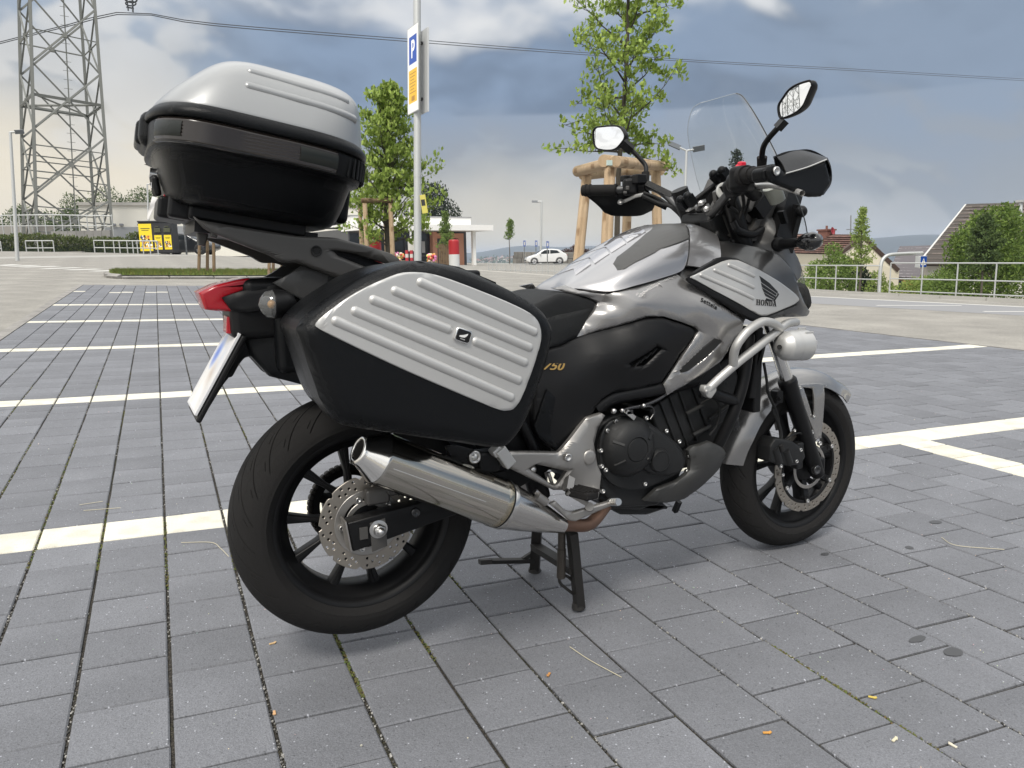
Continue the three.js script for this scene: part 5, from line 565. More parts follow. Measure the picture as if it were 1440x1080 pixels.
// ---- fork, mudguard, caliper
{
  const lower = [1.549,0.295,0.1], mid = [1.394,0.617,0.1], top = [1.243,0.935,0.1], L = [-1, 1];
  for (const s of L) { const q = (p) => [p[0], p[1], s * p[2]]; const fk = new THREE.Group(); fk.name = 'fork_leg'; bike.add(fk);
    const up = V(mid).sub(V(lower)), ln = up.length(); obj('lower_tube', [latheAx(q(lower), [up.x, up.y, 0], [[-0.03, 0], [-0.03, 0.018], [-0.02, 0.024], [0.03, 0.025], [ln * 0.5, 0.026], [ln * 0.93, 0.0285], [ln * 0.94, 0.0305], [ln * 0.985, 0.0305], [ln, 0.027], [ln, 0.02]], 32), box(0.05, 0.06, 0.04, lower[0] + 0.002, lower[1] + 0.012, s * 0.1, 0.012)], M.satin, fk);
    obj('stanchion', cyl(q(lerp3(lower, mid, 0.9)), q(top), 0.0205, 0.0205, 28), M.chrome, fk); obj('upper_tube', cyl(q(lerp3(mid, top, 0.85)), q(lerp3(mid, top, 1.9)), 0.027), M.satin, fk); }
  B('axle_cap', [latheAx([1.523,0.301,0.128], ZP, [[-0.01, 0.016], [0, 0.016], [0.003, 0.014], [0.003, 0.009], [-0.002, 0.008], [-0.002, 0]], 20)], M.gloss);
  const rows = []; const c = [1.535, 0.3]; for (let i = 0; i <= 14; i++) { const a = (38 + i * 9.6) * Math.PI / 180, R = 0.33 + (i < 2 ? 0.014 * (2 - i) : 0) , row = []; const w = 0.072 - (i < 2 ? 0.02 * (2 - i) : 0) - (i > 12 ? 0.008 * (i - 12) : 0); for (let k = -5; k <= 5; k++) { const q = k / 5, r = R - 0.055 * Math.pow(Math.abs(q), 3.2); row.push([c[0] + Math.cos(a) * r, c[1] + Math.sin(a) * r, q * w]); } rows.push(row); }
  const fd = B('front_mudguard', sheet(rows, { nu: 2, nv: 2, t: 0.004 }), M.paint);
  const br = [[1.469,0.591,0.08], [1.568,0.583,0.075], [1.628,0.572,0.072], [1.598,0.564,0.08], [1.593,0.457,0.085], [1.587,0.394,0.088], [1.554,0.391,0.09], [1.542,0.425,0.09], [1.515,0.472,0.09], [1.476,0.548,0.088]].map((p) => [p[0], p[1], p[2]]); obj('mudguard_stay', both(skin(br, { t: 0.008, r: 0.003, L: 0.01, holes: [[[1.496,0.576,0.08], [1.543,0.568,0.08], [1.547,0.472,0.085], [1.537,0.474,0.085]]] })), M.paint, fd);
  for (const b of [hexBolt([1.566,0.38,0.092], 0.008, ZP, 0.009), hexBolt([1.467,0.58,0.088], 0.006, ZP, 0.006), hexBolt([1.535,0.477,0.09], 0.005, ZP, 0.006)]) obj('bolt', b, M.bolt, fd);
  const cp = new THREE.Group(); cp.name = 'front_caliper'; bike.add(cp); const cal = [[1.3,0.414,0.11], [1.321,0.438,0.11], [1.398,0.418,0.11], [1.445,0.388,0.11], [1.463,0.357,0.11], [1.439,0.331,0.11], [1.374,0.338,0.11], [1.3,0.361,0.11]].map((p) => p.slice(0, 2));
  obj('body', [plate(fillet(cal, 0.008), 0.072, 0.062, 0.008), cyl([1.32,0.404,0.13], [1.342,0.352,0.13], 0.014), cyl([1.368,0.389,0.13], [1.39,0.343,0.13], 0.013), box(0.03, 0.09, 0.03, ...[1.452,0.357,0.105], 0.006)], M.engine, cp);
  for (const p of [[1.433,0.443,0.1], [1.437,0.383,0.126], [1.42,0.347,0.126], [1.35,0.341,0.126], [1.4,0.295,0.09], [1.446,0.349,0.12]]) obj('bolt', hexBolt(p, 0.0065, ZP, 0.009), M.bolt, cp);
  obj('hose', [tube([[1.369,0.556,0.1], [1.329,0.527,0.11], [1.348,0.48,0.115], [1.357,0.444,0.12], [1.348,0.405,0.13]], 0.006), tube([[1.291,0.678,0.1], [1.296,0.623,0.11], [1.299,0.584,0.115], [1.339,0.516,0.115], [1.351,0.468,0.118]], 0.0045), tube([[1.374,0.423,0.12], [1.421,0.436,0.12], [1.466,0.424,0.11], [1.488,0.351,0.1]], 0.003), cyl([1.34,0.413,0.138], [1.347,0.393,0.138], 0.008)], M.deep, cp);
  B('hose_clamp', [box(0.03, 0.04, 0.03, ...[1.353,0.563,0.1], 0.004), cyl([1.346,0.561,0.115], [1.341,0.558,0.12], 0.006)], M.satin);
}
// ---- handlebar, controls
{
  const hb = new THREE.Group(); hb.name = 'handlebar'; bike.add(hb); const K = (n, g, m = M.satin) => obj(n, g, m, hb);
  const bar22 = mat(0.1, 0.1, 0.1, 0.35, { metalness: 0.7 });
  K('bar', tube([[0.96,1.241,-0.42], [1.038,1.238,-0.33], [1.096,1.243,-0.27], [1.12,1.237,-0.24], [1.131,1.208,-0.19], [1.139,1.159,-0.13], [1.123,1.128,-0.06], [1.108,1.123,0], [1.096,1.138,0.06], [1.076,1.179,0.14], [1.046,1.22,0.22], [1.018,1.225,0.28], [0.996,1.221,0.4]], 0.0125, 90, 14), bar22);
  K('bar_riser', [bar([1.123,1.128,-0.05], [1.168,1.068,-0.05], 0.05, 0.045), bar([1.1,1.126,0.05], [1.136,1.066,0.05], 0.05, 0.045), mv(new RoundedBoxGeometry(0.05, 0.035, 0.13, 2, 0.01), ...[1.108,1.121,0], 0, 0, -0.3), mv(new RoundedBoxGeometry(0.15, 0.03, 0.16, 2, 0.012), 1.17, 1.05, 0, 0, 0, -0.4), cyl([1.19, 0.95, 0], [1.14, 1.08, 0], 0.035)], M.engine);
  for (const p of [[1.11,1.134,-0.045], [1.108,1.149,-0.02], [1.102,1.129,0.045], [1.077,1.145,0.05]]) K('clamp_bolt', latheAx(add3(p, [-0.02, 0.018, 0.012]), [-0.4, 0.9, 0.1], [[0, 0.0095], [0.008, 0.0095], [0.01, 0.007], [0.004, 0.005], [0.004, 0]], 14), M.bolt);
  // left side
  const gA = [0.958,1.242,-0.43], gB = [1.032,1.237,-0.33]; K('grip', [cyl(gA, gB, 0.0185, 0.0185, 20), ...[0.08, 0.2, 0.93].map((t) => cyl(lerp3(gA, gB, t), lerp3(gA, gB, t + 0.05), 0.021, 0.021, 20))], M.rubber);
  K('switch_housing', [mv(new RoundedBoxGeometry(0.05, 0.055, 0.05, 3, 0.012), ...[1.063,1.245,-0.3], 0, -0.5, 0), mv(new RoundedBoxGeometry(0.03, 0.03, 0.03, 2, 0.006), ...[1.075,1.268,-0.3], 0, -0.5, 0), cyl([1.089,1.246,-0.28], [1.101,1.245,-0.26], 0.022), box(0.04, 0.03, 0.03, ...[1.071,1.267,-0.26], 0.004), box(0.03, 0.02, 0.03, ...[1.053,1.273,-0.31], 0.004)], M.satin);
  K('switch_button', [mv(new RoundedBoxGeometry(0.012, 0.014, 0.022, 2, 0.003), ...[1.041,1.239,-0.285], 0, -0.5, 0), mv(new RoundedBoxGeometry(0.012, 0.008, 0.012, 2, 0.002), ...[1.032,1.225,-0.285], 0, -0.5, 0), box(0.014, 0.012, 0.02, ...[1.066,1.264,-0.285], 0.003)], M.grey);
  K('clutch_lever', [tube([[1.077,1.217,-0.24], [1.069,1.213,-0.28], [1.068,1.203,-0.33], [1.067,1.199,-0.37]], 0.006), mv(new THREE.SphereGeometry(0.013, 16, 10).scale(1.6, 0.7, 0.8), ...[1.061,1.2,-0.35], 0, 0.9, 0.3)], M.cover);
  K('cable', [tube([[1.058,1.212,-0.23], [1.102,1.187,-0.2], [1.12,1.169,-0.15], [1.137,1.121,-0.1], [1.153,1.08,-0.05]], 0.0055), tube([[1.074,1.222,-0.24], [1.11,1.199,-0.2], [1.127,1.157,-0.14], [1.141,1.103,-0.08]], 0.005), tube([[1.09,1.154,0.14], [1.143,1.135,0.12], [1.192,1.095,0.1], [1.212,1.06,0.09]], 0.006), tube([[1.08,1.192,0.2], [1.148,1.154,0.14], [1.152,1.115,0.12], [1.222,1.064,0.08]], 0.005), tube([[1.099,1.21,0.22], [1.164,1.165,0.14], [1.186,1.106,0.1], [1.205,1.058,0.08]], 0.005), tube([[1.08,1.19,0.18], [1.124,1.155,0.13], [1.219,1.113,0.08], [1.286,1.087,0.05]], 0.004), tube([[1.127,1.158,0.08], [1.125,1.118,0.06], [1.164,1.076,0.05]], 0.007)], M.deep);
  const guardL = [[[0.955,1.246,-0.43], [0.989,1.256,-0.42], [1.018,1.254,-0.385], [1.044,1.249,-0.33], [1.089,1.24,-0.26]], [[0.967,1.228,-0.44], [1.001,1.225,-0.42], [1.033,1.221,-0.385], [1.068,1.217,-0.33], [1.102,1.209,-0.25]], [[0.995,1.204,-0.43], [1.012,1.196,-0.41], [1.044,1.192,-0.38], [1.084,1.188,-0.32], [1.111,1.189,-0.25]], [[1.02,1.174,-0.41], [1.043,1.161,-0.4], [1.073,1.157,-0.37], [1.101,1.156,-0.31], [1.107,1.171,-0.26]]].map((r, i) => r.map((p) => [p[0] + 0.055, p[1], p[2]]));
  K('hand_guard', [sheet(guardL.map((r) => r.map((p) => [p[0] - 0.04, p[1] - 0.004, p[2]])), { nu: 4, nv: 4, t: 0.004 }), bar([1.074,1.21,-0.24], [1.14,1.174,-0.2], 0.02, 0.01), bar([1.093,1.253,-0.25], [1.135,1.208,-0.17], 0.012, 0.02)], M.black);
  // right side
  const rA = [1.023,1.224,0.27], rB = [0.986,1.219,0.4]; K('throttle_grip', [cyl(rA, rB, 0.019, 0.019, 20), cyl(lerp3(rA, rB, -0.1), lerp3(rA, rB, 0.06), 0.027, 0.027, 24), cyl(rA, lerp3(rA, rB, 0.3), 0.022, 0.022, 20)], M.rubber);
  K('throttle_housing', [mv(new RoundedBoxGeometry(0.055, 0.07, 0.06, 3, 0.016), ...[1.04,1.218,0.24], 0, 0.3, 0), sph([1.053,1.212,0.21], 0.033), mv(new RoundedBoxGeometry(0.05, 0.05, 0.05, 3, 0.014), ...[1.06,1.2,0.19], 0, 0, 0.4), cyl([1.078,1.202,0.22], [1.131,1.182,0.2], 0.02)], M.satin);
  K('kill_switch', [bar([1.023,1.239,0.23], [1.035,1.255,0.24], 0.011, 0.016), box(0.02, 0.014, 0.016, ...[1.038,1.257,0.24], 0.004)], mat(0.6, 0.02, 0.045, 0.35));
  K('brake_lever', [tube([[1.11,1.203,0.22], [1.089,1.197,0.3], [1.064,1.182,0.38], [1.039,1.164,0.45]], 0.0075), cyl([1.14,1.209,0.2], [1.122,1.206,0.25], 0.013)], M.cover);
  K('brake_reservoir', [cyl([1.172,1.204,0.22], [1.199,1.164,0.22], 0.026, 0.022, 20)], mat(0.3, 0.31, 0.27, 0.35));
  // right guard: outer arm, bowl opening to the rear
  K('hand_guard', [skin([[0.949,1.219,0.42], [0.955,1.229,0.42], [0.974,1.235,0.42], [0.994,1.227,0.42], [1.014,1.214,0.42], [1.08,1.231,0.425], [1.142,1.25,0.43], [1.154,1.225,0.43], [1.167,1.197,0.43], [1.135,1.16,0.43], [1.097,1.158,0.43], [1.066,1.162,0.43], [1.016,1.179,0.425], [0.962,1.194,0.42]], { t: 0.012, r: 0.006, L: 0.01 }),
    sheet([[[1.062,1.264,0.33], [1.1,1.277,0.33], [1.144,1.284,0.33], [1.191,1.286,0.335], [1.244,1.266,0.345]], [[1.11,1.256,0.29], [1.151,1.265,0.29], [1.211,1.273,0.28], [1.26,1.273,0.29], [1.289,1.244,0.32]], [[1.122,1.227,0.29], [1.164,1.228,0.29], [1.224,1.231,0.28], [1.275,1.224,0.29], [1.283,1.209,0.33]], [[1.054,1.2,0.36], [1.096,1.19,0.36], [1.144,1.177,0.36], [1.173,1.167,0.37], [1.184,1.172,0.39]]], { nu: 4, nv: 4, t: 0.004 }),
    sheet([[[1.014,1.212,0.42], [1.08,1.229,0.425], [1.144,1.251,0.43]], [[1.041,1.24,0.38], [1.123,1.262,0.385], [1.181,1.258,0.4]], [[1.057,1.262,0.345], [1.146,1.283,0.34], [1.223,1.266,0.36]]], { nu: 6, nv: 4, t: 0.003 }), mv(new RoundedBoxGeometry(0.05, 0.035, 0.05, 3, 0.012), ...[0.975,1.213,0.385], 0, 0, 0.15)], M.black);
  K('guard_bolt', [latheAx([0.975,1.218,0.42], ZP, [[0, 0], [0, 0.0115], [0.007, 0.011], [0.008, 0.007], [0.004, 0.006], [0.004, 0]], 20)], M.bolt);
  K('guard_rim', tube([[1.006,1.213,0.425], [1.074,1.23,0.43], [1.137,1.251,0.435]], 0.0018, 12, 6), M.cover);
}
// ---- mirrors
const mirrorM = new THREE.MeshPhysicalMaterial({ color: C(0.93, 0.94, 0.95), metalness: 1, roughness: 0.015, side: THREE.DoubleSide });
function mirrorUnit(outline, stem, base, depthV, glassK, aim) {
  const mr = new THREE.Group(); mr.name = 'mirror'; bike.add(mr); const N = outline.length; const c = outline.reduce((s, p) => add3(s, p), [0, 0, 0]).map((v) => v / N);
  // best flat frame through the outline
  const u = V(outline[aim[0]]).sub(V(c)).normalize(), t = V(outline[aim[1]]).sub(V(c)), n = u.clone().cross(t).normalize(); if (n.dot(V(depthV)) > 0) n.negate(); const v = n.clone().cross(u).normalize();
  const flat = outline.map((p) => { const d = V(p).sub(V(c)); return [d.dot(u), d.dot(v)]; }); const mtx = new THREE.Matrix4().makeBasis(u, v, n).setPosition(...c);
  const S = (k) => spl(flat.map(([x, y]) => [x * k, y * k]), 4, true); const rr = (pts) => fillet(flat.map(([x, y]) => [x * pts, y * pts]), 0.018, 5);
  const L = [[1.0, 0.0], [1.03, -0.006], [1.02, -0.02], [0.85, -0.036], [0.5, -0.046], [0.05, -0.049]].map(([k, z]) => { const q = rr(k).map(([x, y]) => [x, y, z]); q.push(q[0].slice()); return q; }); const sh = sheet(L, { lin: true, nv: 2, flip: false }); sh.applyMatrix4(mtx);
  obj('housing', [sh, tube(L[0].map((p) => new THREE.Vector3(p[0], p[1], p[2]).applyMatrix4(mtx).toArray()), 0.0025, 80, 6)], M.satin, mr);
  const gl = skin(rr(glassK).map(([x, y]) => [x, y, 0]), { t: 0, r: 0, L: 0.005, zf: (x, y) => -0.0008 - (x * x + y * y) / 2.6 }); gl.applyMatrix4(mtx); obj('glass', gl, mirrorM, mr);
  obj('stem', [tube(stem, 0.0075, 30, 12), bar(stem[0], stem[1], 0.03, 0.016)], M.satin, mr); obj('stem_boot', cyl(base[0], base[1], 0.0135, 0.012, 16), M.rubber, mr);
}
mirrorUnit([[1.025,1.449,-0.47], [1.033,1.46,-0.46], [1.049,1.457,-0.405], [1.064,1.451,-0.36], [1.071,1.413,-0.335], [1.058,1.375,-0.375], [1.044,1.376,-0.415], [1.03,1.387,-0.455], [1.026,1.406,-0.467]], [[1.062,1.393,-0.34], [1.085,1.366,-0.32], [1.106,1.336,-0.3], [1.116,1.312,-0.285], [1.105,1.278,-0.27]], [[1.108,1.29,-0.275], [1.101,1.259,-0.265]], [1, 0, 0], 0.93, [4, 2]);
mirrorUnit([[1.029,1.374,0.37], [1.033,1.388,0.37], [1.041,1.421,0.4], [1.039,1.428,0.43], [1.039,1.429,0.46], [1.037,1.418,0.465], [1.029,1.368,0.44], [1.029,1.356,0.41], [1.032,1.352,0.375]], [[1.039,1.349,0.385], [1.029,1.33,0.37], [1.029,1.308,0.34], [1.043,1.289,0.31], [1.065,1.255,0.285]], [[1.061,1.271,0.29], [1.071,1.245,0.28]], [1, 0, 0.2], 0.93, [4, 0]);
// ---- screen, phone holder, instruments, signals
{
  const gl = new THREE.MeshPhysicalMaterial({ color: C(0.93, 0.945, 0.945), transmission: 1, thickness: 0, roughness: 0.03, ior: 1.49, side: THREE.DoubleSide, specularIntensity: 0.8 });
  const R = [[1.44, 1.03, 0.17, 0.05], [1.40, 1.12, 0.19, 0.06], [1.345, 1.22, 0.19, 0.07], [1.285, 1.33, 0.17, 0.07], [1.24, 1.41, 0.146, 0.065], [1.21, 1.465, 0.11, 0.05], [1.203, 1.48, 0.08, 0.04]].map(([x, y, w, b]) => { const r = []; for (let k = -6; k <= 6; k++) { const q = k / 6; r.push([x - b * q * q + (q === 0 ? 0 : 0), y + (y > 1.46 ? 0.012 * (1 - q * q) : 0), q * w]); } return r; });
  const ws = B('windscreen', sheet(R, { nu: 2, nv: 6, flip: true }), gl); ws.castShadow = false;
  const edge = (k) => R.map((r) => r[k]); B('screen_edge', [tube(edge(12), 0.0017, 60, 6)], mat(0.07, 0.075, 0.075, 0.3)); B('screen_rim', [tube([...edge(12).slice(-1), ...R[6].slice(1, 12).reverse(), ...edge(0).reverse()], 0.0008, 120, 6)], mat(0.42, 0.45, 0.47, 0.25));
  B('screen_mount', [bar([1.35, 1.02, 0.12], [1.36, 1.16, 0.15], 0.02, 0.03), bar([1.35, 1.02, -0.12], [1.36, 1.16, -0.15], 0.02, 0.03), sph([1.355, 1.14, 0.165], 0.018), bar([1.265,1.14,0.17], [1.284,1.105,0.17], 0.01, 0.022)], M.satin);
  B('instrument_panel', [mv(new RoundedBoxGeometry(0.03, 0.13, 0.24, 3, 0.012), 1.22, 1.2, 0.0, 0, 0, -0.5), skin([[1.08,1.197,0.1], [1.128,1.23,0.1], [1.134,1.198,0.1], [1.108,1.157,0.1], [1.086,1.168,0.1]], { t: 0.02, r: 0.006 }), box(0.18, 0.16, 0.16, 1.3, 1.12, 0, 0.03), bar([1.2, 1.0, 0.08], [1.3, 1.18, 0.08], 0.05, 0.04)], M.grey);
  B('instrument_dial', [latheAx([1.102,1.196,0.108], [-0.2, 0.3, 0.9], [[0, 0.028], [0.004, 0.028], [0.005, 0.024], [0.002, 0]], 24)], mat(0.35, 0.35, 0.33, 0.3));
  B('cockpit_trim', [bar([1.3, 1.05, 0.13], [1.38, 1.2, 0.1], 0.06, 0.04), box(0.2, 0.03, 0.2, 1.25, 1.05, 0, 0.01), bar([1.227,1.137,0.1], [1.288,1.201,0.1], 0.05, 0.05), tube([[1.124,1.111,0.12], [1.138,1.084,0.13], [1.205,1.074,0.12], [1.265,1.091,0.1]], 0.012)], M.satin);
  const ph = new THREE.Group(); ph.name = 'phone_holder'; bike.add(ph);
  obj('arm', [cyl([1.096,1.179,-0.02], [1.167,1.244,0.03], 0.008), cyl([1.105,1.173,-0.02], [1.176,1.238,0.03], 0.006), bar([1.108,1.142,0], [1.148,1.202,0], 0.022)], M.satin, ph);
  const claw = (a, b) => [bar(a, b, 0.026, 0.022), sph(b, 0.0135, 8)];
  obj('claw', claw([1.077,1.16,-0.03], [1.054,1.183,-0.03]), M.black, ph); obj('claw', claw([1.079,1.167,0], [1.056,1.192,0]), M.black, ph); obj('claw', claw([1.151,1.239,0.03], [1.128,1.255,0.03]), M.black, ph); obj('claw', claw([1.156,1.245,0.06], [1.133,1.263,0.06]), M.black, ph);
  obj('holder_bolt', [bar([1.092,1.173,0.01], [1.115,1.179,0.01], 0.01), bar([1.074,1.157,-0.01], [1.091,1.164,-0.01], 0.012), bar([1.098,1.149,0.02], [1.12,1.166,0.02], 0.01)], M.bolt, ph);
  for (const s of [1, -1]) { const q = (p) => [p[0], p[1], s * p[2]]; const ts = new THREE.Group(); ts.name = 'front_turn_signal'; bike.add(ts); const a = q([1.24,1.043,0.19]), b = q([1.236,1.047,0.27]), c = q([1.24,1.051,0.345]);
    obj('stalk', [cyl(a, b, 0.017, 0.013, 14), sph(a, 0.022)], M.satin, ts); const d = V(c).sub(V(b)), l = d.length(); obj('housing', [latheAx(add3(b, [0, 0, 0]), [d.x, d.y, d.z], [[-0.01, 0], [-0.008, 0.012], [l * 0.3, 0.024], [l * 0.6, 0.026], [l * 0.88, 0.017], [l, 0]], 28)], M.gloss, ts); obj('lens', [sph(add3(lerp3(b, c, 0.55), [0.012, 0, 0]), 0.02, 16, 1, 0.9, 1.2)], M.lens, ts); }
}

// ---------------------------------------------------------------- surroundings
const wood = new THREE.MeshStandardMaterial({ color: C(0.9, 0.9, 0.9), map: tex(128, 512, (u, v, x, y) => { const g = tf(u, v * 0.12, 16, 3, 4), k = tf(u * 2 % 1, v * 0.5, 6, 9, 3), c = sstep(0.62, 0.75, tf(u, v * 0.3, 9, 40, 3)); return mix3(mix3([0.79, 0.7, 0.58], [0.7, 0.59, 0.46], g), [0.52, 0.41, 0.29], c * 0.7 + 0.2 * (k - 0.5)); }, { srgb: true, rep: 2.2 }), roughness: 0.85, bumpMap: gb(2), bumpScale: 0.003 });
const greyWood = new THREE.MeshStandardMaterial({ color: C(0.33, 0.31, 0.28), roughness: 0.9, map: wood.map });
const steelGrey = mat(0.33, 0.34, 0.34, 0.5, { metalness: 0.5, map: sm(3) }), galv = mat(0.5, 0.51, 0.5, 0.5, { metalness: 0.4 }), plaster = mat(0.62, 0.6, 0.55, 0.9, { map: tex(128, 128, (u, v) => 0.86 + 0.14 * tf(u, v, 4, 3, 5), { rep: 0.12 }) }), glassDark = mat(0.02, 0.025, 0.028, 0.08, { specularIntensity: 1 });
const bark = new THREE.MeshStandardMaterial({ color: C(0.1, 0.085, 0.065), roughness: 0.95, bumpMap: gb(5), bumpScale: 0.01 });
function leafGeo(lobed) { const pts = lobed ? [[0, 0], [0.16, 0.16], [0.12, 0.26], [0.34, 0.36], [0.24, 0.5], [0.4, 0.66], [0.2, 0.74], [0.12, 1]] : [[0, 0], [0.22, 0.3], [0.26, 0.55], [0.1, 0.9], [0, 1]]; const L = pts.map(([x, y]) => [-x * 0.9, y, 0.18 * x + 0.12 * y * y]), R = pts.map(([x, y]) => [x * 0.9, y, 0.18 * x + 0.12 * y * y]), M2 = pts.map(([x, y]) => [0, y, 0.12 * y * y]); const p = []; for (let i = 0; i < pts.length - 1; i++) { p.push(...M2[i], ...R[i], ...R[i + 1], ...M2[i], ...R[i + 1], ...M2[i + 1], ...M2[i], ...L[i + 1], ...L[i], ...M2[i], ...M2[i + 1], ...L[i + 1]); } const g = new THREE.BufferGeometry(); g.setAttribute('position', new THREE.Float32BufferAttribute(p, 3)); g.translate(0, 0, 0); g.computeVertexNormals(); return g; }
const LEAF = leafGeo(false), LEAFL = leafGeo(true);
const leafMat = (t = 0.35) => new THREE.MeshPhysicalMaterial({ roughness: 0.75, transmission: t, thickness: 0, side: THREE.DoubleSide, specularIntensity: 0.4 });
const LM = leafMat();
function crownOf(parent, pts, size, cols, geo = LEAF, material = LM) {
  const im = new THREE.InstancedMesh(geo, material, pts.length), q = new THREE.Quaternion(), e = new THREE.Euler();
  pts.forEach((p, i) => { e.set(rnd(-1.5, 1.9), rnd(6.283), rnd(-0.8, 0.8)); q.setFromEuler(e); const s = size * rnd(0.6, 1.25); im.setMatrixAt(i, new THREE.Matrix4().compose(new THREE.Vector3(p[0], p[1], p[2]), q, new THREE.Vector3(s, s, s))); const t = rnd(), a = cols[0], b = cols[1], k = rnd(0.75, 1.2); im.setColorAt(i, C((a[0] + (b[0] - a[0]) * t) * k, (a[1] + (b[1] - a[1]) * t) * k, (a[2] + (b[2] - a[2]) * t) * k)); });
  im.name = 'crown'; im.castShadow = im.receiveShadow = true; im.userData.kind = 'stuff'; parent.add(im); return im;
}
// a young street tree: leader with side branches, twigs and leaves
function youngTree(o) {
  const { label, pos, top, base, rad, tr = 0.03, nb = 34, leaf = 0.07, perTwig = 10, cols, geo = LEAF, sd = 1, lean = [0, 0], name = 'street_tree', group, twigs = 5, extra = [] } = o; seed(sd);
  const t = plumb(thing(name, label, 'tree', pos, 0, group)), limbs = [], pts = [], R = (k) => rad[Math.min(rad.length - 1, Math.floor(k * (rad.length - 1)))] + (rad[Math.min(rad.length - 1, Math.floor(k * (rad.length - 1)) + 1)] - rad[Math.min(rad.length - 1, Math.floor(k * (rad.length - 1)))]) * (k * (rad.length - 1) % 1);
  const ctr = (y) => [lean[0] * (y / top) + 0.03 * Math.sin(y * 2.1 + sd), y, lean[1] * (y / top) + 0.03 * Math.cos(y * 1.7)]; const tp = []; for (let i = 0; i <= 8; i++) tp.push(ctr(top * i / 8));
  const trunk = []; for (let i = 0; i < 8; i++) trunk.push(cyl(tp[i], tp[i + 1], tr * (1 - 0.8 * i / 8), tr * (1 - 0.8 * (i + 1) / 8), 9, true));
  let az = rnd(6);
  const cluster = (p, s) => { for (let k = 0; k < perTwig; k++) pts.push([p[0] + (rnd() + rnd() - 1) * s, p[1] + (rnd() + rnd() - 1) * s * 0.8, p[2] + (rnd() + rnd() - 1) * s]); };
  const branch = (y, a, L, el) => { const p0 = ctr(y), P = [p0]; let d = [Math.cos(a) * Math.cos(el), Math.sin(el), Math.sin(a) * Math.cos(el)]; const n = 4; for (let i = 1; i <= n; i++) { const q = P[i - 1]; d = [d[0] + rnd(-0.25, 0.25), d[1] + rnd(-0.12, 0.2), d[2] + rnd(-0.25, 0.25)]; const l = Math.hypot(...d); d = d.map((v) => v / l); P.push([q[0] + d[0] * L / n, q[1] + d[1] * L / n, q[2] + d[2] * L / n]); }
    for (let i = 0; i < n; i++) limbs.push(cyl(P[i], P[i + 1], Math.max(0.003, tr * 0.32 * (1 - i / n)), Math.max(0.002, tr * 0.32 * (1 - (i + 1) / n)), 5, true));
    for (let k = 0; k < twigs; k++) { const f = 0.25 + 0.75 * (k + rnd()) / twigs, i = Math.min(n - 1, Math.floor(f * n)), b = lerp3(P[i], P[i + 1], f * n - i), tl = L * rnd(0.15, 0.38), v = [rnd(-1, 1), rnd(-0.3, 0.9), rnd(-1, 1)], m = Math.hypot(...v), e = [b[0] + v[0] / m * tl, b[1] + v[1] / m * tl, b[2] + v[2] / m * tl]; limbs.push(cyl(b, e, 0.0035, 0.002, 4, true)); cluster(e, leaf * 1.5); cluster(lerp3(b, e, 0.55), leaf * 1.3); }
    cluster(P[n], leaf * 1.4); };
  for (let i = 0; i < nb; i++) { const k = (i + 0.5) / nb, y = base + (top - base) * k * 0.97; az += 2.4 + rnd(-0.4, 0.4); branch(y, az, Math.max(0.08, R(k) * rnd(0.6, 1.15)), 0.35 + k * 0.7 + rnd(-0.2, 0.2)); }
  for (const [y, a, L, el] of extra) branch(y, a, L, el);
  obj('trunk', trunk, bark, t); const lb = obj('limbs', limbs, bark, t); lb.userData.kind = 'stuff'; crownOf(t, pts, leaf, cols, geo); return t;
}
// bush or distant tree: foliage spread over uneven lobes
function bush(o) {
  const { label, pos, lobes, n, leaf, cols, sd = 1, name = 'bush', cat = 'bush', trunk, group, inner = 0.35 } = o; seed(sd); const t = thing(name, label, cat, pos, 0, group), pts = []; const tot = lobes.reduce((s, l) => s + l[3] * l[3], 0);
  for (const [x, y, z, r, ry] of lobes) { const k = Math.round(n * r * r / tot); for (let i = 0; i < k; i++) { const u = rnd(-1, 1), a = rnd(6.283), q = Math.sqrt(1 - u * u), rr = r * (inner + (1 - inner) * Math.pow(rnd(), 0.4)) * (0.78 + 0.42 * vnoise(x * 3 + Math.cos(a) * q * 2.5 + 9, y * 3 + u * 2.5 + 5, z * 3 + Math.sin(a) * q * 2.5)); const p = [x + Math.cos(a) * q * rr, y + u * rr * (ry || 0.9), z + Math.sin(a) * q * rr]; if (p[1] > 0.02) pts.push(p); } }
  const st = trunk ? [cyl([0, -0.3, 0], [0, trunk[0], 0], trunk[1], trunk[1] * 0.6, 8)] : lobes.slice(0, 6).map((l) => cyl([l[0] * 0.3, -0.2, l[2] * 0.3], [l[0] * 0.8, l[1], l[2] * 0.8], 0.04, 0.02, 6)); obj(trunk ? 'trunk' : 'stem', st, bark, t); crownOf(t, pts, leaf, cols); return t;
}
const G1 = [[0.2, 0.29, 0.05], [0.38, 0.48, 0.11]], G2 = [[0.12, 0.19, 0.04], [0.23, 0.32, 0.075]], G3 = [[0.02, 0.035, 0.018], [0.045, 0.065, 0.028]], GY = [[0.2, 0.28, 0.06], [0.32, 0.4, 0.11]], G4 = [[0.055, 0.095, 0.028], [0.12, 0.17, 0.05]];

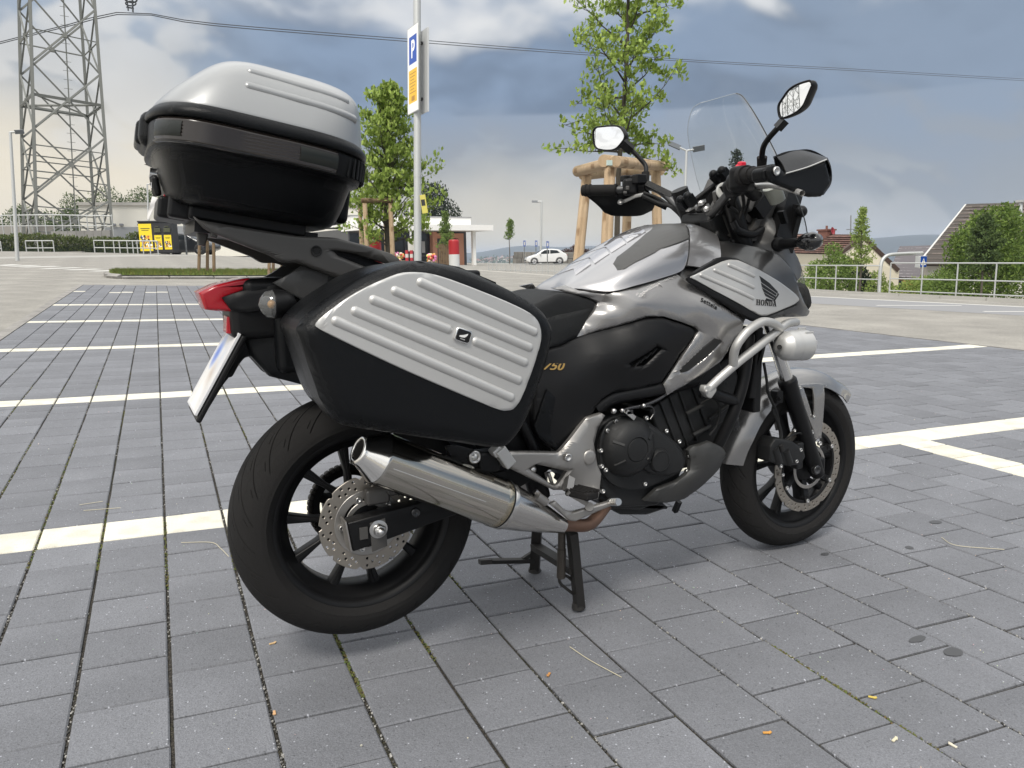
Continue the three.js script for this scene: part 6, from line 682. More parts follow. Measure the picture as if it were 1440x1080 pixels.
// right tree in its log frame
{
  const c = [3.747,1.405,-4.158], b = onG(c);
  youngTree({ label: 'leafy young tree held in a round log frame behind the handlebar', pos: b, top: 4.5, base: 1.85, rad: [0.54, 0.68, 0.66, 0.62, 0.54, 0.44, 0.36, 0.28, 0.2, 0.1], tr: 0.034, nb: 40, leaf: 0.05, perTwig: 12, twigs: 7, cols: G1, geo: LEAFL, sd: 21, name: 'young_tree', extra: [[1.9, 3.3, 0.62, 0.02], [1.92, 0.4, 0.5, -0.15], [2.0, 2.6, 0.6, 0.05], [2.05, 5.6, 0.55, 0]] });
  const f = thing('log_frame', 'round wooden log frame staking the leafy tree behind the left mirror', 'tree support', b); f.position.set(0, 0, 0);
  const P = [[[3.442,1.77,-4.213], [3.264,0.966,-4.095]], [[3.187,1.726,-3.481], [3.07,1.07,-3.359]], [[4.424,1.875,-4.925], [4.347,1.266,-4.849]], [[4.228,1.816,-4.216], [4.19,1.287,-4.135]]];
  for (const [a, q] of P) { const A = V(a), d = V(q).sub(A); const k = (a[1] - H(q[0], q[2]) + 0.05) / -d.y; obj('post', cyl(A.clone().addScaledVector(d, k).toArray(), add3(a, [0, 0.02, 0]), 0.05, 0.046, 14), wood, f); }
  for (const [a, q] of [[[3.418,1.795,-4.345], [3.173,1.765,-3.381]], [[3.116,1.778,-3.47], [4.383,1.866,-4.26]], [[3.49,1.767,-4.359], [4.59,1.918,-5.075]], [[4.42,1.909,-5.047], [4.407,1.836,-4.356]]]) obj('crossbeam', cyl(a, q, 0.05, 0.046, 14), wood, f);
  obj('strap', [tube([[3.429,1.803,-4.169], [3.432,1.768,-4.138], [3.443,1.822,-4.108]], 0.02, 8, 6)], greyWood, f); obj('tag_label', box(0.045, 0.04, 0.02, ...[3.114,1.752,-3.386]), mat(0.5, 0.6, 0.55, 0.5), f);
}
// left tree with stakes
{
  const b = onG([3.826,1.448,-11.313]); youngTree({ label: 'bright green tree with two stakes growing left of the sign pole', pos: b, top: 3.7, base: 1.0, rad: [0.8, 1.1, 1.15, 1.05, 0.9, 0.75, 0.55, 0.35, 0.15], tr: 0.06, nb: 58, leaf: 0.085, perTwig: 12, twigs: 6, cols: G1, geo: LEAFL, sd: 8, name: 'young_tree', extra: [[1.9, -0.2, 1.15, 0.45], [1.6, -0.6, 1.0, 0.55], [1.3, 3.0, 0.8, 0.1], [1.0, 2.6, 0.8, 0.0]] });
  const f = thing('tree_stakes', 'wooden stakes and crossbar holding the tree left of the sign pole', 'tree support');
  for (const [p, d] of [[[3.361,1.958,-10.965], 12.8], [[3.812,1.964,-10.962], 13], [[3.697,2.036,-12.404], 14.2], [[4.112,2.027,-12.188], 14.2]]) obj('stake', cyl([p[0], H(p[0], p[2]) - 0.05, p[2]], p, 0.045, 0.04, 12), wood, f);
  obj('crossbeam', cyl([3.312,2.007,-10.999], [3.849,2.012,-10.952], 0.04, 0.04, 12), greyWood, f); obj('crossbeam', cyl([3.653,2.076,-12.434], [4.163,2.066,-12.169], 0.035, 0.035, 10), greyWood, f);
}
// parking sign pole
{
  const b = foot([3.211,2.538,-7.958]); const p = plumb(thing('sign_pole', 'tall galvanised pole with blue parking sign between top case and tree', 'sign pole', b)); obj('pole', cyl([0, -0.1, 0], [0, 5.5, 0], 0.05, 0.048, 24), galv, p); obj('collar', cyl([0, 1.9, 0], [0, 2.0, 0], 0.052), galv, p);
  const signTex = canvasTex(256, 1024, (c, w, h) => { c.fillStyle = '#f4f3f1'; c.fillRect(0, 0, w, h); c.fillStyle = '#2f56b0'; c.fillRect(36, 110, 184, 330); c.fillStyle = '#fff'; c.font = 'bold 250px sans-serif'; c.textAlign = 'center'; c.save(); c.translate(128, 372); c.scale(0.72, 1.2); c.fillText('P', 0, 0); c.restore(); c.fillStyle = '#f3c03c'; c.fillRect(30, 510, 196, 400); c.fillStyle = '#b98a3a'; for (let i = 0; i < 7; i++) { c.fillRect(48 + (i % 3) * 8, 550 + i * 38, 150 - (i % 3) * 26, 12); } c.fillRect(92, 830, 80, 60); });
  const n = [3.146,3.463,-8.052], q = [3.304,3.485,-8.089]; const yc = n[1] - b[1]; const mk = (px0, px1, yy, hgt, m, off) => { const a = V(px0).sub(V(b)), e = V(px1).sub(V(b)), w = a.clone().setY(0).distanceTo(e.clone().setY(0)); const g = new THREE.Group(); return { a, e, w }; };
  const s = new THREE.Group(); s.name = 'parking_sign'; s.position.set(0, yc, 0); s.rotation.y = 0.06; p.add(s);
  const face = new THREE.PlaneGeometry(0.34, 1.08); const fm = new THREE.Mesh(face, new THREE.MeshStandardMaterial({ map: signTex, roughness: 0.4, side: THREE.DoubleSide })); fm.name = 'sign_face'; fm.position.set(-0.062, 0, -0.0); fm.rotation.y = -Math.PI / 2; s.add(fm);
  obj('backing', box(0.006, 1.1, 0.36, -0.0575, 0, 0, 0.002), galv, s); const s2 = obj('second_sign', [box(0.008, 1.06, 0.34, 0.075, -0.02, 0.0, 0.002), box(0.02, 1.06, 0.012, 0.082, -0.02, 0.165, 0.002)], mat(0.55, 0.56, 0.56, 0.45), s);
  obj('clamp', [box(0.12, 0.03, 0.05, 0.03, 0.35, 0), box(0.12, 0.03, 0.05, 0.03, -0.36, 0)], M0(), s);
  const y = thing('placard', 'yellow and black placard fixed low on the sign pole', 'placard'); const c = [3.203,1.728,-7.786]; obj('board', [mv(box(0.075, 0.24, 0.006, 0, 0, 0, 0.002), ...c, 0, FACE, 0.12)], mat(0.62, 0.55, 0.12, 0.5), y); obj('print', [mv(box(0.05, 0.08, 0.003, -0.005, 0.02, 0.004), ...c, 0, FACE, 0.12)], mat(0.03, 0.03, 0.03, 0.6), y);
}
function M0() { return mat(0.03, 0.03, 0.03, 0.5); }
// bollards
function bollard(pos, r, h, split, label, name = 'bollard') { const t = thing(name, label, 'bollard', pos); obj('red_cap', latheAx([0, 0, 0], [0, 1, 0], [[split, r], [h - 0.04, r], [h - 0.01, r * 0.92], [h, r * 0.7], [h + 0.004, 0]], 24), mat(0.42, 0.022, 0.028, 0.45), t); obj('white_shaft', cyl([0, -0.05, 0], [0, split, 0], r, r, 24), mat(0.66, 0.66, 0.64, 0.5), t); return t; }
{ const p = [5.121,1.353,-11.312]; bollard(onG(p), 0.1, p[1] - H(p[0], p[2]), (p[1] - H(p[0], p[2])) - 0.27, 'red and white round bollard behind the pannier, right of the pole'); }
{ const p = [4.016,1.476,-12.589], b = onG(p), h = p[1] - b[1]; const t = bollard(b, 0.115, h, h - 0.55, 'red bollard with a white emblem between the tree stakes'); obj('emblem', [mv(plate([[-0.05, 0.02], [-0.02, 0.03], [0, 0.012], [0.025, 0.04], [0.055, 0.035], [0.05, 0], [0.02, -0.02], [0, -0.035], [-0.03, -0.012]], 0, 0.006, 0.001), -0.053, h - 0.1, 0.1, 0, -0.49, 0)], mat(0.75, 0.74, 0.72, 0.5), t); }
for (const [p, l] of [[[13.292,1.456,-36.783], 'red and white striped post left of the thin pole before the shop'], [[13.509,1.451,-36.67], 'red and white striped post right of the thin pole before the shop']]) { const b = onG(p), h = p[1] - b[1], t = thing('striped_post', l, 'post', b); for (let i = 0; i < 5; i++) obj(i & 1 ? 'white_band' : 'red_band', cyl([0, h * i / 5, 0], [0, h * (i + 1) / 5, 0], 0.09), i & 1 ? plaster : mat(0.4, 0.03, 0.04, 0.5), t); }
// lamp posts
function lampPost(top, r, label, arms, name = 'street_lamp') { const b = foot(top), h = V(top).distanceTo(V(b)), t = plumb(thing(name, label, 'street lamp', b)); obj('pole', cyl([0, -0.2, 0], [0, h, 0], r, r * 0.7, 12), galv, t); for (const [dx, dy, ln] of arms) { const e = [Math.cos(FACE) * dx, h + dy, -Math.sin(FACE) * dx]; obj('arm', cyl([0, h, 0], lerp3([0, h, 0], e, 0.4), r * 0.6), galv, t); const m = V(e).sub(new THREE.Vector3(0, h, 0)).normalize(); const g = bar(lerp3([0, h, 0], e, 0.35), e, ln, 0.06); obj('lamp_head', g, mat(0.1, 0.11, 0.12, 0.4), t); } return t; }
lampPost([-3.794,6.433,-36.267], 0.078, 'grey street lamp at the far left beside the pylon', [[0.55, 0.03, 0.16]]);
lampPost([24.184,5.844,-27.437], 0.075, 'double armed grey street lamp seen between tree and windscreen', [[-0.85, 0.35, 0.26], [0.85, 0.16, 0.26]]);
lampPost([37.163,6.286,-64.184], 0.13, 'thin distant street lamp above the white car', [[-0.95, 0.0, 0.2]]);
lampPost([1.903,6.195,-54.962], 0.07, 'thin lamp pole behind the yellow clothing container', [[0.5, 0.0, 0.12]]);
{ const p = [14.416,4.983,-39.154], b = onG(p), t = thing('signal_pole', 'thin white pole behind the tree in front of the shop', 'pole', b); obj('pole', cyl([0, 0, 0], [0, p[1] - b[1], 0], 0.06), mat(0.6, 0.6, 0.58, 0.6), t); obj('box', box(0.3, 0.7, 0.3, 0, (p[1] - b[1]) * 0.28, 0, 0.02), plaster, t); }
{ const p = [3.832,4.249,-53.598], b = onG(p), t = thing('post', 'grey steel post standing right of the clothing container', 'post', b); obj('pole', cyl([0, 0, 0], [0, p[1] - b[1], 0], 0.06), steelGrey, t); }
{ const t = thing('banner', 'white cloth banner hanging beside the thin lamp pole', 'banner'); obj('cloth', sheet([[[2.11,5.383,-54.473], [2.393,5.284,-54.309]], [[1.924,4.816,-54.234], [2.22,4.779,-54.302]], [[1.761,4.325,-54.453], [1.914,4.223,-54.24]], [[1.68,3.91,-54.416], [1.759,3.862,-54.366]]], { nu: 3, nv: 3, t: 0.02 }), mat(0.7, 0.68, 0.66, 0.8), t); }
for (const [p, l] of [[[34.33,2.532,-62.652], 'left one of three small blue signs by the distant wall'], [[35.322,2.512,-62.136], 'middle one of three small blue signs by the distant wall'], [[33.214,2.308,-56.339], 'right and largest of three small blue signs near the white car']]) { const b = onG(p), t = thing('small_sign', l, 'sign', b); const h = p[1] - b[1]; obj('post', cyl([0, 0, 0], [0, h, 0], 0.045), steelGrey, t); obj('panel', [mv(box(0.24, 0.56, 0.04), 0, h - 0.3, 0.07, 0, FACE, 0)], mat(0.12, 0.17, 0.38, 0.5), t); obj('white_mark', [mv(box(0.1, 0.3, 0.02, 0, 0, 0.025), 0, h - 0.3, 0.07, 0, FACE, 0)], plaster, t); }

// lattice pylon
{
  const cen = onG([-3.661,3.841,-68.793]); cen[1] -= 0.1; const t = thing('transmission_pylon', 'tall grey lattice power pylon at the left edge', 'pylon', cen); plumb(t); const steel = mat(0.165, 0.17, 0.155, 0.6, { metalness: 0.2 });
  const half = (y) => 3.72 - 0.036 * y, top = 27, R = (k) => { const a = -FACE + k * Math.PI / 2 + 0.06; return [Math.cos(a), Math.sin(a)]; }, Q = (k, y) => { const [c, s] = R(k), h = half(y); return [c * h, y, s * h]; };
  for (let k = 0; k < 4; k++) obj('leg', bar(Q(k, -0.3), Q(k, top), 0.22, 0.22), steel, t);
  const lv = [0.6, 4.3, 9.1, 13.9, 18.7, 23.5, 28]; 
  for (let i = 0; i < lv.length - 1; i++) for (let k = 0; k < 4; k++) { const n = (k + 1) % 4, y0 = lv[i], y1 = lv[i + 1], ym = (y0 + y1) / 2; for (const [a, b] of [[Q(k, y0), Q(n, y1)], [Q(n, y0), Q(k, y1)]]) obj('brace', bar(a, b, 0.125, 0.1), steel, t); const m = lerp3(Q(k, ym), Q(n, ym), 0.5); obj('gusset', bar(add3(m, [0, -0.16, 0]), add3(m, [0, 0.16, 0]), 0.28, 0.28), steel, t); obj('horizontal_bar', [bar(Q(k, ym), m, 0.08), bar(m, Q(n, ym), 0.08)], steel, t);
    if (i < 2) for (const f of [0.25, 0.75]) { const y = y0 + (y1 - y0) * f, e = f < 0.5 ? lerp3(Q(k, y0), Q(n, y1), f) : lerp3(Q(k, y1), Q(n, y0), 1 - f); obj('horizontal_bar', bar(Q(k, y), lerp3(Q(k, y0), Q(n, y1), f), 0.07), steel, t); obj('horizontal_bar', bar(Q(n, y), lerp3(Q(n, y0), Q(k, y1), f), 0.07), steel, t); } }
  for (let k = 0; k < 4; k++) obj('diaphragm_bar', bar(Q(k, 11.6), Q((k + 1) % 4, 11.6), 0.16, 0.12), steel, t); obj('diaphragm_bar', bar(Q(0, 11.6), Q(2, 11.6), 0.12), steel, t); obj('diaphragm_bar', bar(Q(1, 11.6), Q(3, 11.6), 0.12), steel, t);
  const lx = (y) => lerp3(Q(2, y), Q(3, y), 0.72); const rg = []; for (let y = 3; y < 26; y += 0.7) rg.push(bar(add3(lx(y), [-0.3, 0, 0]), add3(lx(y), [0.3, 0, 0]), 0.03)); const ld = obj('ladder', [bar(lx(2), lx(26), 0.09), ...rg], steel, t); ld.userData.kind = 'stuff';
  { const t2 = t.clone(); t2.name = numbered('transmission_pylon'); t2.userData = { label: 'second lattice pylon standing behind the camera, mirrored in the right mirror', category: 'pylon' }; t2.position.set(-62, -0.5, -31); t2.rotation.y += 0.4; scene.add(t2); }
  // wires with insulator
  const dark = mat(0.05, 0.055, 0.06, 0.6), W = [2.397,20.072,-66.466];
  const ins = thing('insulator', 'dark ring insulator carrying the power line at the top left', 'insulator'); obj('rod', [bar([2.223,21.316,-66.792], [2.237,20.183,-66.569], 0.09), bar([2.61,21.308,-66.59], [2.542,20.069,-66.391], 0.09), bar([2.142,20.455,-66.67], [2.616,20.337,-66.403], 0.09)], dark, ins); obj('ring', [mv(new THREE.TorusGeometry(0.42, 0.06, 8, 24), ...[2.488,21.041,-66.603], 1.3, 0, 0), mv(new THREE.TorusGeometry(0.36, 0.05, 8, 24), ...[2.457,20.718,-66.557], 1.4, 0.1, 0)], dark, ins);
  const wire = (pts, r, l) => { const w = thing('power_line', l, 'power line'); obj('wire', tube(pts, r, 80, 5), dark, w); };
  wire([[-10.659,18.987,-79.836], [-7.159,19.166,-75.784], [-2.313,19.768,-71.118], [2.254,20.102,-66.545], [8.516,20.34,-67.926], [29.039,22.331,-72.556], [48.738,24.454,-77.636], [72.036,26.05,-79.619], [104.688,28.942,-83.871], [152.188,31.747,-85.017], [184,33.854,-86.131]], 0.036, 'upper wire of the twin power line crossing the sky');
  wire([[-10.673,18.838,-79.815], [-7.172,19.023,-75.764], [-2.326,19.629,-71.099], [2.483,19.962,-66.401], [8.5,20.168,-67.902], [29.016,22.087,-72.521], [48.715,24.209,-77.601], [72.014,25.818,-79.586], [104.662,28.668,-83.833], [152.158,31.422,-84.971], [183.966,33.494,-86.08]], 0.036, 'lower wire of the twin power line crossing the sky');
}
// walls, hedge and railings at the left
{
  const conc = mat(0.36, 0.35, 0.33, 0.9, { map: sm(0.2) });
  const w = thing('concrete_wall', 'grey concrete wall around the foot of the pylon', 'wall'); const A = [-8.772,3.231,-63.326], Bq = [-0.549,3.547,-61.428]; const wallSeg = (a, b, y0, y1, th) => { const d = V(b).sub(V(a)), L = Math.hypot(d.x, d.z); return mv(new THREE.BoxGeometry(L, y1 - y0, th), (a[0] + b[0]) / 2, (y0 + y1) / 2, (a[2] + b[2]) / 2, 0, -Math.atan2(d.z, d.x), 0); };
  const yt = [-3.038,3.452,-61.553][1], yb = H(-5, -50) - 0.5; for (let i = 0; i < 7; i++) obj('wall_panel', wallSeg(lerp3([-4.352,3.728,-63.423], [-0.539,3.649,-61.443], i / 7 + 0.004), lerp3([-4.352,3.728,-63.423], [-0.539,3.649,-61.443], (i + 1) / 7), yb, yt, 0.25), conc, w);
  obj('rear_wall', wallSeg([-9.286,4.348,-71.789], [-4.66,4.357,-71.688], yb, [-6.786,4.24,-70.48][1], 0.3), mat(0.33, 0.31, 0.28, 0.9), w); obj('side_wall', wallSeg([-8.478,3.263,-64.321], [-4.435,3.237,-63.944], yb, [-6.218,3.267,-63.157][1], 0.25), conc, w);
  const rl = (name, label, a, b, yTop, yMid, posts, r = 0.03) => { const t = thing(name, label, 'railing'); obj('top_rail', cyl([a[0], yTop[0], a[2]], [b[0], yTop[1], b[2]], r), galv, t); obj('middle_rail', cyl([a[0], yMid[0], a[2]], [b[0], yMid[1], b[2]], r * 0.9), galv, t); for (const k of posts) { const p = lerp3(a, b, k), g = H(p[0], p[2]); obj('post', cyl([p[0], g - 0.05, p[2]], [p[0], yTop[0] + (yTop[1] - yTop[0]) * k, p[2]], r), galv, t); } };
  { const a = [-8.037,4.674,-65.502], b = [-0.363,4.578,-62.669]; const t = thing('pylon_railing', 'pale railing on the concrete wall below the pylon', 'railing'); const y0 = [-7.577,4.664,-65.264][1], y1 = [-2.974,4.671,-62.892][1], y2 = [-0.696,4.533,-62.832][1]; obj('top_rail', [cyl([a[0], y0, a[2]], lerp3([a[0], y1, a[2]], [b[0], y1, b[2]], 0.5), 0.04), cyl(lerp3([a[0], y1, a[2]], [b[0], y1, b[2]], 0.5), [b[0], y2, b[2]], 0.04)], galv, t); obj('middle_rail', cyl([a[0], y0 - 0.75, a[2]], [b[0], y2 - 0.7, b[2]], 0.03), galv, t); for (let i = 0; i <= 14; i++) { const p = lerp3(a, b, i / 14); obj('post', cyl([p[0], yt - 0.4, p[2]], [p[0], y0 + (y1 - y0) * 0.8, p[2]], 0.035), galv, t); } }
  const Rl = (l, x0, x1, d, yt0, yt1, posts) => rl('bay_railing', l, pxd(x0, d), pxd(x1, d), [yt0, yt1], [yt0 - 0.43, yt1 - 0.43], posts, 0.032);
  function pxd(x, d) { return lerp3([-6.607,2.062,-54.002], [4.918,1.823,-48.015], x / 300); }
  const yy = [-3.485,2.51,-52.477][1]; Rl('short tube railing at the far left edge before the hedge', -24, 2, 46, yy, yy, [0, 1]); Rl('short tube railing before the hedge below the pylon', 37, 76, 46, yy, yy - 0.02, [0, 0.43, 0.6, 1]); Rl('long tube railing before the hedge left of the clothing container', 133, 222, 46, yy - 0.05, yy - 0.16, [0, 0.16, 0.31, 0.4, 0.52, 0.61, 0.68, 0.77, 0.88, 1]);
  const hd = thing('hedge', 'low green hedge along the railings at the left', 'hedge'); seed(31); const pts = []; const a = [-8.075,2.132,-57.054], b = [1.365,1.946,-52.723]; for (let i = 0; i < 9000; i++) { const k = rnd(), p = lerp3(a, b, k), hgt = (0.75 + 0.35 * vnoise(k * 25, 3)) * (k > 0.9 ? 1.2 : 1); pts.push([p[0] + rnd(-0.2, 0.2), H(p[0], p[2]) + Math.pow(rnd(), 0.7) * hgt, p[2] + rnd(-0.7, 0.5)]); } obj('stem', [wallSeg(a, b, H(-4, -50) - 0.4, H(-4, -50) + 0.45, 0.6)], mat(0.02, 0.03, 0.012, 1), hd); const cr2 = crownOf(hd, pts, 0.16, [[0.08, 0.12, 0.03], [0.15, 0.17, 0.05]]);
  const lw = thing('low_kerb_wall', 'low concrete kerb wall under the hedge at the left', 'wall'); obj('wall', wallSeg([-6.629,1.73,-54.863], [-2.134,1.637,-52.528], H(-5, -48) - 0.3, [-4.386,1.836,-53.727][1], 0.3), mat(0.26, 0.25, 0.23, 0.9), lw);
}
// long white hall, shop
function houseBox(name, label, A, Bp, yTop, depth, m, cat = 'building') { const d = V(Bp).sub(V(A)), L = Math.hypot(d.x, d.z), t = thing(name, label, cat, [A[0], H(A[0], A[2]) - 0.3, A[2]], -Math.atan2(d.z, d.x)); const h = yTop - t.position.y; obj('wall', box(L, h, depth, L / 2, h / 2, -depth / 2), m, t); t.userData.L = L; t.userData.h = h; return t; }
{
  const cream = mat(0.86, 0.83, 0.74, 0.85, { map: tex(64, 64, (u, v) => 0.92 + 0.08 * tf(u, v, 4, 3, 4), { rep: 0.1 }) });
  const t = houseBox('white_hall', 'long low white building behind the clothing container', [-2.816,2.38,-74.926], [21.809,2.028,-71.292], [2.162,6.221,-74.229][1], 14, cream); const L = t.userData.L, h = t.userData.h; const u = (px) => (px - 117) / (520 - 117) * L * (0.94 + 0.06 * (px - 117) / 403);
  obj('roof_edge', box(L + 0.2, 0.25, 0.3, L / 2, h, 0.05), mat(0.5, 0.48, 0.44, 0.7), t); const g1 = mat(0.36, 0.37, 0.38, 0.6), g2 = mat(0.26, 0.27, 0.29, 0.6);
  obj('grey_band', box(u(198) - u(150), 2.2, 0.06, (u(150) + u(198)) / 2, 1.6, 0.035), g1, t); obj('loading_door', box(u(198) - u(176), 1.6, 0.06, (u(176) + u(198)) / 2, 1.2, 0.1), g2, t);
  for (let i = 0; i < 4; i++) obj('wall_panel', box((u(280) - u(247)) / 4 - 0.04, 2.3, 0.06, u(247) + (i + 0.5) * (u(280) - u(247)) / 4, 1.6, 0.035), g1, t); for (const x of [162, 172, 196]) obj('wall_lamp', box(0.3, 0.18, 0.3, u(x), 2.9, 0.15, 0.03), g2, t);
}
{
  const white = mat(0.85, 0.84, 0.81, 0.7), salmon = mat(0.56, 0.27, 0.17, 0.7); const A = [15.449,1.803,-53.992], E = [25.804,1.707,-55.481]; const d = V(E).sub(V(A)), L = Math.hypot(d.x, d.z), gy = H(E[0], E[2]) - 0.1; const t = thing('shop', 'flat roofed white shop with dark glass front and salmon doorway', 'shop', [A[0], gy, A[2]], -Math.atan2(d.z, d.x)); const u = (px) => (px - 500) / 167 * L; const S = 59 / 1062, yv = (py) => [21.179,1.195,-54.346][1] + (360 - py) * S - gy;
  obj('wall', box(L, yv(322), 8, L / 2, yv(322) / 2, -5.2), mat(0.1, 0.1, 0.1, 0.7), t); obj('parapet', box(L + 0.1, yv(306) - yv(318), 7, L / 2, (yv(306) + yv(318)) / 2, -4), white, t); obj('canopy', box(L + 1.2, yv(317) - yv(325), 3.5, L / 2 + 0.55, (yv(317) + yv(325)) / 2, -0.6), white, t); obj('parapet_cap', box(L + 0.2, 0.1, 7.1, L / 2, yv(306) + 0.05, -4), mat(0.3, 0.3, 0.3, 0.6), t);
  for (let i = 0; i < 6; i++) { const f = new THREE.Mesh(merge([box(u(612) / 6 - 0.12, yv(328), 0.06, u(612) * (i + 0.5) / 6, yv(328) / 2, -1.16)]), glassDark); f.name = 'window'; t.add(f); obj('frame', [box(0.1, yv(326), 0.1, u(612) * i / 6, yv(326) / 2, -1.1), box(u(612) / 6, 0.1, 0.1, u(612) * (i + 0.5) / 6, 0.9, -1.08)], mat(0.06, 0.06, 0.065, 0.5), f); }
  obj('poster', box(0.3, 0.9, 0.02, u(601), 1.6, -1.1), mat(0.45, 0.45, 0.45, 0.7), t); obj('poster', box(0.22, 0.7, 0.02, u(594), 1.6, -1.1), mat(0.5, 0.5, 0.5, 0.7), t);
  obj('salmon_column', box(u(617.5) - u(611), yv(326), 0.5, (u(611) + u(617.5)) / 2, yv(326) / 2, -0.9), salmon, t); obj('salmon_frame', [box(u(658) - u(618), yv(328) - yv(335), 0.4, (u(618) + u(658)) / 2, (yv(328) + yv(335)) / 2, -0.9), box(u(658) - u(650), yv(335), 0.4, (u(650) + u(658)) / 2, yv(335) / 2, -0.9), box(u(642) - u(636), yv(335), 0.4, (u(636) + u(642)) / 2, yv(335) / 2, -0.9)], salmon, t); obj('door', box(u(650) - u(642), yv(336), 0.08, (u(642) + u(650)) / 2, yv(336) / 2, -1.05), glassDark, t); obj('white_column', box(0.28, yv(325), 0.28, u(664), yv(325) / 2, 0.2), white, t);
  seed(4); const fl = thing('flower_display', 'colourful flower display in front of the shop window', 'flowers'); const pc = [[0.6, 0.1, 0.08], [0.7, 0.6, 0.5], [0.7, 0.35, 0.1], [0.6, 0.2, 0.4], [0.15, 0.25, 0.05], [0.7, 0.65, 0.2]]; for (const [x0, x1] of [[552, 566], [601, 611]]) for (let i = 0; i < 40; i++) { const x = rnd(x0, x1), p = lerp3([16.45,1.364,-48.829], [19.897,1.32,-49.325], (x - 550) / 62); const c = pc[Math.floor(rnd(6))]; if (i < 40) { const y = H(p[0], p[2]) + rnd(0.15, 0.75); obj('blossom', sph([p[0], y, p[2] + rnd(-0.2, 0.2)], rnd(0.07, 0.13), 7), mat(c[0], c[1], c[2], 0.8), fl); } } obj('flower_rack', [box(1, 0.3, 0.5, ...add3(onG([16.863,1.358,-48.843]), [0, 0.1, 0])), box(0.7, 0.3, 0.5, ...add3(onG([19.552,1.324,-49.276]), [0, 0.1, 0]))], mat(0.2, 0.16, 0.1, 0.8), fl);
}
bush({ name: 'pine_tree', cat: 'tree', label: 'dark pine tree rising behind the shop roof', pos: onG([31.655,2.042,-78.77]), lobes: [[0, 6, 0, 2.2], [1.4, 5.2, 0.3, 1.8], [-1.8, 5.4, 0, 1.8], [0.3, 7.6, 0.2, 1.4], [2.4, 4.2, 0, 1.3], [-0.6, 8, 0, 0.9], [-2.6, 4.4, 0.4, 1.4]], n: 5200, leaf: 0.3, cols: G3, sd: 12, trunk: [6, 0.3], inner: 0.2 });
// young tree in a slat guard before the shop
{ const b = onG([15.069,1.493,-35.874]); youngTree({ label: 'small feathery tree above a slatted wooden guard before the shop', pos: b, top: 2.95, base: 0.9, rad: [0.55, 0.6, 0.5, 0.4, 0.3, 0.2, 0.12], tr: 0.035, nb: 40, leaf: 0.11, perTwig: 6, twigs: 5, cols: G2, sd: 4, name: 'young_tree' }); const g = thing('tree_guard', 'slatted wooden guard around the small tree by the shop', 'tree guard'); for (let i = 0; i < 7; i++) { const p = lerp3([14.687,1.714,-35.657], [15.262,1.707,-35.587], i / 6); obj('slat', bar([p[0], H(p[0], p[2]), p[2]], [p[0], p[1] + (i % 3) * 0.03, p[2]], 0.075, 0.03), greyWood, g); } obj('guard_rail', [bar([14.691,1.532,-35.734], [15.301,1.524,-35.646], 0.06, 0.03)], greyWood, g); }
youngTree({ label: 'slim lone sapling on the horizon left of the white car', pos: onG([32.992,1.757,-63.194]), top: 4.1, base: 2.3, rad: [0.45, 0.5, 0.42, 0.36, 0.28, 0.14], tr: 0.06, nb: 26, leaf: 0.17, perTwig: 5, twigs: 4, cols: G2, sd: 6, name: 'sapling' });
// clothing container
{
  const A = [1.035,1.631,-52.262], b = onG(A), t = thing('clothing_container', 'yellow and black clothing bank with two hatches at the left', 'container', b, FACE + 0.1); const s = 47.5 / 1062; const W = 45 * s, Hh = 44 * s; const blk = mat(0.022, 0.022, 0.024, 0.6), yel = canvasTex(128, 256, (c, w, h) => { c.fillStyle = '#efd425'; c.fillRect(0, 0, w, h); seed(3); for (let i = 0; i < 60; i++) { c.fillStyle = ['#d8792f', '#f6f0e0', '#3b4a6b', '#2f2b28', '#b23a2e', '#e8b24a'][Math.floor(rnd(6))]; const y = h * (0.45 + 0.4 * rnd()), x = w * (0.15 + 0.7 * rnd()); c.beginPath(); c.ellipse(x, y, rnd(4, 14), rnd(4, 16), rnd(3), 0, 7); c.fill(); } c.fillStyle = '#5a5420'; c.fillRect(20, 40, 90, 9); c.fillRect(28, 58, 70, 7); });
  const ym = new THREE.MeshStandardMaterial({ map: yel, roughness: 0.5, side: THREE.DoubleSide }); obj('body', [box(W, Hh, 1.2, W / 2, Hh / 2, -0.62, 0.04), box(W + 0.06, 0.1, 1.3, W / 2, Hh, -0.6, 0.03)], blk, t); const pane = (n, x, y, w, h, z) => { const g = new THREE.PlaneGeometry(w, h); const m = new THREE.Mesh(g, ym); m.name = n; m.position.set(x, y, z); t.add(m); }; pane('poster_panel', W * 0.2, Hh * 0.5, W * 0.39, Hh * 0.86, 0.004); pane('poster_panel', W * 0.57, Hh * 0.34, W * 0.22, Hh * 0.46, 0.004); pane('poster_panel', W * 0.86, Hh * 0.34, W * 0.22, Hh * 0.46, 0.004);
  for (const x of [0.57, 0.86]) obj('hatch', [box(W * 0.2, Hh * 0.14, 0.08, W * x, Hh * 0.72, 0.02, 0.02), box(W * 0.12, 0.05, 0.05, W * x, Hh * 0.84, 0.03)], mat(0.06, 0.065, 0.03, 0.5), t);
}
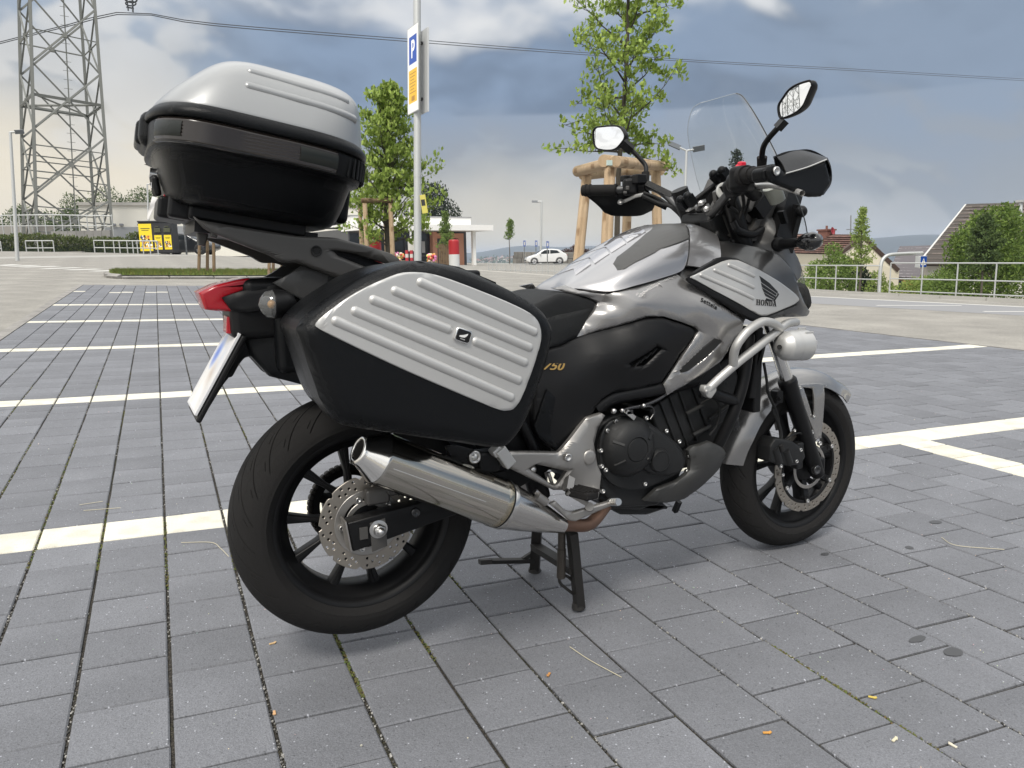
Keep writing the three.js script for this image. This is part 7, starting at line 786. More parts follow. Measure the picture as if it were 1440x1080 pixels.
// cars
function car(name, label, pos, turn, L, col, o = {}) {
  const t = thing(name, label, 'car', pos, turn), Hc = o.h || 1.42, w = 1.68, body = mat(...col, 0.3, { clearcoat: 1, clearcoatRoughness: 0.05 }), z0 = -w / 2; const k = L / 4.2;
  const prof = [[-2.05, 0.3], [-2.1, 0.5], [-2.0, 0.68], [-1.75, 0.78], [-1.15, 0.92], [-0.45, 1.33], [-0.15, 1.41], [0.5, 1.42], [1.25, 1.34], [1.75, 1.02], [2.0, 0.92], [2.08, 0.6], [2.02, 0.32], [1.75, 0.2], [-1.75, 0.2]].map(([x, y]) => [x * k, y * Hc / 1.42]);
  obj('body', plate(fillet(prof, 0.12, 3), z0, w, 0.09), body, t); const win = (pts, n = 'side_window') => { for (const s of [1, -1]) { const g = plate(fillet(pts.map(([x, y]) => [x * k, y * Hc / 1.42]), 0.03), w / 2 - 0.012, 0.02, 0.003); obj(n, s > 0 ? g : mirrorZ(g), glassDark, t); } };
  win([[-0.78, 0.97], [-0.28, 1.3], [0.22, 1.33], [0.22, 0.98]]); win([[0.3, 0.98], [0.3, 1.33], [1.0, 1.27], [1.3, 1.04]]); obj('windscreen', [mv(box(0.02, 0.62, 1.35), -0.83 * k, 1.12 * Hc / 1.42, 0, 0, 0, -1.03)], glassDark, t); obj('rear_window', [mv(box(0.02, 0.4, 1.3), 1.56 * k, 1.17 * Hc / 1.42, 0, 0, 0, 0.99)], glassDark, t);
  for (const x of [-1.3, 1.25]) for (const s of [1, -1]) { const wh = obj('wheel', latheAx([x * k, 0.31, s * (w / 2 - 0.2)], [0, 0, s], [[0, 0.31], [0.15, 0.31], [0.2, 0.29], [0.205, 0.2], [0.18, 0.19]], 28), mat(0.02, 0.02, 0.02, 0.85), t); obj('rim', [latheAx([x * k, 0.31, s * (w / 2 - 0.02)], [0, 0, s], [[0, 0.2], [0.01, 0.2], [0.0, 0.17], [-0.04, 0.1], [0.0, 0]], 20), ...Array.from({ length: 5 }, (_, i) => bar([x * k, 0.31, s * w / 2], [x * k + Math.cos(i * 1.2566) * 0.18, 0.31 + Math.sin(i * 1.2566) * 0.18, s * w / 2], 0.05, 0.02))], mat(0.35, 0.35, 0.36, 0.4, { metalness: 0.7 }), wh); obj('wheel_arch', latheAx([x * k, 0.31, s * (w / 2 - 0.3)], [0, 0, s], [[0, 0.36], [0.302, 0.36], [0.302, 0.3]], 28), M0(), t); }
  for (const s of [1, -1]) { obj('headlamp', box(0.25, 0.12, 0.3, -1.9 * k, 0.66, s * 0.6, 0.03), M.lens, t); obj('tail_light', box(0.08, 0.16, 0.28, 2.0 * k, 0.82, s * 0.66, 0.02), M.red, t); obj('door_mirror', box(0.12, 0.12, 0.18, -0.7 * k, 0.98, s * 0.94, 0.03), body, t); }
  obj('sill', box(2.2 * k, 0.1, w - 0.02, 0, 0.22, 0, 0.02), M0(), t); obj('bumper_grille', box(0.06, 0.12, 0.9, -2.08 * k, 0.42, 0, 0.02), M0(), t); return t;
}

car('white_hatchback', 'white hatchback car parked far away before the stone wall', onG([34.938,0.245,-59.622]), FACE + 0.12, 3.85, [0.72, 0.72, 0.71]);
car('black_car', 'black car parked behind the clothing container under the rack', onG([4.047,1.815,-55.308]), FACE + Math.PI - 0.1, 4.1, [0.015, 0.016, 0.018]);
// stone wall and red shrubs by the white car
{
  const st = [0.3, 0.26, 0.34, 0.28].map((k) => mat(k, k * 0.95, k * 0.86, 0.95, { map: sm(0.5) })); const t = thing('stone_wall', 'low grey stone wall behind the white car', 'wall'); const a = [35.668,1.085,-67.392], b = [46.338,0.625,-49.254]; const n = 40; seed(15); const gy0 = H(a[0], a[2]), gy1 = H(b[0], b[2]); const ya = [35.676,1.514,-67.469][1], yb = [45.818,0.973,-49.588][1]; const d = V(b).sub(V(a)), ang = -Math.atan2(d.z, d.x), L = Math.hypot(d.x, d.z);
  for (let i = 0; i < n; i++) for (let r = 0; r < 2; r++) { const k = (i + 0.5 + (r ? 0.25 : 0)) / n; if (k > 1) continue; const p = lerp3(a, b, k), g = H(p[0], p[2]) - 0.1, top = ya + (yb - ya) * k, hh = (top - g) / 2; obj('stone', [mv(new RoundedBoxGeometry(L / n - 0.03, hh - 0.02, 0.5 + rnd(0.06), 1, 0.04), p[0], g + hh * (r + 0.5), p[2], 0, ang, 0)], st[Math.floor(rnd(4))], t); }
  obj('wall_core', [mv(new THREE.BoxGeometry(L, (ya + yb) / 2 - gy0 - 0.06, 0.36), (a[0] + b[0]) / 2, ((ya + yb) / 2 + gy0) / 2 - 0.06, (a[2] + b[2]) / 2, 0, ang, 0)], mat(0.12, 0.11, 0.1, 1), t);
}
for (const [p, l, sd, s] of [[[43.763,1.274,-68.959], 'dark red shrub above the stone wall right of the white car', 3, 1], [[46.228,1.223,-67.679], 'dark red shrub between two frame logs above the stone wall', 5, 0.9]]) bush({ name: 'red_shrub', cat: 'shrub', label: l, pos: onG(p), lobes: [[0, 1.1 * s, 0, 0.7], [0.9 * s, 1.2 * s, 0.1, 0.6], [-0.9 * s, 1.0 * s, 0, 0.6], [0.3, 1.7 * s, 0, 0.35], [1.7 * s, 1.0, 0, 0.5]], n: 2600, leaf: 0.15, cols: [[0.06, 0.025, 0.022], [0.13, 0.07, 0.045]], sd });
// trees behind the white hall and the pylon
bush({ name: 'tree', cat: 'tree', label: 'dark bushy trees rising above the white hall by the pylon', pos: onG([0.883,3.675,-102.929]), lobes: [[0, 4.6, 0, 3], [3.5, 5.4, 1, 2.6], [-3.6, 4.6, 0, 2.6], [6.5, 5, 1, 2.4], [-1.6, 6.6, 0, 1.8], [2.2, 6.9, 0, 1.6], [-5.2, 6.2, 0.2, 1.3], [9, 4.4, 1, 2.2]], n: 15000, leaf: 0.24, cols: G4, sd: 41, trunk: [4, 0.3], inner: 0.2 });
bush({ name: 'tree', cat: 'tree', label: 'dark green tree low behind the pylon at the left edge', pos: onG([-10.121,3.845,-106.352]), lobes: [[0, 3, 0, 2.6], [-3.2, 2.4, 0, 2.2], [2.8, 3.2, 0.5, 2], [0.4, 4.6, 0, 1.4], [5, 2.2, 0, 1.8], [-6, 2.2, 0, 2.2]], n: 11000, leaf: 0.23, cols: G4, sd: 42, trunk: [3, 0.3], inner: 0.2 });
bush({ name: 'tree', cat: 'tree', label: 'small green tree between the pylon legs', pos: onG([-4.257,3.286,-86.109]), lobes: [[0, 2.6, 0, 1.9], [-1.4, 2, 0.5, 1.5], [1.8, 1.8, 0, 1.4], [0.2, 3.8, 0, 1.1]], n: 6500, leaf: 0.19, cols: G4, sd: 43, trunk: [2.5, 0.2], inner: 0.2 });
// grass island with kerb and stakes
{
  const isl = thing('grass_island', 'narrow grass island with pale kerb beyond the paved bays', 'verge'); isl.userData.kind = 'structure'; const ol = [[-0.651,0.674,-21.261], [-0.724,0.709,-22.404], [-0.546,0.738,-23.76], [2.434,0.661,-25.721], [6.97,0.542,-28.515], [5.697,0.452,-22.455], [1.953,0.569,-21.301], [-0.385,0.648,-20.685]]; const kerb = []; for (let i = 0; i < ol.length; i++) { const a = ol[i], b = ol[(i + 1) % ol.length], n = Math.max(1, Math.round(V(a).distanceTo(V(b)))); for (let k = 0; k < n; k++) { const p = lerp3(a, b, (k + 0.02) / n), q = lerp3(a, b, (k + 0.98) / n); obj('kerb_stone', bar([p[0], H(p[0], p[2]) - 0.01, p[2]], [q[0], H(q[0], q[2]) - 0.01, q[2]], 0.14, 0.2), kerbMat, isl); } }
  const gm = mat(0.09, 0.12, 0.03, 1); const top = []; const c = ol.reduce((s, p) => add3(s, p), [0, 0, 0]).map((v) => v / ol.length); const pos = []; for (let i = 0; i < ol.length; i++) { const a = ol[i], b = ol[(i + 1) % ol.length]; for (const p of [c, b, a]) pos.push(p[0], H(p[0], p[2]) + 0.09, p[2]); } const g = new THREE.BufferGeometry(); g.setAttribute('position', new THREE.Float32BufferAttribute(pos, 3)); g.computeVertexNormals(); obj('soil', g, gm, isl);
  seed(51); const it = []; for (let i = 0; i < 9000; i++) { const k = Math.floor(rnd(ol.length)), a = ol[k], b = ol[(k + 1) % ol.length]; let u = rnd(), v = rnd(); if (u + v > 1) { u = 1 - u; v = 1 - v; } const p = add3(c, [0, 1, 2].map((q) => (a[q] - c[q]) * u * 0.97 + (b[q] - c[q]) * v * 0.97)); it.push([p[0], H(p[0], p[2]) + 0.09, p[2]]); } const blade = new THREE.ConeGeometry(0.012, 0.12, 3); blade.translate(0, 0.05, 0); const im = new THREE.InstancedMesh(blade, new THREE.MeshStandardMaterial({ roughness: 1 }), it.length); it.forEach((p, i) => { im.setMatrixAt(i, new THREE.Matrix4().compose(new THREE.Vector3(...p), new THREE.Quaternion().setFromEuler(new THREE.Euler(rnd(-0.5, 0.5), rnd(6), rnd(-0.5, 0.5))), new THREE.Vector3(1, rnd(0.5, 1.3), 1))); im.setColorAt(i, C(0.12 + rnd(0.06), 0.15 + rnd(0.06), 0.04)); }); im.name = 'grass'; tag(im, 'short grass growing on the kerbed island', 'grass', null, 'stuff'); scene.add(im);
  for (const [l, tops, bases] of [['three bare wooden stakes on the grass island under the rack', [[1.912,2.113,-23.379], [2.168,2.128,-23.706], [2.253,2.096,-22.972]], [[1.735,0.643,-23.077], [2.009,0.653,-23.394], [2.123,0.637,-22.648]]], ['pair of wooden stakes on the grass island behind the tail light', [[3.73,1.391,-22.305], [3.901,1.395,-22.674], [4.254,1.4,-23.177]], [[3.561,0.567,-21.779], [3.757,0.556,-22.132], [4.189,0.598,-23.059]]]]) { const t = thing('tree_stakes', l, 'tree support'); tops.forEach((a, i) => obj('stake', cyl([bases[i][0], H(bases[i][0], bases[i][2]), bases[i][2]], a, 0.05, 0.045, 10), greyWood, t)); obj('crossbeam', cyl(lerp3(bases[0], tops[0], 0.97), lerp3(bases[1], tops[1], 0.97), 0.035), greyWood, t); }
}
// painted and paved markings on the asphalt
{
  const paint = new THREE.MeshStandardMaterial({ color: C(0.62, 0.61, 0.58), roughness: 0.85, map: sm(1), side: THREE.DoubleSide }); paint.map = null; const tan = new THREE.MeshStandardMaterial({ color: C(0.36, 0.35, 0.325), roughness: 0.95, side: THREE.DoubleSide });
  const mk = (name, g, m, l, cat) => { const o = new THREE.Mesh(g, m); o.name = numbered(name); o.receiveShadow = true; tag(o, l, cat, null, 'structure'); scene.add(o); return o; };
  const d0 = [[0, 372.5, 24, 371], [14, 373.5, 52, 372.5], [30, 375, 82, 373.8], [62, 377.3, 112, 375.6], [94, 379, 140, 377.6], [130, 380.8, 172, 379.3], [162, 382.5, 200, 381], [196, 384.3, 232, 382.8], [228, 385.7, 262, 384.3]];
  const DS = [[[-4.021,1.057,-29.831], [-3.659,1.084,-31.289]], [[-3.67,1.024,-29.2], [-3.003,1.039,-30.77]], [[-3.286,0.989,-28.558], [-2.311,0.995,-30.279]], [[-2.563,0.928,-27.501], [-1.607,0.934,-29.257]], [[-1.882,0.875,-26.677], [-0.974,0.877,-28.227]], [[-1.144,0.822,-25.914], [-0.283,0.823,-27.343]], [[-0.504,0.774,-25.18], [0.299,0.774,-26.51]]];
  for (const [a, b] of DS) mk('painted_dash', ribbon(a, b, 0.34, 0.004, 6), paint, 'white dashes of the slanting lane line left of the grass island', 'road marking').userData.group = 'lane line dashes at the left';
  mk('footpath', ribbon([-5.967,1.404,-38.37], [5.501,1.477,-53.696], 1.6, 0.004, 40), tan, 'pale footpath strip along the left railings', 'footpath');
  mk('gutter_strip', ribbon([17.144,0.424,-39.369], [14.879,0.096,-15.205], 0.55, 0.004, 30), mat(0.42, 0.4, 0.36, 0.95), 'pale gutter strip across the asphalt below the white car', 'gutter'); mk('gutter_strip', ribbon([9.789,0.25,-18.936], [14.879,0.096,-15.205], 0.22, 0.006, 30), mat(0.44, 0.42, 0.38, 0.95), 'thin pale strip across the asphalt behind the seat', 'gutter');
  mk('painted_line', ribbon([12.872,0.063,-10.039], [13.346,0.018,-5.364], 0.12, 0.004, 20), paint, 'long white line along the right railing', 'road marking'); mk('painted_line', ribbon([11.629,0.046,-7.291], [12.841,0.029,-6.485], 0.1, 0.004, 12), paint, 'short white bay line below the crossing sign', 'road marking'); mk('painted_line', ribbon([11.805,0.027,-5.473], [12.815,0.016,-4.771], 0.1, 0.004, 12), paint, 'white bay line at the right edge', 'road marking');
  mk('side_bays', strip([12.7,0.07,-10.483], [13.446,0.015,-5.088], [11.052,0.071,-8.939], [11.589,0.017,-4.154], 0.002, 20, 3), mat(0.24, 0.24, 0.245, 0.9), 'darker strip of parking bays below the right railing', 'parking bays');
}
// right: kerb, railing, crossing sign
{
  const k = thing('kerb', 'pale stone kerb below the right railing', 'kerb'); k.userData.kind = 'structure'; for (let z = 6; z > -40; z -= 1) obj('kerb_stone', bar([railX(z) - 0.35, -0.05, z], [railX(z - 0.98) - 0.35, -0.05, z - 0.98], 0.2, 0.24), mat(0.4, 0.39, 0.36, 0.9), k);
  const seg = (label, z0, z1, n, h, low) => { const t = thing('tube_railing', label, 'railing'); const P = (z, y) => [railX(z), y, z], r = 0.0148; obj('top_rail', cyl(P(z0, h), P(z1, h), r), galv, t); obj('middle_rail', cyl(P(z0, h * 0.52), P(z1, h * 0.52), r * 0.9), galv, t); if (low) obj('bottom_rail', cyl(P(z0, 0.1), P(z1, 0.1), r * 0.9), galv, t); for (let i = 0; i <= n; i++) obj('post', cyl(P(z0 + (z1 - z0) * i / n, -0.1), P(z0 + (z1 - z0) * i / n, h), r), galv, t); };
  seg('pale tube railing at the right edge before the large bush', 2, -9.6, 14, 0.72, true); seg('pale tube railing right of the motorcycle front before the cream house', -9.9, -36, 40, 0.66, false);
  const t = thing('crossing_sign', 'blue pedestrian crossing sign on an arched grey pole', 'traffic sign'); obj('arched_pole', tube([[20.944,-0.508,-14.211], [21.023,0.115,-14.289], [21.105,0.56,-14.331], [21.204,0.758,-14.318], [21.374,0.855,-14.248], [21.943,0.88,-14.188], [22.681,0.89,-14.037]], 0.055, 50, 10), galv, t);
  const stx = canvasTex(128, 160, (c, w, h) => { c.fillStyle = '#1f4fa8'; c.fillRect(0, 0, w, h); c.fillStyle = '#fff'; c.beginPath(); c.moveTo(64, 26); c.lineTo(114, 130); c.lineTo(14, 130); c.fill(); c.fillStyle = '#111'; c.beginPath(); c.arc(64, 62, 8, 0, 7); c.fill(); c.beginPath(); c.moveTo(64, 70); c.lineTo(76, 96); c.lineTo(84, 122); c.lineTo(76, 122); c.lineTo(66, 100); c.lineTo(52, 122); c.lineTo(45, 122); c.lineTo(58, 94); c.fill(); }); const c = [22.52,0.621,-13.955]; obj('sign_box', [mv(box(0.28, 0.37, 0.2, 0, 0, 0, 0.01), ...c, 0, FACE + 0.3, 0)], mat(0.55, 0.56, 0.57, 0.5), t); const f = new THREE.Mesh(new THREE.PlaneGeometry(0.25, 0.34), new THREE.MeshStandardMaterial({ map: stx, roughness: 0.4, side: THREE.DoubleSide })); f.name = 'sign_face'; f.position.set(...add3(c, [-0.0185, 0, 0.1035])); f.rotation.y = FACE + 0.3; t.add(f);
}
// houses below the railing
function poly3(pts, th) { const n = V(pts[1]).sub(V(pts[0])).cross(V(pts[2]).sub(V(pts[0]))).normalize().multiplyScalar(th), q = pts.map((p) => [p[0] - n.x, p[1] - n.y, p[2] - n.z]), P = []; for (let i = 1; i < pts.length - 1; i++) P.push(...pts[0], ...pts[i], ...pts[i + 1], ...q[0], ...q[i + 1], ...q[i]); for (let i = 0; i < pts.length; i++) { const j = (i + 1) % pts.length; P.push(...pts[i], ...q[i], ...pts[j], ...pts[j], ...q[i], ...q[j]); } const g = new THREE.BufferGeometry(); g.setAttribute('position', new THREE.Float32BufferAttribute(P, 3)); g.computeVertexNormals(); return g; }
function tiledRoof(a, b, c, d, rows, cols, m, parent, name = 'roof') {   // a-b ridge, d-c eave; courses of tiles as stepped strips
  const base = obj(name, poly3([a, b, c, d], 0.12), m[0], parent); const n = V(b).sub(V(a)).cross(V(d).sub(V(a))).normalize(); if (n.y < 0) n.negate(); const o = n.clone().multiplyScalar(0.03).toArray(); const gs = [[], []]; seed(rows);
  for (let r = 0; r < rows; r++) { const p = lerp3(a, d, r / rows), q = lerp3(b, c, r / rows), p2 = lerp3(a, d, (r + 1.08) / rows), q2 = lerp3(b, c, (r + 1.08) / rows); for (let k = 0; k < cols; k++) { const f0 = (k + 0.04) / cols, f1 = (k + 0.96) / cols; const u = n.clone().multiplyScalar(0.11).toArray(), A = add3(lerp3(p, q, f0), o), B2 = add3(lerp3(p, q, f1), o), C2 = add3(lerp3(p2, q2, f1), u), D2 = add3(lerp3(p2, q2, f0), u); gs[hash3(r, k, 2) < (r & 1 ? 0.75 : 0.25) ? 0 : 1].push(poly3([A, B2, C2, D2], 0.03)); } }
  gs.forEach((g, i) => { if (g.length) { const t = obj('roof_tiles', g, m[i + 1], base); t.userData.kind = 'stuff'; } }); return base;
}
const tileM = (r, g, b) => [0.55, 0.85, 1.35].map((k) => mat(r * k, g * k, b * k, 0.85));
{
  const t = thing('cream_house', 'cream gabled house with red brown roof and brick chimney', 'house'), wall = mat(0.6, 0.55, 0.43, 0.9), T = tileM(0.16, 0.085, 0.065);
  const ap = [31.245,1.648,-23.001], apB = [35.882,1.994,-32.085], le = [29.604,0.837,-23.009], leB = [35.052,0.941,-32.314], re = [33.305,0.025,-22.544], reB = [39.071,-0.089,-31.188]; const dn = (p, y) => [p[0], y, p[2]], y0 = [31.145,-1.664,-22.425][1];
  obj('gable_wall', poly3([lerp3(ap, apB, 0.02), lerp3(le, leB, 0.02), dn(lerp3(le, leB, 0.02), y0), dn(lerp3(re, reB, 0.02), y0), lerp3(re, reB, 0.02)].reverse(), 0.2), wall, t); obj('side_wall', poly3([lerp3(le, leB, 0.03), leB, dn(leB, y0), dn(lerp3(le, leB, 0.03), y0)], 0.2), wall, t); obj('side_wall', poly3([lerp3(re, reB, 0.03), reB, dn(reB, y0), dn(lerp3(re, reB, 0.03), y0)], 0.2), wall, t);
  const rf = tiledRoof(ap, apB, leB, le, 9, 26, T, t); tiledRoof(ap, apB, lerp3(reB, reB, 1), re, 9, 26, T, t); obj('bargeboard', [bar(ap, le, 0.16, 0.2), bar(ap, re, 0.18, 0.22)], mat(0.06, 0.035, 0.025, 0.7), t);
  const ch = [33.075,1.827,-26.655]; obj('chimney', [box(0.6, 1.1, 0.6, ch[0], ch[1] - 0.3, ch[2]), box(0.7, 0.08, 0.7, ch[0], ch[1] + 0.28, ch[2]), cyl([ch[0], ch[1] + 0.3, ch[2]], [ch[0], ch[1] + 0.5, ch[2]], 0.06)], mat(0.22, 0.1, 0.075, 0.9, { bumpMap: gb(2), bumpScale: 0.02 }), rf);
  const ds = [32.975,2.049,-26.179]; obj('satellite_dish', [latheAx(ds, [0.2, 0.2, 0.95], [[-0.06, 0], [-0.05, 0.1], [0, 0.19], [0.01, 0.19], [-0.03, 0.1]], 20), cyl(ds, add3(ds, [0, -0.5, -0.1]), 0.025)], mat(0.3, 0.03, 0.04, 0.5), rf); obj('aerial', [cyl([33.336,1.711,-25.358], [33.455,2.797,-25.502], 0.03), cyl([33.175,2.077,-25.51], [33.602,2.105,-25.295], 0.02)], steelGrey, rf);
}
{
  const t = thing('yellow_house', 'small yellow house with pale grey tiled roof behind the arched pole', 'house'), T = tileM(0.22, 0.2, 0.21), y0 = [43.703,-2.512,-29.481][1]; const a = [47.496,1.132,-32.781], b = [51.423,1.168,-33.045], c = [44.586,-0.869,-28.767], d = [41.587,-0.7,-29.204]; tiledRoof(a, b, c, d, 11, 22, T, t); const dn = (p) => [p[0], y0, p[2]]; obj('front_wall', poly3([lerp3(d, a, 0.06), lerp3(c, b, 0.06), dn(lerp3(c, b, 0.06)), dn(lerp3(d, a, 0.06))], 0.2), mat(0.62, 0.43, 0.16, 0.9), t); obj('side_wall', poly3([d, a, dn(a), dn(d)].map((p) => add3(p, [0.05, -0.2, 0])), 0.2), mat(0.55, 0.5, 0.4, 0.9), t); const w = [42.521,-1.16,-28.977]; obj('window', [mv(box(0.3, 0.6, 0.1), ...w, 0, FACE, 0)], glassDark, t);
}
{
  const t = thing('large_roof_house', 'house with a large dark brown tiled roof at the right edge', 'house'), T = tileM(0.105, 0.085, 0.07), wall = mat(0.6, 0.58, 0.52, 0.9); const a = [45.826,3.562,-27.257], b = [55.94,3.75,-24.36], c = [43.872,-0.133,-18.436], d = [33.461,0.229,-21.589]; const rf = tiledRoof(a, b, c, d, 15, 40, T, t); obj('verge_board', bar(a, d, 0.16, 0.2), mat(0.6, 0.59, 0.56, 0.7), t); const y0 = [35.415,-2.148,-22.414][1], dn = (p) => [p[0], y0, p[2]]; const d2 = add3(lerp3(d, a, 0.08), [0.15, -0.15, 0]); obj('front_wall', poly3([d2, lerp3(c, b, 0.08), dn(lerp3(c, b, 0.08)), dn(d2)], 0.2), wall, t); obj('gable_wall', poly3([a, d2, dn(d2), dn(a)].map((p) => add3(p, [0.1, -0.15, 0])), 0.2), wall, t); const p = [44.399,2.409,-23.21]; obj('flue_pipe', [cyl(p, [44.519,3.5,-23.355], 0.09), box(0.4, 0.12, 0.4, ...[44.54,3.539,-23.351])], galv, rf);
}
// planting at the right
bush({ label: 'green bush before the cream house beside the front cowl', pos: (() => { const p = [22.065,-0.466,-17.064]; return [p[0], p[1] - 0.3, p[2]]; })(), lobes: [[0, 1, 0, 0.75], [-0.5, 0.7, 0.2, 0.6], [0.45, 1.25, 0, 0.5], [0.1, 1.75, 0, 0.35], [0.6, 0.6, 0.1, 0.55], [-0.75, 1.15, 0, 0.35], [-1.1, 0.45, 0, 0.5]], n: 4600, leaf: 0.1, cols: G2, sd: 61 });
{ const p = [21.279,-0.281,-15.223]; youngTree({ label: 'pale green feathery sapling before the cream gable', pos: [p[0], p[1] - 0.2, p[2]], top: 2.85, base: 0.75, rad: [0.5, 0.55, 0.48, 0.42, 0.36, 0.26, 0.18, 0.1], tr: 0.04, nb: 36, leaf: 0.08, perTwig: 6, twigs: 5, cols: GY, sd: 62, name: 'sapling' }); }
bush({ label: 'dark shrub behind the feathery sapling at the cream house', pos: (() => { const p = [24.85,-0.6,-17.885]; return [p[0], p[1] - 0.3, p[2]]; })(), lobes: [[-0.3, 0.8, 0, 0.6], [-0.7, 1.1, 0, 0.5], [0.1, 0.5, 0, 0.5]], n: 1800, leaf: 0.12, cols: G3, sd: 63 });
bush({ label: 'low pale flowering shrub below the arched sign pole', pos: (() => { const p = [21.772,-0.385,-14.949]; return [p[0], p[1] - 0.25, p[2]]; })(), lobes: [[0, 0.35, 0, 0.4], [0.5, 0.3, 0, 0.35], [0.05, 0.75, 0, 0.25]], n: 1300, leaf: 0.08, cols: GY, sd: 64 });
bush({ label: 'tall yellowish grass clump before the yellow house', pos: (() => { const p = [21.939,-0.395,-13.72]; return [p[0], p[1] - 0.25, p[2]]; })(), lobes: [[0, 0.4, 0, 0.4], [0.4, 0.5, 0, 0.35], [-0.4, 0.35, 0, 0.3]], n: 1300, leaf: 0.09, cols: GY, sd: 65 });
bush({ label: 'low green shrub left of the large bush below the railing', pos: (() => { const p = [21.634,-0.392,-12.737]; return [p[0], p[1] - 0.25, p[2]]; })(), lobes: [[0, 0.5, 0, 0.5], [-0.35, 0.35, 0, 0.35], [0.5, 0.55, 0, 0.5]], n: 2000, leaf: 0.09, cols: G2, sd: 66 });
bush({ label: 'large dense green bush before the dark roof at the right edge', pos: (() => { const p = [23.842,-0.657,-12.689]; return [p[0], p[1] - 0.24, p[2]]; })(), lobes: [[0, 1.3, 0, 1.2], [-1.1, 1.9, 0.2, 0.75], [1.0, 1.9, -0.2, 1.05], [0.4, 2.6, 0, 0.75], [-0.5, 2.45, 0.1, 0.6], [1.6, 1, 0, 1], [-1.15, 0.8, 0, 0.8], [1.0, 2.9, 0, 0.42], [2.3, 1.8, -0.2, 1.1], [-1.5, 2.15, 0.1, 0.35]], n: 17000, leaf: 0.11, cols: [[0.08, 0.14, 0.025], [0.2, 0.28, 0.055]], sd: 67 });
{ const p = [20.748,-0.446,-10.902]; youngTree({ label: 'slim dark green tree standing in front of the large bush', pos: [p[0], p[1] - 0.15, p[2]], top: 2.45, base: 0.85, rad: [0.5, 0.58, 0.52, 0.48, 0.4, 0.32, 0.2, 0.08], tr: 0.035, nb: 48, leaf: 0.085, perTwig: 9, twigs: 5, cols: G4, sd: 68, name: 'slim_tree' }); }
{ // spruce behind the windscreen
  const p = [42.7,8.936,-43.578], b = [p[0], -1, p[2]], h = p[1] - b[1]; seed(71); const t = thing('spruce', 'slim spruce tree seen through the windscreen', 'tree', b), pts = [], limbs = []; for (let i = 0; i < 70; i++) { const k = i / 70, y = h * (0.3 + 0.69 * k), r = 0.2 + 1.9 * Math.pow(1 - k, 0.9), a = i * 2.4; const e = [Math.cos(a) * r, y - 0.12 * r, Math.sin(a) * r]; limbs.push(cyl([0, y, 0], e, 0.025, 0.01, 4, true)); for (let q = 0; q < 60; q++) { const f = Math.pow(rnd(), 0.7), c = lerp3([0, y, 0], e, f); pts.push([c[0] + rnd(-0.16, 0.16), c[1] + rnd(-0.14, 0.06), c[2] + rnd(-0.16, 0.16)]); } } obj('trunk', cyl([0, 0, 0], [0, h, 0], 0.16, 0.02, 8), bark, t); obj('limbs', limbs, bark, t).userData.kind = 'stuff'; crownOf(t, pts, 0.16, [[0.03, 0.045, 0.03], [0.07, 0.09, 0.055]]);
}
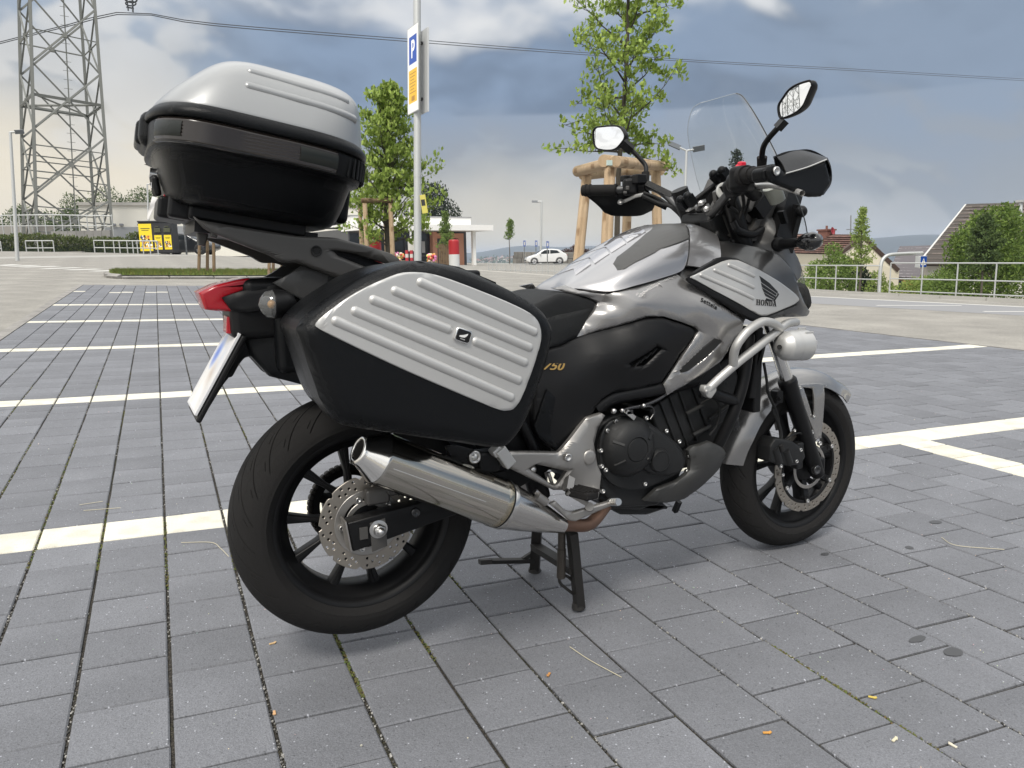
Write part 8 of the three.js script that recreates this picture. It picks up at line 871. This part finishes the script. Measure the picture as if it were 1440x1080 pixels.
// distant hills and the town
{
  const ridge = (name, label, x0, x1, dist, hfun, m, dep = 500) => { const pos = [], n = 90, idx = []; const W = []; for (let i = 0; i <= n; i++) { const k = i / n, a = x0 + (x1 - x0) * k, th = (a - 62.7) * Math.PI / 180; W.push([th, Math.max(2, hfun(k, a))]); } for (let j = 0; j <= 6; j++) for (let i = 0; i <= n; i++) { const [th, hh] = W[i], q = j / 6, s = Math.sin(q * Math.PI), dd = dist + (q - 0.5) * dep; pos.push(-0.49 + Math.cos(th) * dd, -28 + (hh + 28) * Math.sqrt(Math.max(0, s)), 1.83 + Math.sin(th) * dd); } for (let j = 0; j < 6; j++) for (let i = 0; i < n; i++) { const a = j * (n + 1) + i; idx.push(a, a + 1, a + n + 1, a + 1, a + n + 2, a + n + 1); } const g = new THREE.BufferGeometry(); g.setAttribute('position', new THREE.Float32BufferAttribute(pos, 3)); g.setIndex(idx); g.computeVertexNormals(); const o = new THREE.Mesh(boxUV(g), m); o.name = numbered(name); tag(o, label, 'hills', null, 'structure'); scene.add(o); };
  ridge('hills', 'distant wooded hills on the horizon behind the shop and white car', -26, 20, 2600, (k, a) => 16 + 16 * vnoise(a * 0.35, 3) + 12 * Math.exp(-(((a - 1.2) / 2.2) ** 2)), mat(0.05, 0.06, 0.05, 1)); ridge('hills', 'distant dark wooded hill right of the cream house', 18, 48, 2300, (k, a) => 24 + 8 * vnoise(a * 0.3, 8) + 12 * Math.exp(-(((a - 28.5) / 3) ** 2)), mat(0.035, 0.045, 0.04, 1));
  seed(81); const hm = [plaster, mat(0.6, 0.55, 0.47, 0.9), mat(0.5, 0.47, 0.43, 0.9)], hr = mat(0.24, 0.12, 0.09, 0.9); for (let i = 0; i < 40; i++) { const a = rnd(-2.6, 1.2), th = (a - 62.7) * Math.PI / 180, d = rnd(1300, 1700), h = rnd(4, 7), w = rnd(6, 11); const t = thing('town_house', 'small pale house of the distant town under the hills', 'house', [-0.49 + Math.cos(th) * d, -16 + rnd(9) * (d - 1300) / 400 - 5, 1.83 + Math.sin(th) * d], rnd(3), 'houses of the distant town'); obj('wall', box(w, h + 9, 8, 0, (h + 9) / 2, 0), hm[i % 3], t); obj('roof', [mv(new THREE.CylinderGeometry(0.01, w * 0.72, 3, 4, 1), 0, h + 10.4, 0, 0, Math.PI / 4, 0)], hr, t); }
  seed(82); const pts = []; for (let i = 0; i < 2600; i++) { const a = rnd(-3, 1.8), th = (a - 62.7) * Math.PI / 180, d = rnd(1200, 1750); pts.push([-0.49 + Math.cos(th) * d, -14 + rnd(16) * rnd(), 1.83 + Math.sin(th) * d]); } const m = new THREE.Mesh(mergeGeometries(pts.map((p) => { const k = rnd(3, 7), g = clean(LEAF.clone()); g.applyMatrix4(new THREE.Matrix4().compose(new THREE.Vector3(...p), new THREE.Quaternion().setFromEuler(new THREE.Euler(rnd(3), rnd(6), rnd(3))), new THREE.Vector3(k, k, k))); return g; })), mat(0.06, 0.09, 0.04, 1)); m.name = 'town_trees'; tag(m, 'far trees between the houses of the distant town', 'trees', null, 'stuff'); scene.add(m);
}
scene.fog = new THREE.FogExp2(new THREE.Color().setRGB(0.52, 0.6, 0.74), 0.0003);
// straws and scraps on the paving
{
  const straw = mat(0.55, 0.5, 0.36, 0.9), st = (l, pts, r = 0.0011) => { const t = thing('straw', l, 'straw'); obj('stalk', tube(pts.map((p) => [p[0], H(p[0], p[2]) + 0.003, p[2]]), r, 20, 5), straw, t); };
  st('bent dry straw lying left of the rear tyre', [[-0.375,0.035,-1], [-0.28,0.032,-0.953], [-0.257,0.03,-0.884], [-0.24,0.027,-0.795]]); st('dry straw on the paving in front of the centre stand', [[0.483,-0.004,0.241], [0.494,-0.005,0.322], [0.519,-0.007,0.424]]); st('thin dry straw at the right side of the paving', [[2.054,-0.005,0.236], [2.03,-0.006,0.307], [2.136,-0.008,0.408]]); st('dry straw lying across a joint at the far left', [[-0.711,0.058,-1.6], [-0.627,0.057,-1.604]]); st('short dry straw just below another at the far left', [[-0.694,0.055,-1.519], [-0.563,0.053,-1.488]]); 
  const scraps = [[[0.368,-0.005,0.328], [0.5, 0.24, 0.08], 'brown orange leaf scrap between stones before the exhaust'], [[0.668,-0.01,0.752], [0.55, 0.27, 0.06], 'orange leaf scrap in a joint at the bottom right'], [[-0.264,-0.001,0.166], [0.6, 0.36, 0.18], 'tan wood scrap in a joint at the bottom left'], [[0.887,-0.011,0.899], [0.6, 0.55, 0.4], 'pale scrap in a joint at the bottom right'], [[0.981,-0.01,0.773], [0.55, 0.42, 0.1], 'yellow scrap in a joint near the oil stain'], [[-0.212,0.007,-0.15], [0.55, 0.38, 0.2], 'tan straw piece under the rear tyre'], [[0.976,-0.011,0.97], [0.62, 0.57, 0.46], 'flat cream chip at the bottom right corner']]; seed(91);
  for (const [p, c, l] of scraps) { const t = thing('scrap', l, 'debris', [p[0], H(p[0], p[2]) + 0.003, p[2]], rnd(6)); obj('piece', [box(0.017, 0.003, 0.006, 0, 0, 0, 0.001), mv(box(0.008, 0.002, 0.005), 0.006, 0.001, 0.001, 0.2, 0.5, 0.1)], mat(c[0], c[1], c[2], 0.9), t); }
  const oil = mat(0.06, 0.06, 0.062, 0.45); for (const [p, rx, rz, l] of [[[1.338,-0.01,0.738], 0.028, 0.02, 'dark round stain on a stone at the right'], [[1.319,-0.009,0.652], 0.03, 0.013, 'long dark stain left of the round one'], [[2.181,-0.004,0.128], 0.024, 0.016, 'small dark stain far right behind the front wheel'], [[1.571,-0.003,0.138], 0.016, 0.01, 'small dark spot below the front tyre'], [[1.872,-0.005,0.24], 0.014, 0.014, 'small round spot right of the front tyre']]) { const o = new THREE.Mesh(new THREE.CircleGeometry(1, 28).rotateX(-Math.PI / 2), oil); const q = o.geometry.attributes.position; for (let i = 1; i < q.count; i++) { const k = 0.85 + 0.3 * vnoise(q.getX(i) * 1.5 + p[0] * 9, q.getZ(i) * 1.5 + 7); q.setX(i, q.getX(i) * k); q.setZ(i, q.getZ(i) * k); } o.scale.set(rx, 1, rz); o.position.set(p[0], H(p[0], p[2]) + 0.0028, p[2]); o.quaternion.copy(slopeQ(p[0], p[2], 0, 0)); o.name = numbered('oil_stain'); tag(o, l, 'stain', null, 'structure'); scene.add(o); }
}

scene.updateMatrixWorld(true);
renderer.render(scene, camera);
